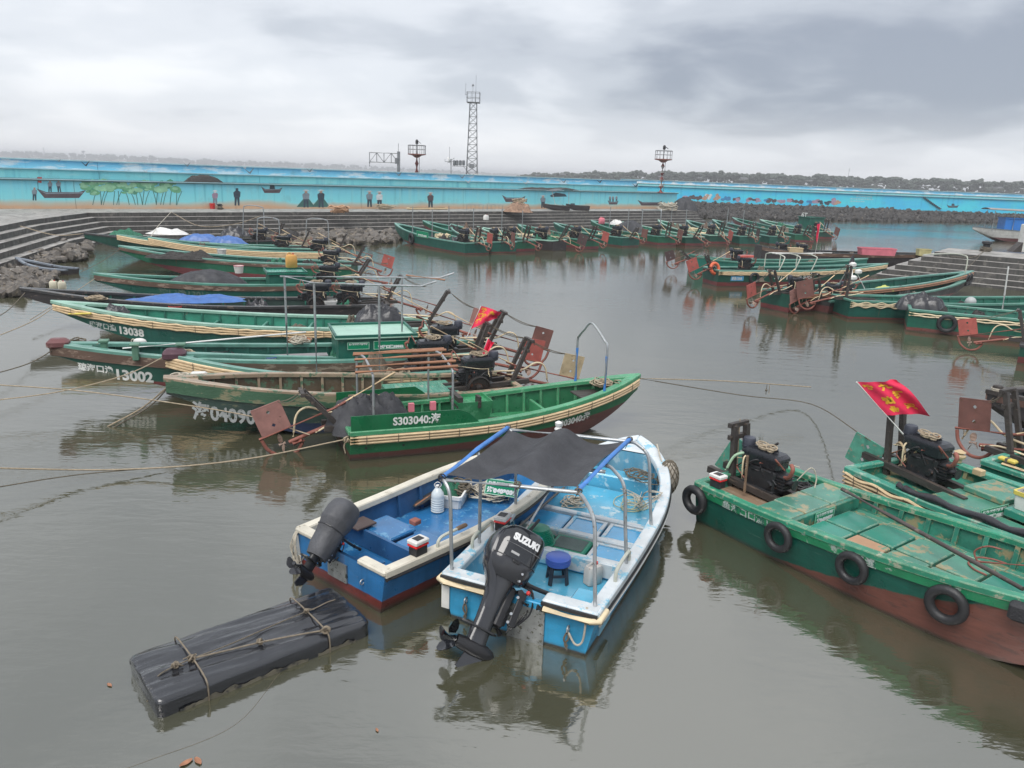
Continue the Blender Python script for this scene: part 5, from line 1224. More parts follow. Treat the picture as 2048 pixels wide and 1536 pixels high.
pole(b2.world(b2.px(1012, 1075, .45)), b2.world(b2.px(1128, 975, .50)), .02, M('dark_paddle', (.09, .085, .08), .5), 'dark paddle lying along the port side of the light blue boat', 'paddle', group='poles lying in the boats')
pole(b2.world(b2.px(1045, 1070, .45)), b2.world(b2.px(1098, 982, .55)), .018, steel, 'thin grey pole beside the dark paddle in the light blue boat', 'boat_pole', group='poles lying in the boats')
coil(b2.world((3.05, .45, .305)), .18, 9, 'rope coil on the light blue deck under the canopy edge', rope_p, .010, .08)
coil(b2.world((3.45, -.35, .305)), .30, 5, 'loose thin yellowish line spread on the light blue fore deck', M('yellow_line', (.50, .46, .26), .6), .007, .03)
coil(b2.world((4.0, -.30, .53)), .25, 6, 'dark and pale ropes heaped on the light blue bow step', rope_d, .010, .1)
mb = MB(); rnd = random.Random(4)
for k in range(8): mb.tube(curve_pts([(3.0 + rnd.uniform(-.1, .2), -.85, .72), (3.1 + rnd.uniform(-.2, .3), -.6, .45 + rnd.uniform(0, .25)), (3.3 + rnd.uniform(0, .4), -.45, .36), (3.7 + rnd.uniform(-.2, .3), -.2 + rnd.uniform(-.2, .2), .36)], 5), .007, 4)
mb.obj('hanging_line', rope_p, b2.root, 50)
q_ = b2.px(1005, 1052, .62); solar_lamp(b2.world((q_.x, q_.y, .58)), b2.ang, 'solar lamp with red lens on the port gunwale of the light blue boat', 1.25)
# net bag fender between the bow and the next boat
q_ = W(1336, 955, .55); t = thing('net_fender', 'pale net bag fender hanging between the light blue bow and the green boat', 'fender', tuple(q_)); mb = MB(); mb.ball((0, 0, 0), (.16, .13, .28), 12, 8); mb.obj('filling', M('net_filling', (.42, .38, .32), .8, var=.3, vs=14), t, 60); mb = MB()
for k in range(12):
    for s_ in (1, -1): mb.tube([(.168 * math.sin(th) * math.cos(k * .5236 + s_ * th), .138 * math.sin(th) * math.sin(k * .5236 + s_ * th), -.29 * math.cos(th)) for th in [i * math.pi / 10 for i in range(11)]], .006, 4)
mb.obj('netting', rope_d, t)
rope([b2.world((b2.L * .93, -b2.hb(.93), .9)), q_ + Vector((-.1, .1, .22)), q_ + Vector((0, 0, .1))], .012, rope_p, 'short pale rope holding the net fender at the light blue bow')

# ---------------------------------------------------------------- dark blue boat
db_hull = hull_mat('dark_blue_hull', (.03, .17, .40), (.16, .035, .03), .16, 0, (.35, .32, .28), .08, .35)
db = M('dark_blue_deck', (.025, .16, .38), .16, var=.25, vs=3, wear=(.10, .30, .50), wamt=.36, ws=5, bump=.15, edge=(.25, .42, .55), coat=.5)
db_in = M('dark_blue_lining', (.025, .10, .24), .35, var=.3, vs=3, wear=(.08, .22, .38), wamt=.25, ws=4)
cream = M('cream_rail', (.66, .62, .52), .45, var=.14, vs=3, wear=(.36, .32, .25), wamt=.3, ws=5, edge=(.3, .27, .2))
S = mid(W(572, 1073, .55), W(790, 1128, .55)); Bo = W(1118, 884, .8)
b1 = Boat('motor_boat', 'dark blue open boat with cream gunwales beside the light blue boat', S, Bo, B=1.78, zs=.52, zb=.78, zf=.16, draft=.22, ws=.93, um=.42, pb=2.3, qb=.75, cb=.86, rise0=.6, hull=db_hull, inner=db_in, deck=db, rail=cream, gw=.11, gh=.055, u_in=.9)
b1.ribs(6, .38, .85, db_in, .05, .04)
h1, z1 = b1.hb(0), b1.zsh(0)
for sg in (1, -1):
    boxp('transom_cap', -.03, .12, sg * .36, sg * (h1 + .02), z1 - .02, z1 + .058, cream, b1.root, ch=.025)
    pts = [b1.side_z(i / 40 * b1.L, b1.zsh(i / 40) - .02, sg, .028)[0] + Vector((0, 0, -.03)) for i in range(41)]
    mb = MB(); mb.tube(pts, .022, 6); mb.obj('rub_rail', black_rub, b1.root, 50)
boxp('engine_plate', -.022, -.004, -.16, .20, .16, .40, chq, b1.root)
for y_ in (-.45, .45): mb = MB(); mb.torus((-.02, y_, .30), .03, .009, (0, 1, 0), 12, 5); mb.obj('eye_ring', steel, b1.root)
boxp('bulkhead', .72, .76, -h1 + .06, h1 - .06, .17, .42, db_in, b1.root)
for (x0, x1, y0, y1) in ((.18, .55, -.62, -.2), (.22, .6, -.16, .22)): b1.hatch(x0, x1, y0, y1, .17, .06, db)
for (x0, x1, y0, y1, zz) in ((.80, 1.28, -.02, .58, .34), (.85, 1.35, -.62, -.06, .30)): boxp('locker', x0 + .03, x1 - .03, y0 + .03, y1 - .03, .165, zz, db_in, b1.root); b1.hatch(x0, x1, y0, y1, zz + .002, .06, db, ch=.02)
boxp('plank_seat', .62, .95, .40, .68, .43, .46, M('dark_plank', (.07, .045, .04), .4), b1.root, ch=.01); boxp('brick', 1.28, 1.40, .02, .14, .40, .47, rust, b1.root, ch=.01)
yy = -(b1.hb(.3) - .04); x = 1.05; z_ = b1.zsh(.3) + .05; hoop(b1, [(x - .22, yy, z_ - .02), (x - .2, yy, z_ + .08), (x - .1, yy, z_ + .12), (x + .22, yy, z_ + .12)], .020, 'grab_handle', M('cream_pipe', None)); boxp('handle_grip', x + .12, x + .3, yy - .03, yy + .03, z_ + .10, z_ + .15, wood, b1.root, ch=.015)
outboard('covered grey outboard motor tilted clear of the water on the dark blue boat', b1.world((-.04, .10, z1 + .10)), b1.ang + R(8), 50, 0, .80, cover=M('grey_cover_cloth', (.075, .077, .085), .6, var=.25, vs=5, bump=.3, bs=30))
mb = MB(); rnd = random.Random(9)
for k in range(7): mb.tube(curve_pts([(.02, h1 - .02, z1 + .07), (-.06, h1 + rnd.uniform(-.05, .05), z1 - .06), (-.07, h1 + rnd.uniform(-.1, .08), z1 - .25), (-.05, h1 + rnd.uniform(-.12, .1), z1 - .42 - rnd.uniform(0, .15)), (-.04, h1 + rnd.uniform(-.1, .1), z1 - .3)], 5), .009, 5)
mb.obj('stern_line', rope_p, b1.root, 50)
q_ = b1.px(822, 1096, .6); solar_lamp(b1.world((q_.x, -(b1.hb(q_.x / b1.L) - .07), b1.zsh(.15) + .05)), b1.ang, 'solar lamp with red lens on the cream gunwale of the dark blue boat', 1.25)
# crate with net, bottle, oar, rope heap
q_ = b1.px(905, 1000, .18); cr_p = b1.world((q_.x, q_.y, .165)); crate(cr_p, b1.ang + .5, .55, .38, .20, white_p, white_p, 'white foam crate holding green net in the dark blue boat', group='crates in boats')
tarp(cr_p + Vector((-.05, .06, .10)), .2, .16, .22, .4, 'green net bundle in the white foam crate', net_g, 5, 2.2, 'fishing_net', .5, cat='net')
coil(cr_p + Vector((.12, .1, .12)), .18, 8, 'brown rope heaped at the back of the white foam crate', rope_d, .012, .14)
q_ = b1.px(875, 1020, .18); t = thing('water_bottle', 'large clear water bottle standing in the dark blue boat', 'bottle', tuple(b1.world((q_.x, q_.y, .165))))
clear = M('clear_plastic', (.62, .68, .70), .12, var=.05); mb = MB(); pr_ = [(.085, 0)]
for k in range(6): pr_ += [(.10, .012 + k * .036), (.092, .032 + k * .036)]
pr_ += [(.098, .235), (.09, .29), (.05, .35), (.03, .37), (.03, .385)]; mb.lathe(pr_, 20); mb.obj('body', clear, t, 40); mb = MB(); mb.cyl((0, 0, .385), (0, 0, .41), .034, n=14); mb.obj('cap', white_p, t); mb = MB(); mb.tube(curve_pts([(.03, 0, .37), (.05, 0, .42), (0, 0, .46), (-.05, 0, .42), (-.03, 0, .37)], 4), .006, 5); mb.obj('handle', white_p, t)
a, c = b1.px(785, 1025, .24), b1.px(885, 945, .50); 
def oar(a, c, label, blade=.5):
    a, c = Vector(a), Vector(c); t = thing('oar', label, 'oar', tuple(a), 0, 'oars'); d = c - a; L_ = d.length; d.normalize(); mb = MB(); mb.tube([(0, 0, 0), d * L_], .017, 8); mb.obj('shaft', copper, t, 50)
    x, y = frame_of(d); mb = MB(); mb.loft([[d * s_ + x * (w * i) + y * (.008 * j) for i, j in ((-1, -1), (1, -1), (1, 1), (-1, 1))] for s_, w in ((-.02, .025), (.08, .06), (.35, .075), (.42, .06))]); mb.obj('blade', M('oar_blade', (.05, .05, .05), .4), t)
oar(b1.world(b1.px(830, 1012, .26)), b1.world(b1.px(960, 922, .55)), 'brown oar with dark blade across the dark blue boat')
pole(b1.world(b1.px(784, 1026, .22)), b1.world(b1.px(872, 962, .42)), .018, copper, 'orange brown pole lying on the floor of the dark blue boat', 'boat_pole', group='poles lying in the boats')
coil(b1.world(b1.px(985, 990, .18)), .34, 22, 'big tangled heap of pale rope beside the green sign in the dark blue boat', rope_p, .011, .12)
L1 = '东寨港红树林保护区原住民渔船'
c_ = b1.px(1003, 968, .5); ux = b1.to_local(W(1035, 972, .5)) - b1.to_local(W(965, 962, .5)); sign(b1, (c_.x + .02, c_.y, .43), (ux.x, ux.y, 0), (.25, .0, .97), .52, .24, L1, '海0403001')
# ---------------------------------------------------------------- float raft
film = M('black_wrap_film', (.016, .017, .021), .12, var=.3, vs=3, bump=.8, bs=5, stretch=(.25, 6, 6), rvar=.6, coat=.8)
rt_ = thing('float_raft', 'flat raft wrapped in wrinkled black film tied with ropes', 'raft', (-2.62, 7.12, 0), R(41.0))
mb = MB(); Lr, Wr, Hr = 2.24, .95, .25; rings = []
def sup(a, e): c, s_ = math.cos(a), math.sin(a); return (abs(c) ** e + abs(s_) ** e) ** (-1 / e)
NX = 90
for i in range(NX + 1):
    f = i / NX; x = -Lr / 2 + Lr * f; e_ = min(1, (min(f, 1 - f) * Lr / .10)); k = math.sqrt(max(0, 1 - (1 - min(1, e_)) ** 2)) * .10 + .90; rg = []
    for j in range(120):
        a = 2 * math.pi * j / 120; kk = sup(a, 7); y, z = Wr / 2 * math.cos(a) * kk * k, (Hr / 2) * math.sin(a) * kk * (k if e_ < 1 else 1)
        nz = .020 * mnoise.noise(Vector((x * .7, y * 14 + x * 1.5, 0))) + .014 * mnoise.noise(Vector((x * 2.5, y * 6, 5))) + .016 * abs(mnoise.noise(Vector((x * .5, y * 26 - x * 2, 2))))
        rg.append(Vector((x + .012 * mnoise.noise(Vector((y * 9, z * 9, f))), y + .012 * mnoise.noise(Vector((x * 4, 3, z * 6))), z + Hr / 2 - .06 + (nz * max(0, 1 - (abs(y) / (Wr / 2)) ** 8) if z > 0 else 0))))
    rings.append(rg)
mb.loft(rings); raft_b = mb.obj('wrapped_body', film, rt_, 60)
mud = M('raft_waterline_mud', (.15, .135, .10), .6, var=.4, vs=6, wear=(.03, .03, .03), wamt=.45, ws=5)
for sg in (-1, 1):
    mb = MB(); mb.grid(lambda u, v: (-.93 + 1.86 * u, sg * (Wr / 2 + .006 + .004 * math.sin(u * 40)), -.03 + (.06 + .07 * abs(mnoise.noise(Vector((u * 9, 2, 0)))) + .025 * mnoise.noise(Vector((u * 31, 0, 1)))) * v), 60, 2); mb.obj('mud_band', mud, rt_)
zt_r = Hr - .05
rope_r = M('wet_rope', (.24, .195, .14), .6, var=.35, vs=20, bump=.6, bs=160)
for x in (-.66, .62):
    mb = MB(); mb.tube(curve_pts([(x, -Wr / 2 - .01, -.03), (x, -Wr / 2 - .012, .12), (x, -Wr / 2 + .06, zt_r + .018), (x + .01, 0, zt_r + .02), (x, Wr / 2 - .06, zt_r + .018), (x, Wr / 2 + .012, .12), (x, Wr / 2 + .01, -.03)], 5), .008, 6); mb.obj('rope_band', rope_r, rt_, 50)
mb = MB(); mb.tube(curve_pts([(.62, .05, zt_r + .03), (.2, .02, zt_r + .022), (-.3, -.04, zt_r + .022), (-.66, -.06, zt_r + .03), (-.8, -.07, zt_r + .025), (-1.0, -.1, zt_r), (-1.06, -.12, .05), (-1.2, -.16, -.05)], 5), .007, 6); mb.obj('long_rope', rope_d, rt_, 50)
mb = MB(); mb.tube(curve_pts([(.62, -.40, zt_r + .025), (.35, -.30, zt_r + .022), (.0, -.20, zt_r + .025), (-.35, -.12, zt_r + .022), (-.66, -.06, zt_r + .03)], 5), .009, 6); mb.obj('diagonal_rope', rope_r, rt_, 50)
mb = MB(); mb.tube(curve_pts([(.62, .05, zt_r + .03), (.75, .08, zt_r + .012), (.94, .12, zt_r + .005), (1.08, .13, zt_r - .03), (1.13, .13, .08)], 5), .007, 6); mb.obj('rope_tail', rope_r, rt_, 50)
for (x, y, s_) in ((-.66, -.06, 1.2), (-.02, -.2, 1.), (.62, -.42, 1.3), (.62, .05, .8), (-.83, -.075, 1.)):
    mb = MB()
    for k in range(4): mb.torus((x + random.uniform(-.01, .01), y, zt_r + .03 + random.uniform(0, .01)), .028 * s_, .010, (random.uniform(-1, 1), random.uniform(-1, 1), random.uniform(-.5, 1)), 12, 5)
    for k in range(3): mb.tube(curve_pts([(x, y, zt_r + .03), (x + random.uniform(-.06, .06), y + random.uniform(-.05, .05), zt_r + .05), (x + random.uniform(-.1, .1), y + random.uniform(-.07, .07), zt_r + .02)], 3), .006, 4)
    mb.obj('knot', rope_r, rt_, 50)

# ---------------------------------------------------------------- bright green boat in the middle
gg = (.010, .135, .052)
g_hull = hull_mat('bright_green_hull', gg, (.10, .035, .03), .13, .012, (.05, .28, .13), .12, .32, pk=.4)
g_in = M('bright_green_lining', (.025, .15, .07), .35, var=.3, vs=3, wear=(.012, .07, .035), wamt=.35, ws=3)
g_deck = M('bright_green_deck', (.05, .27, .12), .25, var=.25, vs=2, wear=(.10, .34, .18), wamt=.36, ws=3, grime=.35)
g_rail = M('bright_green_rail', (.06, .29, .14), .32, var=.2, vs=3, wear=(.2, .4, .26), wamt=.25, ws=6, edge=(.35, .45, .33), er=.018)
gb = Boat('fishing_boat', 'bright green boat with cream fender poles and blue pipe hoop at its bow', Vector((-3.08, 13.38, 0)), Vector((2.66, 15.72, 0)), B=1.72, zs=.53, zb=1.0, zf=.20, draft=.25, ws=.92, um=.42, pb=2.1, qb=.8, cb=.84, su=.3, rise0=.62, rk=1.7, hull=g_hull, inner=g_in, deck=g_deck, rail=g_rail, gw=.11, group='fishing boats in the middle and left rows')
gb.ribs(14, .10, .86, g_rail, .045, .05); gb.strakes(3, .027, .06, ties=11, sides=(-1,)); gb.strakes(3, .021, .055, sides=(1,)); gb.transom_cap()
# wash board with the number
def washboard(b, x0, x1, h, sg, mat_):
    rows = []
    for i in range(13):
        x = x0 + (x1 - x0) * i / 12; u = x / b.L; y = sg * (b.hb(u) - .02); z = b.zsh(u) + b.gh; hh = h * min(1, (x1 - x) / .28 + .02); rows.append([Vector((x, y, z)), Vector((x, y + sg * .022, z)), Vector((x, y + sg * .022, z + hh)), Vector((x, y, z + hh))])
    mb = MB(); mb.loft(rows); return mb.obj('wash_board', mat_, b.root, 30)
gpaint = M('bright_green_board', gg, .3, var=.15, vs=3, wear=(.04, .25, .11), wamt=.12)
for sg, x1 in ((-1, 2.35), (1, 1.9)): washboard(gb, .02, x1, .27, sg, gpaint)
def on_board(b, x, z, dirn, sg, k=1.0): return lambda tx, ty, tz: Vector((x + dirn * tx * k, sg * (b.hb((x + dirn * tx * k) / b.L) + .006 + tz), b.zsh((x + dirn * tx * k) / b.L) + b.gh + z + ty))
text_obj('lettering', 'S303040:海', .20, textw, gb.root, on_board(gb, .75, .065, 1, -1, .93), .006, .001)
gb.letter('S303040:海', 4.0, .27, .18, -1, sx=.95, bold=.006)
mb = MB()
for x in (.28, .95): p, n_ = gb.side_z(x, .24, -1, .004); mb.cyl(p, p + n_ * .004, .022, n=10)
mb.obj('drain_holes', black_rub, gb.root)
boxp('thwart', 4.0, 4.06, -.66, .66, .21, .46, g_rail, gb.root, ch=.01); boxp('bulkhead', 2.3, 2.36, -.72, .72, .21, .36, g_in, gb.root)
# raised deck box
t_ = MB(); rg = [[Vector((2.55 + x * k, .22 + y * k, z)) for x, y in ((-.36, -.30), (.36, -.30), (.36, .30), (-.36, .30))] for z, k in ((.24, .80), (.72, 1.0), (.72, .94), (.66, .93))]; t_.loft(rg); fb = t_.obj('fish_box', g_deck, gb.root)
for (x0, x1, y0, y1) in ((2.2, 2.3, -.06, .5), (2.60, 2.66, -.1, .1)): boxp('wooden_block', x0, x1, y0, y1, .60, .82, wood_d, fb)
boxp('box_base', 2.18, 2.95, -.12, .56, .205, .25, g_in, gb.root, ch=.01)
tarp(gb.world((2.35, -.38, .21)), .62, .30, .10, gb.ang, 'crumpled black sheet on the floor of the bright green boat', tarp_b, 3, lump=.7)
for (x0, x1, y0, y1, m_) in ((2.75, 3.1, -.5, -.42, wood), (2.72, 3.15, -.40, -.30, wood_d)): boxp('loose_plank', x0, x1, y0, y1, .32, .46, m_, gb.root, ch=.01)
jerry(gb.world((3.18, -.42, .21)), .3, .16, .22, white_p, 'white can with red cap beside the planks in the bright green boat', group='jerrycans')
mb = MB(); mb.lathe([(.16, 0), (.19, .03), (.19, .055), (.03, .065)], 18, Matrix.Translation(gb.world((4.65, -.12, .35)))); tag(mb.obj('float_disc', hose, None, 40), 'cream plastic float disc near the bow of the bright green boat', 'float')
coil(gb.world((5.0, -.1, .55)), .22, 9, 'dark rope coil in the bow of the bright green boat', rope_d, .012, .1)
coil(gb.world((5.35, .05, .82)), .26, 8, 'pale rope looped over the bow of the bright green boat', rope_m, .014, .1)
boxp('fore_hatch', 4.75, 5.3, -.28, .28, .66, .70, wood_d, gb.root, ch=.01)
mb = MB(); a = gb.world((5.7, -.12, 1.02)); mb.tube(curve_pts([(5.5, -.2, 1.0), (5.68, -.18, .96), (5.72, -.17, .75), (5.70, -.15, .62)], 5), .012, 6).tube(curve_pts([(5.45, -.25, .98), (5.62, -.26, .92), (5.66, -.24, .72)], 5), .012, 6); mb.obj('bow_line', rope_m, gb.root, 50)
# bow hoop, blue legs
xh = gb.px(1212, 790, .8).x; xh2 = gb.px(1133, 755, .8).x
ya, yb_ = gb.hb(xh / gb.L) - .06, gb.hb(xh2 / gb.L) - .06; za, zb2 = gb.zsh(xh / gb.L) + .03, gb.zsh(xh2 / gb.L) + .03
p0, p1 = Vector((xh, -ya, za)), Vector((xh2, yb_, zb2)); h_ = 1.02
hoop(gb, [p0, p0 + Vector((0, 0, h_ * .85)), p0 + Vector((0, .12, h_ * 1.0)), p0.lerp(p1, .55) + Vector((0, 0, h_ + .30)), p1 + Vector((0, -.25, h_ + .14)), p1 + Vector((0, -.06, h_ * .98)), p1 + Vector((0, 0, h_ * .85)), p1], .024, 'bow_hoop')
for p in (p0, p1): mb = MB(); mb.cyl(p + Vector((0, 0, .01)), p + Vector((0, 0, h_ * .72)), .031, n=8); mb.obj('blue_sleeve', blue_pipe, gb.root)
# awning frame: two hoops and brown poles
hA, hB = [], []
for (x, lst) in ((.42, hA), (1.85, hB)):
    y1_ = gb.hb(x / gb.L) - .05; z0 = gb.zsh(x / gb.L) + .05
    hoop(gb, [(x, -y1_, z0), (x, -y1_, z0 + .85), (x, -y1_ + .1, z0 + 1.0), (x, 0, z0 + 1.12), (x, y1_ - .1, z0 + 1.0), (x, y1_, z0 + .85), (x, y1_, z0)], .022, 'awning_hoop', sm=4)
for k, yy in enumerate((-.72, -.50, -.12, .30, .55)):
    zz = .50 + .05 + 1.02 + .10 * (1 - (yy / .8) ** 2); mb = MB(); mb.tube([(.42 - .3 + .05 * k, yy, zz + .03), (1.1, yy, zz + .035), (1.85 + .12 + .03 * k, yy + .03, zz + .03)], .027, 7); mb.obj('awning_pole', copper, gb.root, 50)
# covered engine and stern gear
tarp(gb.world((.50, .0, .40)), .80, .60, .62, gb.ang, 'dark grey tarpaulin over the engine of the bright green boat', tarp_g, 11, 3.2, lump=.3, fold=2.4, pw=4.2)
stern_gear(gb, .42, 48, 20, 'pink', post_h=1.05, psz=.86, long_=.74, tiller=True, yaw=R(-4))
for x in (1.05, 1.45): boxp('lamp_bracket', x, x + .1, -gb.hb(.2) + .06, -gb.hb(.2) + .13, .85, 1.0, pink_p, gb.root)

# ---------------------------------------------------------------- right foreground boats
deep = (.006, .085, .055)
r_hull = hull_mat('deep_green_hull', (.008, .105, .075), (.185, .07, .052), -.05, .042, (.30, .42, .36), .20, .33, pk=2.0)
r_in = M('sea_green_lining', (.035, .20, .14), .33, var=.4, vs=3, wear=(.26, .23, .13), wamt=.42, ws=4, bump=.3, edge=(.35, .36, .25), grime=.4)
r_deck = M('sea_green_deck', (.085, .27, .195), .2, var=.25, vs=1.6, wear=(.30, .27, .16), wamt=.42, ws=3.2, bump=.2, edge=(.52, .50, .36), er=.018, grime=.35)
r_deck2 = M('worn_tan_hatch', (.42, .25, .145), .4, var=.2, vs=2, wear=(.10, .26, .17), wamt=.3, ws=3, edge=(.55, .45, .32), er=.018)
r_deck3 = M('clean_sea_green', (.03, .235, .17), .18, var=.15, vs=1.4, wear=(.16, .30, .2), wamt=.2, ws=4, edge=(.50, .50, .36), er=.018, grime=.3)
r_rail = M('sea_green_rail', (.035, .27, .16), .3, var=.35, vs=3, wear=(.34, .36, .26), wamt=.38, ws=6, bump=.2, edge=(.45, .42, .30), er=.02, grime=.35)
R1S, R1B = Vector((3.54, 11.30, 0)), Vector((7.10, 6.40, 0))
r1b = Boat('fishing_boat', 'worn green boat with tyre fenders and square deck hatches in the right foreground', R1S, R1B, B=1.92, zs=.62, zb=1.02, zf=.46, draft=.22, ws=.94, um=.45, pb=2.2, qb=.8, cb=.85, su=.15, sp=1.4, rise0=.62, rk=1.6, hull=r_hull, inner=r_in, deck=r_in, rail=r_rail, gw=.10, group='green boats moored on the right')
r1b.ribs(13, .12, .86, r_in, .06, .05); r1b.plank(.035, .14, mat_=M('green_rub_board', (.02, .24, .105), .33, var=.3, vs=3, wear=(.42, .50, .44), wamt=.34, ws=5, bump=.2), th=.022)
r1b.transom_cap()
lett = M('flaked_lettering', (.50, .58, .54), .6, var=.2, vs=8, wear=(.02, .13, .09), wamt=.5, ws=9, bump=0)
zD = .60
boxp('after_deck', 1.02, 1.56, -.80, .80, .465, zD, r_in, r1b.root)
for (x0, x1, y0, y1) in ((1.04, 1.55, -.86, -.44), (1.02, 1.55, -.41, .18), (1.02, 1.55, .21, .84)): r1b.hatch(x0, x1, y0, y1, zD + .002, .05, r_deck, ch=.012)
boxp('front_beam', 1.57, 1.63, -.80, .80, .465, .655, r_in, r1b.root, ch=.01)
ms = [r_deck3, r_deck3, r_deck2, r_deck3, r_deck, r_deck, r_deck, r_deck]; k = 0
for i in range(7):
    x0 = 1.68 + i * .505; u = (x0 + .5) / r1b.L; yw = r1b.yin(u, .52) - .02
    for (y0, y1) in ((-yw, -.17), (-.12, .46)):
        r1b.hatch(x0, x0 + .465, y0, y1, .47, .065, ms[k % 8], ch=.012); k += 1
    boxp('deck_plank', x0, x0 + .5, .50, .50 + .10, .465, .485, r_deck, r1b.root, ch=.006); boxp('deck_plank', x0, x0 + .5, .615, max(.64, min(.74, yw)), .465, .483, r_deck, r1b.root, ch=.006)
c_ = Vector((1.642, -.10, .565)); sign(r1b, c_, (0, 1, 0), (0, 0, 1), .46, .19, L1, '海0403027')
for (x, txt) in ((.55, '鱼海口口渔13027'), (2.6, '口渔')): 
    def mp(tx, ty, tz, x=x):
        X = x + tx * 1.15; u = X / r1b.L; p, n_ = r1b.side_z(X, r1b.zsh(u) - .135 + ty, -1, .028 + tz); return p
    text_obj('lettering', txt, .13, lett, r1b.root, mp, .003, .0005)
engine(r1b, .58, -.02, .57, 0, sc=1.0)
stern_gear(r1b, .56, 6, 5, 'red', False, .86, .10, .5, False, frame=True, long_=.3)
for o in list(r1b.root.children):
    if o.name.split('.')[0] in ('rudder_plate', 'lifting_rope', 'drive_shaft'):
        for ch in list(o.children): bpy.data.objects.remove(ch)
        bpy.data.objects.remove(o)
PMESH['green'] = GEAR['rudder_plate'].copy(); PMESH['green'].materials[0] = M('rudder_green', (.10, .36, .26), .5, var=.3, vs=6, wear=(.30, .26, .2), wamt=.35, ws=9)
pl = place(PMESH['green'], 'rudder_plate', r1b.root, (-.22, .30, .72), (0, R(25), R(20))); pl.scale = (.75, 1, 1.0)
mb = MB(); mb.tube([(-.1, -.1, .62), (.62, .12, 1.28)], .020, 7); mb.obj('tiller', wood_d, r1b.root, 50)
mb = MB(); mb.tube([(.48, -.36, .55), (.46, -.36, 1.12)], .022, 7); mb.obj('stake', wood, r1b.root)
mb = MB(); mb.tube(curve_pts([(.02, -.25, .72), (.12, -.2, .98), (.3, -.12, 1.08), (.45, -.05, 1.12)], 6), .022, 7); mb.obj('cooling_hose', M('pale_green_hose', (.40, .58, .40), .4), r1b.root, 50)
mb = MB(); mb.tube(sag((-.02, .0, 1.5), (.03, .02, .6), .02), .009, 5); mb.obj('lifting_rope', rope_m, r1b.root)
mb = MB(); mb.tube(curve_pts([(.9, .3, .75), (1.0, .45, .95), (1.05, .55, .8), (1.1, .5, .58), (1.25, .7, .57)], 6), .011, 5); mb.obj('loose_line', rope_p, r1b.root)
boxp('after_well', .1, 1.0, -.78, .78, .465, .472, wood, r1b.root)
solar_lamp(r1b.world((.32, -.80, .67)), r1b.ang, 'solar lamp with red lens on the worn green boat gunwale near its engine', 1.25)
def tyre_at(b, x, dz, sg, label, R_=.215, r=.07, drop=None):
    u = x / b.L; p, n_ = b.side_z(x, b.zsh(u) - dz, sg, .075); wp = b.world(p); nw = b.world(p + n_) - wp; t = tyre(wp, (nw.x, nw.y, nw.z * .3), label, R_, r)
    a = b.world(b.side_z(x, b.zsh(u) + .04, sg, .01)[0]) - wp; hang_rope(t, Vector((0, 0, R_ - .02)), a); return t
tyre_at(r1b, 1.55, .20, -1, 'black tyre hanging nearest the green sign on the worn green boat', .165, .055)
tyre_at(r1b, 2.62, .22, -1, 'black tyre tied with black rope midway along the worn green boat', .165, .055)
tyre_at(r1b, 3.72, .26, -1, 'largest black tyre with visible tread near the frame bottom right', .18, .06)
tyre_at(r1b, .05, .22, -1, 'worn black tyre lashed at the stern corner of the worn green boat', .165, .07)
foam = M('black_foam', (.03, .03, .034), .7, bump=.8, bs=40)
p, n_ = r1b.side_z(4.55, r1b.zsh(4.55 / r1b.L) - .10, -1, .08); wp = r1b.world(p); t = thing('foam_fender', 'black foam block fender on the worn green boat at the right frame edge', 'fender', tuple(wp), r1b.ang + R(14)); mb = MB(); mb.cbox((0, 0, 0), (.55, .16, .2), .03); mb.obj('block', foam, t); mb = MB(); mb.tube([(-.1, .1, .1), (-.1, .0, .12), (-.1, -.09, .1), (-.1, -.09, -.1)], .008, 5); mb.obj('tie', rope_d, t)
pole(r1b.world(r1b.px(1684, 978, .72)), r1b.world(r1b.px(2046, 1178, .78)), .03, M('tarred_pole', (.075, .06, .055), .4, var=.3, wear=(.16, .12, .1), wamt=.3, ws=6), 'long dark pole lying along the worn green boat', 'boat_pole', group='poles lying in the boats')
# grapnel anchor
a = r1b.px(2000, 1145, .55); t = thing('anchor', 'rusty grapnel anchor lying in the bow of the worn green boat', 'anchor', tuple(r1b.world((3.7, .40, .50))), r1b.ang); mb = MB(); mb.tube([(-.25, 0, .05), (.45, 0, .30)], .016, 7); mb.obj('shank', rust, t)
for k in range(4):
    an = k * 1.57; c, s_ = math.cos(an), math.sin(an); mb = MB(); mb.tube(curve_pts([(-.25, 0, .05), (-.30, .12 * c, .05 + .12 * s_), (-.18, .24 * c, .05 + .24 * s_), (-.02, .27 * c, .05 + .27 * s_)], 5), .012, 6); mb.obj('fluke', rust, t, 50)
coil(r1b.world((.85, .55, .50)), .16, 7, 'black rope coil hanging inside the stern of the worn green boat', black_rub, .014, .12)

# second boat on the right, with flag
R2S, R2B = Vector((6.32, 12.08, 0)), Vector((9.0, 6.6, 0))
r2b = Boat('fishing_boat', 'green boat carrying the large red flag behind the worn green boat', R2S, R2B, B=2.1, zs=.62, zb=1.0, zf=.46, draft=.22, ws=.96, um=.45, pb=2.2, qb=.8, cb=.86, su=.2, sp=1.4, rise0=.62, hull=hull_mat('sea_green_hull', (.012, .17, .115), (.2, .06, .05), .12, .008, (.3, .45, .38), .14), inner=r_in, deck=r_in, rail=M('aqua_green_rail', (.055, .32, .23), .3, var=.3, vs=3, wear=(.34, .42, .34), wamt=.34, ws=5, edge=(.45, .45, .34), er=.02, grime=.3), gw=.12, group='green boats moored on the right')
r2b.ribs(12, .12, .86, r_in, .06, .05); r2b.transom_cap(); r2b.strakes(4, .028, .06, sides=(-1,), u1=.30, ties=4, wob=.03); 
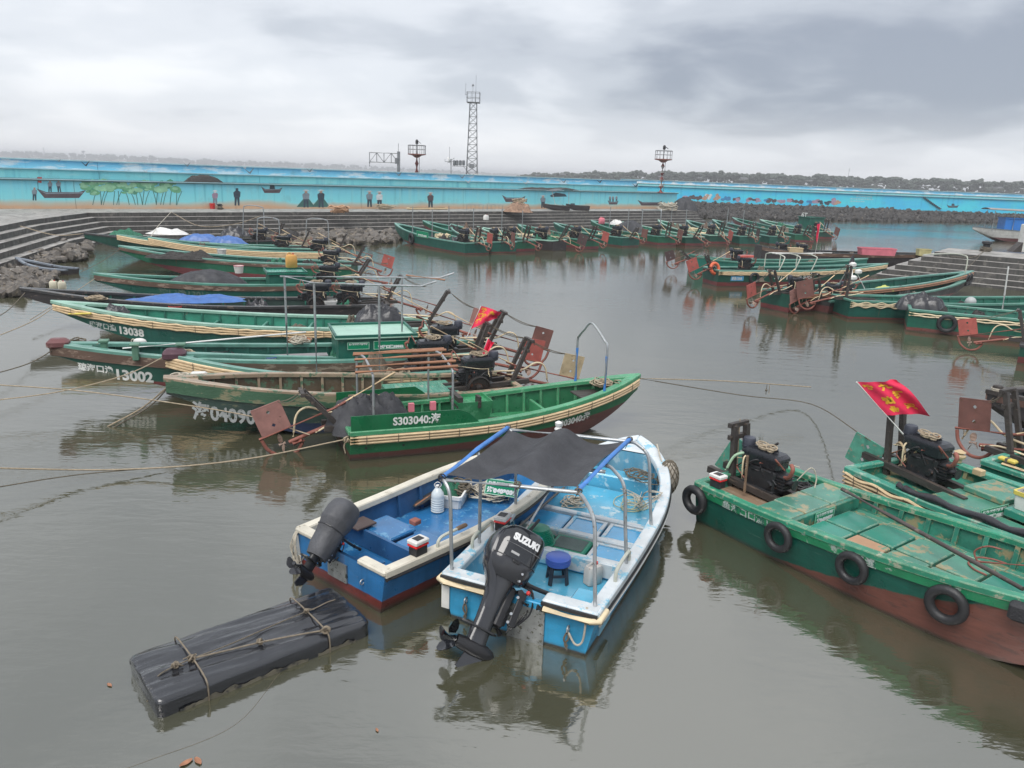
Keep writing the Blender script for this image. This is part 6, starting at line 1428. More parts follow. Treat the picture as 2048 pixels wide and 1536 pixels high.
for x0, x1, y0, y1, h_, m_ in ((1.15, 1.90, -.86, .86, .12, r_deck), (1.98, 2.7, -.90, -.10, .05, r_deck), (2.8, 3.6, -.85, .8, .05, r_deck), (3.65, 4.5, -.8, .75, .05, r_deck)): r2b.hatch(x0, x1, y0, y1, .465, h_, m_, ch=.015)
r2b.hatch(1.25, 1.88, .10, .80, .59, .09, r_deck, ch=.012); r2b.hatch(1.98, 2.75, -.05, .80, .52, .12, r_deck3, ch=.012)
c_ = r2b.px(1930, 1026, .45); sign(r2b, (1.945, -.22, .565), (0, 1, 0), (0, 0, 1), .62, .2, L1, '琼海口渔13086')
engine(r2b, .66, .02, .60, 0, sc=1.05)
stern_gear(r2b, .60, 8, 5, 'red', False, 1.2, .12, .5, False, long_=.3)
for o in list(r2b.root.children):
    if o.name.split('.')[0] in ('rudder_plate', 'lifting_rope', 'drive_shaft'):
        for ch in list(o.children): bpy.data.objects.remove(ch)
        bpy.data.objects.remove(o)
pl = place(PMESH['green'], 'rudder_plate', r2b.root, (-.36, -.15, .66), (0, R(15), R(10))); pl.scale = (.9, 1, .85)
mb = MB(); mb.tube([(-.05, .0, .72), (.75, .05, 1.30)], .018, 7); mb.obj('tiller', copper, r2b.root, 50)
mb = MB(); mb.tube([(.25, -.1, .62), (.6, -.12, 1.08)], .02, 7).tube(curve_pts([(0, .1, .9), (.15, 0, 1.0), (.3, -.05, .9), (.35, -.1, .75)], 5), .02, 7); mb.obj('cooling_hose', bambo, r2b.root, 50)
mb = MB(); mb.tube(sag((-.04, .0, 1.62), (.1, -.15, .62), .03), .010, 5).torus((-.04, .12, 1.56), .07, .010, (.2, 1, .4), 14, 5); mb.obj('lifting_rope', rope_m, r2b.root)
pA = r2b.world(r2b.px(1802, 865, 1.2)); dirv = (W(1712, 765, 2.05) - W(1800, 862, 1.2))
y_ = W(1800, 862, 1.25); tp = WY(1713, 764, y_.y - .1)
flag(WY(1806, 868, y_.y), tp, .66, .80, 'large red flag with yellow characters on a slanted white staff over the right boat', [('琼', .08, .22, .12), ('九', .40, .30, .20), ('汕', .22, .68, .16), ('打', .58, .62, .15), ('业', .20, .95, .16), ('平', .66, .92, .14)], drop=.0, seed=2.2, facing=rt + up * .12)
def sleeve(b, xs, sg, r, name, mat_, label):
    pts = [b.world(Vector((x, sg * (b.hb(x / b.L) - .04), b.zsh(x / b.L) + .09 + .02 * math.sin(x * 9)))) for x in xs]; o = pts[0]; mb = MB(); mb.tube([p - o for p in pts], [r * (1 + .15 * math.sin(i * 1.7)) for i in range(len(pts))], 10); return tag(mb.obj(name, mat_, None, 50, tuple(o)), label, 'fender')
sleeve(r2b, [.95 + .12 * i for i in range(22)], -1, .055, 'padded_fender', tarp_b, 'black padded sleeve lying along the near gunwale of the flag boat')
q_ = r2b.world((2.30, .28, .645)); crate(q_, r2b.ang + .05, .56, .42, .26, white_p, yel_p, 'white crate with yellow rim full of rope on the flag boat', group='crates in boats')
coil(q_ + Vector((0, 0, .17)), .22, 14, 'pale rope heaped in the yellow rimmed crate', rope_p, .013, .14)
boxp('wood_block', .95, 1.1, .72, .84, .66, .76, M('cream_block', (.55, .42, .25), .6), r2b.root, ch=.01)
mb = MB(); mb.lathe([(.05, .0), (.05, .06), (.09, .08), (.10, .12), (.05, .15), (.09, .18), (.02, .22)], 14, Matrix.Translation((.55, -1.0 + .06 + 1.9, .68))); mb.obj('bollard', M('cream_block', None), r2b.root, 40)

# third boat behind it and a dark bow
r3b = Boat('fishing_boat', 'green boat with black engine frame at the right frame edge', Vector((8.75, 12.7, 0)), Vector((12.0, 7.3, 0)), B=2.0, zs=.62, zb=1.0, zf=.36, hull=hull_mat('sea_green_hull', None, None), inner=r_in, deck=r_deck, rail=M('aqua_green_rail', None), gw=.12, ws=.95, cb=.86, group='green boats moored on the right')
r3b.ribs(8, .1, .6, r_in, .06, .05); r3b.transom_cap(); engine(r3b, .95, .1, .64, 0); stern_gear(r3b, .60, 18, 8, 'brown', True, 1.15, .12, .9, True, long_=.35)
for k in range(2): 
    pts = [r3b.world(Vector((x, -(r3b.hb(x / r3b.L) - .05 - .05 * k), r3b.zsh(x / r3b.L) + .075))) for x in (.3, .7, 1.1, 1.6, 2.1)]; pole(pts[0], pts[-1], .025, bambo, ('pale bamboo pole on the gunwale behind the flag boat, outer one', 'pale bamboo pole on the gunwale behind the flag boat, inner one')[k], 'boat_pole', group='poles lying in the boats')
p = r3b.world((.35, -.85, .74)); t = thing('float_block', 'yellow float block at the stern corner behind the flag boat', 'float', tuple(p), r3b.ang); boxp('block', -.14, .14, -.06, .06, 0, .06, yel_p, t, ch=.02); boxp('band', -.02, .02, -.062, .062, -.002, .063, rope_d, t)
dk_hull = hull_mat('tarred_hull', (.045, .04, .042), (.10, .045, .04), .05, 0, (.22, .17, .14), .3)
dk_in = M('tarred_lining', (.04, .042, .045), .5, var=.3, wear=(.15, .12, .1), wamt=.3)
r4b = Boat('fishing_boat', 'dark brown weathered boat whose bow enters at the right edge', Vector((15.6, 17.4, 0)), Vector((9.75, 15.1, 0)), B=1.8, zs=.65, zb=1.08, zf=.3, hull=dk_hull, inner=dk_in, deck=dk_in, rail=wood_d, gw=.13, pb=2.4, nose=.10, group='green boats moored on the right')
r4b.ribs(10, .1, .85, wood_d); r4b.plank(.03, .16, mat_=M('weathered_bow_board', (.13, .07, .055), .6, var=.4, vs=3, wear=(.3, .2, .16), wamt=.4, ws=5), th=.03)
mb = MB(); mb.cbox((r4b.L - .12, 0, 1.16), (.14, .16, .16), .02); mb.obj('bow_post', wood_d, r4b.root); mb = MB(); mb.torus((r4b.L - .12, 0, 1.14), .11, .014, n=12, k=5).torus((r4b.L - .12, 0, 1.17), .11, .014, n=12, k=5); mb.obj('rope_turns', rope_p, r4b.root)
tyre_at(r4b, 4.4, .45, 1, 'black tyre hanging under the dark brown bow at the right edge', .25, .08)
p = r4b.world((4.9, .1, .95)); t = thing('float_block', 'yellow float block on the dark brown boat at the right edge', 'float', tuple(p), r4b.ang); boxp('block', -.22, .22, -.08, .08, .15, .23, yel_p, t, ch=.02); boxp('stand', -.1, .1, -.05, .05, -.4, .148, wood_d, t)
rope([r4b.world((r4b.L, .05, 1.0)), W(1932, 840, .45), W(1928, 868, .25)], .014, rope_d, 'dark rope hanging from the dark brown bow at the right edge')
# ---------------------------------------------------------------- left row of boats, bows to the left
def gpal(k, top, inn, rail, wamt=.2, wear=(.20, .22, .17)):
    return dict(inner=M(k + '_lining', inn, .4, var=.35, vs=3, wear=wear, wamt=wamt, ws=4, bump=.3), deck=M(k + '_deck', tuple(c * 1.15 for c in inn), .3, var=.3, vs=2, wear=wear, wamt=wamt + .05, ws=3.5, bump=.2), rail=M(k + '_rail', rail, .35, var=.25, vs=3, wear=wear, wamt=wamt + .05, ws=6, bump=.2))
palA = gpal('teal_green', None, (.020, .115, .088), (.13, .30, .245))
palB = gpal('mid_green', None, (.026, .15, .108), (.095, .265, .205))
palC = gpal('old_wood', None, (.12, .085, .055), (.36, .27, .19), .4, (.10, .16, .10))
palD = gpal('pale_green', None, (.04, .24, .165), (.28, .47, .38))
palK = gpal('blackened', None, (.03, .06, .05), (.05, .05, .052), .3, (.15, .12, .1))
hA = hull_mat('teal_hull', (.010, .095, .072), (.17, .045, .038), .10, .0015, (.10, .17, .13), .2)
hB = hull_mat('dark_green_hull', (.010, .075, .052), (.16, .035, .035), .22, .0030, (.06, .13, .09), .15)
hC = hull_mat('weathered_blue_green_hull', (.035, .065, .055), (.02, .035, .085), .16, .004, (.14, .15, .10), .42, pk=3)
hK = dk_hull
hW = M('weathered_top_board', (.135, .085, .062), .6, var=.4, vs=2.5, wear=(.30, .22, .17), wamt=.4, ws=5, stretch=(.3, 1, 1), bump=.4)
GRP = 'fishing boats in the middle and left rows'
def LB(label, bowpx, sternpx, B, zb, zs, hull, pal, name='fishing_boat', **kw):
    """bow tip pixel, near stern-corner pixel"""
    Bo = W(bowpx[0], bowpx[1], zb + .05); Sn = W(sternpx[0], sternpx[1], zs + .05); d = Bo - Sn; d.z = 0; d.normalize()
    near = Vector((d.y, -d.x, 0)) if (d.y * 0 + -d.x * 1) < 0 else Vector((-d.y, d.x, 0))
    if near.y > 0: near = -near
    args = dict(ws=.8, um=.42, pb=2.2, qb=.85, cb=.90, su=.3, sp=2.0, rise0=.60, rk=1.25, bow_drop=.24, zf=.30, gw=.10); args.update(kw)
    S = Sn - near * (B / 2 * args['ws'])
    return Boat(name, label, S, Bo, B=B, zs=zs, zb=zb, hull=hull, group=GRP, **pal, **args)
def gear_for(b, plate='red', eng=True, tilt=30, up_=16, x=.95, y=.05, cover=None, seed=1, **kw):
    z = b.zs - .02
    if eng: engine(b, x, y, z, 0, sc=1.05)
    stern_gear(b, z, tilt, up_, plate, **kw)
FW = dict(bold=.01)
# 13002
l8 = LB('green boat with red bottom lettered 13002 and a flat roofed cabin', (99, 683), (985, 704), 1.85, 1.18, .74, hB, palA, nose=.05)
l8.plank(.02, .22, mat_=hW, th=.035); l8.ribs(18, .06, .88); l8.transom_cap(wood_d)
mb = MB(); mb.cbox((l8.L - .16, 0, l8.zb + .0), (.42, .34, .22), .08); mb.obj('bow_block', M('maroon_paint', (.16, .06, .06), .5, var=.3, wear=(.35, .25, .22), wamt=.35), l8.root, 40)
l8.letter('琼海口渔', l8.L - .52, .66, .175, 1, dirn=-1, bold=.006); l8.letter('13002', l8.L - 1.22, .46, .31, 1, dirn=-1, bold=.012, sx=1.0)
for (x, y) in ((l8.L - 1.05, .15), (l8.L - 1.7, .60), (l8.L - 2.6, .74)): mb = MB(); mb.cbox((x, y, 1.06), (.13, .13, .34), .02).cbox((x, y, 1.24), (.2, .2, .05), .01); mb.obj('mooring_post', M('green_post', (.10, .22, .15), .5, wear=(.3, .3, .22), wamt=.3), l8.root)
# cabin
def cabin(b, x0, x1, yw, z0, z1, wall, roof, sgn=None):
    for (a, c, d, e) in ((x0, x1, -yw, -yw + .04), (x0, x1, yw - .04, yw), (x0, x0 + .04, -yw + .042, yw - .042), (x1 - .04, x1, -yw + .042, yw - .042)): boxp('cabin_wall', a, c, d, e, z0, z1, wall, b.root)
    o = boxp('cabin_roof', x0 - .08, x1 + .08, -yw - .08, yw + .08, z1 + .003, z1 + .045, roof, b.root, ch=.012)
    for (a, c, d, e) in ((x0 - .08, x1 + .08, -yw - .08, -yw - .03), (x0 - .08, x1 + .08, yw + .03, yw + .08), (x0 - .08, x0 - .03, -yw - .028, yw + .028), (x1 + .03, x1 + .08, -yw - .028, yw + .028)): boxp('roof_lip', a, c, d, e, z1 + .046, z1 + .10, wall, o)
    return o
xa, xb = l8.px(838, 668, 1.25).x, l8.px(640, 660, 1.25).x
cabin(l8, 2.0, 3.75, .70, .36, 1.22, M('cabin_green_boards', (.012, .12, .085), .4, var=.3, vs=3, wear=(.12, .2, .15), wamt=.2), M('pale_mint_roof', (.36, .58, .47), .35, var=.12, vs=2, wear=(.2, .4, .3), wamt=.15))
sign(l8, (2.55, .715, 1.06), (-1, 0, 0), (0, 0, 1), .8, .2, None, '琼海口渔13002'); sign(l8, (3.3, .715, 1.06), (-1, 0, 0), (0, 0, 1), .5, .17, L1, None)
gear_for(l8, 'brown', x=1.15); boxp('ramp_board', 3.9, 5.6, -.45, -.15, .62, .66, M('grey_board', (.30, .28, .29), .5), l8.root)
# 13038
l7 = LB('green boat lettered 13038 with wavy cream fender poles and blue sheet behind', (104, 600), (850, 656), 2.0, 1.20, .74, hA, palD)
l7.ribs(18, .06, .88, palB['inner']); l7.strakes(3, .030, .07, sides=(1,), ties=9, wob=.03); l7.transom_cap()
l7.letter('琼海口渔', l7.L - 1.05, .62, .19, 1, textw2, dirn=-1, bold=.006); l7.letter('13038', l7.L - 1.85, .48, .28, 1, textw, dirn=-1, bold=.012)
for k in range(5): l7.hatch(2.2 + k * 1.05, 3.1 + k * 1.05, -.72, .72, .305, .05, palD['deck'] if k % 2 else palB['deck'])
for x in (3.3, 4.6, 6.0): boxp('thwart', x, x + .07, -.85, .85, .31, .60, palB['rail'], l7.root, ch=.01)
stern_gear(l7, .72, 35, 16, 'pink', post_h=1.2)
tarp(l7.world((1.35, .0, .66)), .72, .55, .62, l7.ang, 'black plastic sheet wrapped round the engine of the 13038 boat', tarp_b, 21, 3.6, lump=.28, fold=2.2, pw=5.)
# 13002's neighbour with cream strakes and canopy frame
l9 = LB('green boat with cream bow planks and tall pipe frame behind the weathered boat', (330, 703), (955, 738), 1.8, 1.08, .62, hB, palA, pb=2.3)
l9.ribs(13, .06, .88); l9.strakes(4, .033, .05, sides=(1,), ties=6, gap=.062); l9.transom_cap()
mb = MB(); mb.cbox((l9.L - .18, 0, l9.zb - .02), (.46, .42, .24), .09); mb.obj('bow_block', M('purple_bow_paint', (.085, .035, .05), .55, var=.3, wear=(.3, .2, .18), wamt=.3), l9.root, 40)
for k in range(5): l9.hatch(2.0 + k * .78, 2.72 + k * .78, -.62, .62, .36, .05, M('ribbed_green_deck', (.03, .28, .19), .25, var=.2, wear=(.01, .1, .07), wamt=.35, ws=5, stretch=(8, .6, 1)))
gear_for(l9, 'red', x=1.05, tilt=24, up_=12)
zr = 2.28
def post_l9(bx, by, tx, ty, sg):
    b0 = l9.px(bx, by, .62); b0.y = sg * .80; wy = l9.world(b0).y; tp_ = l9.to_local(WY(tx, ty, wy)); mb = MB(); mb.tube([(tp_.x, tp_.y, .6), (tp_.x, tp_.y, 1.5), tp_], .026, 7); mb.obj('frame_post', steel, l9.root, 50); return tp_
pBt, pCt, pAt, pDt = post_l9(621, 734, 628, 566, 1), post_l9(755, 738, 758, 570, 1), post_l9(590, 702, 569, 553, -1), post_l9(801, 702, 804, 555, -1)
for a, c in ((pAt, pDt), (pBt, pCt)):
    d = (c - a).normalized(); mb = MB(); mb.tube([a - d * .1, a.lerp(c, .5), c, c + d * .9, c + d * 1.25 + Vector((0, 0, .12))], .022, 7); mb.obj('frame_rail', steel, l9.root, 50)
mb = MB(); mb.tube([pDt + Vector((-.1, 0, .05)), pDt + Vector((-.9, .6, .02))], .022, 7); mb.obj('frame_brace', copper, l9.root); mb = MB(); mb.tube([pAt, pBt], .02, 7); mb.obj('frame_brace', steel, l9.root)
p = l9.px(940, 672, .95)
fb_ = W(933, 676, 1.15)
flag(fb_, WY(962, 612, fb_.y + .05), .50, .62, 'red flag with yellow characters leaning right above the stern engines', [('琼', .10, .22, .12), ('渔', .05, .5, .14), ('船', .28, .52, .14), ('光', .08, .78, .13), ('九', .52, .28, .13)], drop=.12, tip=.35, seed=.4, facing=rt - up * .12)
fb_ = W(958, 722, 1.0); flag(fb_, WY(976, 676, fb_.y), .17, .46, 'small furled red flag just below the larger red flag', [], drop=.0, tip=.9, seed=3, facing=rt * .75 - up * .55 + Vector((0, -.2, 0)))
# weathered 0409016
l10 = LB('weathered wooden boat with flaking green top board lettered 0409016', (330, 752), (1040, 774), 1.75, 1.10, .58, hC, palC, su=.12, sp=1.5, pb=2.4, um=.4, cb=.9, nose=.06, bow_drop=.3)
l10.plank(.0, .24, mat_=M('flaking_green_board', (.055, .13, .075), .55, var=.45, vs=2, wear=(.24, .23, .14), wamt=.42, ws=4, stretch=(.3, 1, 1), bump=.4), th=.03); l10.ribs(14, .08, .88, palC['rail'], .05, .04); l10.transom_cap()
l10.letter('海0409016', l10.L - .42, .38, .38, 1, M('worn_grey_lettering', (.40, .42, .42), .6, var=.25, vs=8, wear=(.05, .09, .08), wamt=.36, ws=10, bump=0), dirn=-1, bold=.012, sx=.82, slope=True)
for k in range(4): l10.hatch(2.9 + k * .45, 3.3 + k * .45, -.58, .58, .36, .05, M('dark_teal_hatch', (.02, .14, .10), .3, wear=(.2, .2, .13), wamt=.2))
l10.hatch(1.3, 2.75, -.64, .64, .305, .22, M('worn_teal_platform', (.10, .31, .23), .3, var=.3, wear=(.30, .38, .3), wamt=.4, ws=5, stretch=(5, .5, 1))); l10.hatch(1.5, 2.4, -.3, .35, .527, .03, M('worn_teal_platform', None))
gear_for(l10, 'cream', x=.85, tilt=28, up_=14)
for (px, py, lab) in ((640, 762, 'orange float bar on the weathered boat, left one of the pair'), (662, 764, 'orange float bar on the weathered boat, right one of the pair'), (735, 765, 'orange float piece in the middle of the weathered boat'), (778, 762, 'orange float bar near the teal platform of the weathered boat'), (772, 724, 'orange float bar on the ribbed green deck behind')):
    q_ = W(px, py, .47); t = thing('float_bar', lab, 'float', tuple(q_), l10.ang + random.uniform(-.2, .2), 'orange floats'); mb = MB(); mb.tube([(-.2, 0, 0), (-.17, 0, 0), (.17, 0, 0), (.2, 0, 0)], [.03, .055, .055, .03], 9); mb.obj('body', orange_f, t, 50); mb = MB(); mb.torus((-.1, 0, 0), .056, .008, (1, 0, 0), 10, 5); mb.obj('groove', rust, t)
q_ = W(398, 760, .75); t = thing('foam_block', 'white foam block in the bow of the weathered boat', 'float', tuple(q_), .2); mb = MB(); mb.cbox((0, 0, .08), (.32, .2, .17), .03); mb.obj('block', white_p, t)
# dark boat behind 13038
l6 = LB('black tarred boat with long bow under a blue sheet behind boat 13038', (42, 574), (775, 608), 1.9, 1.22, .72, hK, palK, nose=.04, pb=2.0)
l6.ribs(14, .06, .85, palB['inner']); l6.transom_cap(wood_d); gear_for(l6, None, x=1.2, tilt=34); engine(l6, 2.3, .1, .70, 0, sc=1.1)
tarp(l6.world((6.3, -.1, .80)), 1.75, .50, .20, l6.ang, 'long blue tarpaulin stretched over the black tarred boat', tarp_u, 33, 5., lump=.5, fold=1.5)
for k, (px, py) in enumerate(((108, 577), (125, 578))): q_ = W(px, py, 1.05); jerry(q_, .4 * k, .22, .26, M('cream_can', (.66, .62, .48), .5), ('cream can on the black bow, left one', 'cream can on the black bow, right one')[k], group='jerrycans')
crate(W(648, 612, .62), l6.ang, .75, .4, .2, white_p, white_p, 'white slotted crate on the gunwale behind the 13038 boat', group='crates in boats')
# green boats further left
l5 = LB('green boat with greyish worn top board and a black heaped cover amidships', (188, 545), (716, 564), 1.9, 1.15, .76, hA, palB, pb=2.1)
l5.ribs(16, .06, .88); l5.plank(.03, .2, mat_=hW, th=.03); l5.transom_cap(); l5.letter('琼口渔13019', l5.L - 2.0, .46, .3, 1, M('ghost_lettering', (.09, .15, .12), .6, wear=(.02, .1, .07), wamt=.5, bump=0), dirn=-1)
tarp(l5.world((l5.L * .60, -.1, .62)), 1.45, .70, .62, l5.ang, 'black heaped net cover amidships of the green boat behind the black bow', tarp_g, 41, 2.2, lump=.12, fold=.5)
cabin(l5, 2.0, 3.3, .62, .4, 1.12, M('cabin_green_boards', None), M('ribbed_green_deck', None)); gear_for(l5, None, x=1.1, tilt=38, up_=8)
jerry(W(583, 535, 1.25), .4, .42, .55, M('amber_can', (.62, .33, .09), .35), 'amber plastic can on the cabin of a green boat', group='jerrycans'); bucket(W(478, 546, .62), .2, .3, white_p, pink_p, 'white bucket beside the black heaped cover', group='buckets')
l4 = LB('green boat with black net draped over its bow quarter', (238, 490), (700, 530), 1.9, 1.2, .78, hull_mat('leaf_green_hull', (.012, .12, .065), (.17, .04, .045), .22, .004, (.1, .2, .13), .15), palA)
l4.ribs(15, .06, .88); l4.plank(.02, .16, mat_=hW, th=.03); gear_for(l4, 'red', x=1.1, tilt=34); bucket(W(444, 512, .7), .22, .32, white_p, white_p, 'white bucket on the green boat with draped black net', group='buckets')
tarp(l4.world((l4.L - 3.2, .62, .82)), 1.7, .40, .32, l4.ang, 'black net draped over the gunwale of a far left green boat', net_m, 51, 2.5, 'fishing_net', .7, cat='net', fold=1.5)
l3 = LB('green boat with long cream planks and two blue sheets in the far left group', (296, 473), (672, 504), 1.8, 1.25, .78, hA, palA, nose=.06)
l3.ribs(12, .06, .88); l3.strakes(4, .04, .04, sides=(1,), gap=.075); gear_for(l3, None, x=1.0, tilt=30)
for k, (px, py, w_) in enumerate(((405, 488, 1.5), (455, 492, 1.2))): tarp(W(px, py, .62), w_, .6, .55, l3.ang, ('blue sheet heap in the far left group, left one', 'blue sheet heap in the far left group, right one')[k], tarp_u, 60 + k, 2.2, lump=.2)
l2 = LB('green boat with cream fender bundle at its bow in the far left group', (234, 468), (600, 496), 1.8, 1.25, .78, hA, palB)
l2.ribs(12, .06, .88); l2.strakes(3, .05, .03, sides=(1,), gap=.08, u0=.62); gear_for(l2, None, x=1.0)
tarp(W(252, 470, 1.0), .9, .4, .3, .0, 'green net bundle on the bow with the cream fenders', net_g, 64, 2.2, 'fishing_net', .6, cat='net')
l1 = LB('dark green boat with black bow nearest the quay steps in the far left group', (168, 465), (560, 480), 1.8, 1.3, .8, hB, palK)
l1.ribs(12, .06, .88); gear_for(l1, None, x=1.0); tarp(W(335, 468, 1.0), 1.1, .5, .3, .1, 'white sheet lying on a far left boat', white_p, 66, 3., lump=.4)
for (x0, x1, yb_, yt, lab, dz) in ((486, 527, 470, 412, 'grey pipe hoop standing in the far left boats, left one', 0), (514, 558, 480, 436, 'grey pipe hoop standing in the far left boats, middle one', 0), (612, 656, 480, 438, 'grey pipe hoop standing in the far left boats, right one', 0)):
    D_ = W(x0, yb_ + 12, .6).y; a = WY(x0, yb_ + 10, D_); t = thing('pipe_hoop', lab, 'pipe hoop', tuple(a), 0, 'pipe hoops on far boats'); g = lambda px, py: WY(px, py, D_) - a
    mb = MB(); mb.tube(curve_pts([g(x0, yb_ + 10), g(x0 + 1, yt + 8), g(x0 + 5, yt), g((x0 + x1) / 2, yt - 1), g(x1 - 5, yt + 2), g(x1, yt + 10), g(x1 + 2, yb_ + 10)], 5), .03, 7); mb.obj('hoop', steel, t, 50)
for (px, py, rx, ry, h, lab, m_, sd_) in ((470, 472, .9, .6, .5, 'black sheet over gear in the far left group', tarp_b, 71), (570, 480, 1.3, .7, .6, 'dark net heap on the sterns of the far left group', net_m, 72), (610, 490, .8, .5, .4, 'brown net heap beside the far left engines', rope_d, 73)): tarp(W(px, py, .65), rx, ry, h, .1, lab, m_, sd_, 2.2, lump=.6, name='net_heap', cat='net')
# half sunk plank boat
a = W(32, 516, .55); c = W(146, 540, .2); sk = Boat('sunken_skiff', 'dark half sunk skiff lying against the left rocks', Vector((c.x, c.y, 0)), Vector((a.x, a.y, 0)), B=.9, zs=.22, zb=.55, zf=.1, draft=.2, hull=dk_hull, inner=dk_in, deck=dk_in, rail=M('grey_blue_rail', (.20, .23, .27), .5, var=.3, wear=(.08, .08, .09), wamt=.4), gw=.10, cat='boat')
# small things in the left row
bucket(W(542, 735, .5), .17, .26, white_p, blue_p, 'white bucket with blue rim in the green boat behind the weathered one', group='buckets')
t = bucket(W(600, 702, .5), .30, .30, M('wicker', (.42, .20, .10), .7, var=.3, vs=12, bump=.8, bs=40), wood, 'brown wicker basket with net in the 13002 boat', 'wicker_basket', 'basket'); coil(W(600, 688, .8), .22, 8, 'pale net rope piled in the brown wicker basket', rope_p, .015, .14)
bucket(W(352, 632, .5), .19, .30, red_p, red_p, 'dark red bucket in the 13038 boat', group='buckets'); q_ = W(331, 630, .42); t = thing('carton', 'torn brown carton beside the red bucket', 'box', tuple(q_), .3); boxp('body', -.2, .2, -.15, .15, 0, .3, M('cardboard', (.42, .32, .22), .8), t, ch=.01); boxp('label_patch', -.18, -.02, -.156, -.151, .05, .26, white_p, t)
pole(W(245, 697, .98), W(612, 664, 1.08), .022, M('white_pole', (.7, .7, .68), .4), 'long white pole lying across boat 13002', 'boat_pole', group='poles lying in the boats')
pole(W(138, 628, .95), W(182, 627, 1.0), .03, yel_p, 'short yellow pole sticking out from boat 13038', 'boat_pole', group='poles lying in the boats')
pole(W(485, 701, .62), W(560, 699, .62), .03, yel_p, 'yellow pole lying in boat 13002 beside the basket', 'boat_pole', group='poles lying in the boats')
tarp(W(232, 626, .95), .35, .22, .2, .3, 'small black cloth on the gunwale of boat 13038', tarp_b, 81, 2.2, lump=.5)
for (px, py, z, R_, n, lab, m_) in ((190, 575 + 25, 1.0, .28, 8, 'rope coil on the pale bow of boat 13038', rope_m), (155, 690, .95, .25, 7, 'rope coil on the bow of boat 13002', rope_d), (372, 712, .85, .2, 6, 'rope coil on the cream plank bow', rope_m), (362, 758, .80, .2, 6, 'pale rope coil on the weathered bow', rope_p), (444, 712, .6, .3, 6, 'black hose coil in the cream plank boat', black_rub)): coil(W(px, py, z), R_, n, lab, m_, .016, .1)
q_ = W(280, 683, 1.0); t = thing('float_ball', 'white glove like float on the gunwale of boat 13002', 'float', tuple(q_)); mb = MB(); mb.ball((0, 0, 0), (.16, .08, .08), 10, 6); mb.obj('body', white_p, t, 60); mb = MB(); mb.torus((-.15, 0, 0), .05, .014, (0, 1, 0), 10, 5); mb.obj('eye', rope_p, t)

# ---------------------------------------------------------------- right middle group, bows to the right
GRP2 = 'fishing boats at the right pier'
def RB(label, sternpx, bowpx, B, zb, zs, hull, pal, near_is=-1, **kw):
    Bo = W(bowpx[0], bowpx[1], zb + .05); Sn = W(sternpx[0], sternpx[1], zs + .05); d = (Bo - Sn); d.z = 0; d.normalize(); away = Vector((-d.y, d.x, 0))
    args = dict(ws=.85, um=.42, pb=2.2, qb=.85, cb=.9, su=.3, sp=2.0, rise0=.55, rk=1.5, bow_drop=.3, zf=.25, gw=.10); args.update(kw)
    return Boat('fishing_boat', label, Sn + away * (B / 2 * args['ws']), Bo, B=B, zs=zs, zb=zb, hull=hull, group=GRP2, **pal, **args)
m1 = RB('dark green boat with pink crate and black gear nearest the pier top', (1525, 500), (1890, 506), 1.9, .95, .75, hK, palK, srise=.25); m1.ribs(10, .1, .85); m1.plank(0, .2, mat_=hW); engine(m1, 1.6, 0, .6, 0); engine(m1, 3.0, .1, .6, 0)
crate(W(1752, 510, .85), m1.ang, 2.1, .7, .45, pink_p, pink_p, 'long pink plastic crate at the right pier', group='crates in boats'); crate(W(1846, 511, .85), m1.ang, .75, .5, .42, M('yellowed_crate', (.55, .50, .25), .5), M('yellowed_crate', None), 'yellowed slatted crate beside the long pink crate', group='crates in boats')
t = thing('foam_box', 'cream foam box on the dark boat with black gear', 'box', tuple(W(1590, 505, .72)), m1.ang); boxp('body', -.45, .45, -.22, .22, 0, .26, M('cream_block', None), t, ch=.02); boxp('lid', -.47, .47, -.24, .24, .263, .31, M('cream_block', None), t, ch=.02)
fb_ = W(1630, 510, .9); flag(fb_, WY(1641, 447, fb_.y), .16, 1.3, 'narrow furled red and white flag at the right pier boats', [], drop=.4, tip=.4, seed=5, facing=-rt + up * .1)
m2 = RB('plain teal boat with rusty engine in the right group', (1395, 520), (1735, 516), 1.7, 1.08, .76, hull_mat('aqua_hull', (.02, .17, .13), (.02, .1, .08), -.2, 0, (.1, .3, .24), .2), palB, srise=.22); m2.ribs(14, .08, .88); engine(m2, 2.6, .1, .76, 0); stern_gear(m2, .74, 60, 20, 'dark', False, .9, long_=.8)
m3 = RB('green boat with cream fender poles lettered 13068 in the right group', (1440, 540), (1775, 526), 1.8, 1.1, .78, hB, palA); m3.ribs(14, .08, .88); m3.strakes(3, .03, .05, sides=(-1,), wob=.02); m3.transom_cap(); m3.letter('琼海口渔 13068', 3.1, .40, .34, -1, bold=.012); engine(m3, 1.9, .0, .76, 0, coil=False)
bm_ = M('light_blue_sign', (.10, .36, .62), .4); mb = MB(); rows = []
mb.grid(lambda u, v: m3.side_z(.7 + .7 * u, .30 + .24 * v, -1, .008)[0], 6, 2); mb.obj('number_plate', bm_, m3.root); text_obj('lettering', '琼渔13068', .17, textw, m3.root, lambda x, y, z: m3.side_z(.75 + x * .72, .35 + y, -1, .013 + z)[0], .005, .0005)
stern_gear(m3, .70, 30, 22, 'red', False, .9, long_=.55, psz=.95); tyre_at(m3, 1.95, .32, -1, 'black tyre on the side of boat 13068', .22, .07)
mb = MB(); mb.box((1.9, .0, 1.44), (.75, .28, .10)); mb.obj('tank_lid', M('red_white_lid', (.62, .12, .1), .4, wear=(.6, .55, .45), wamt=.4), m3.root)
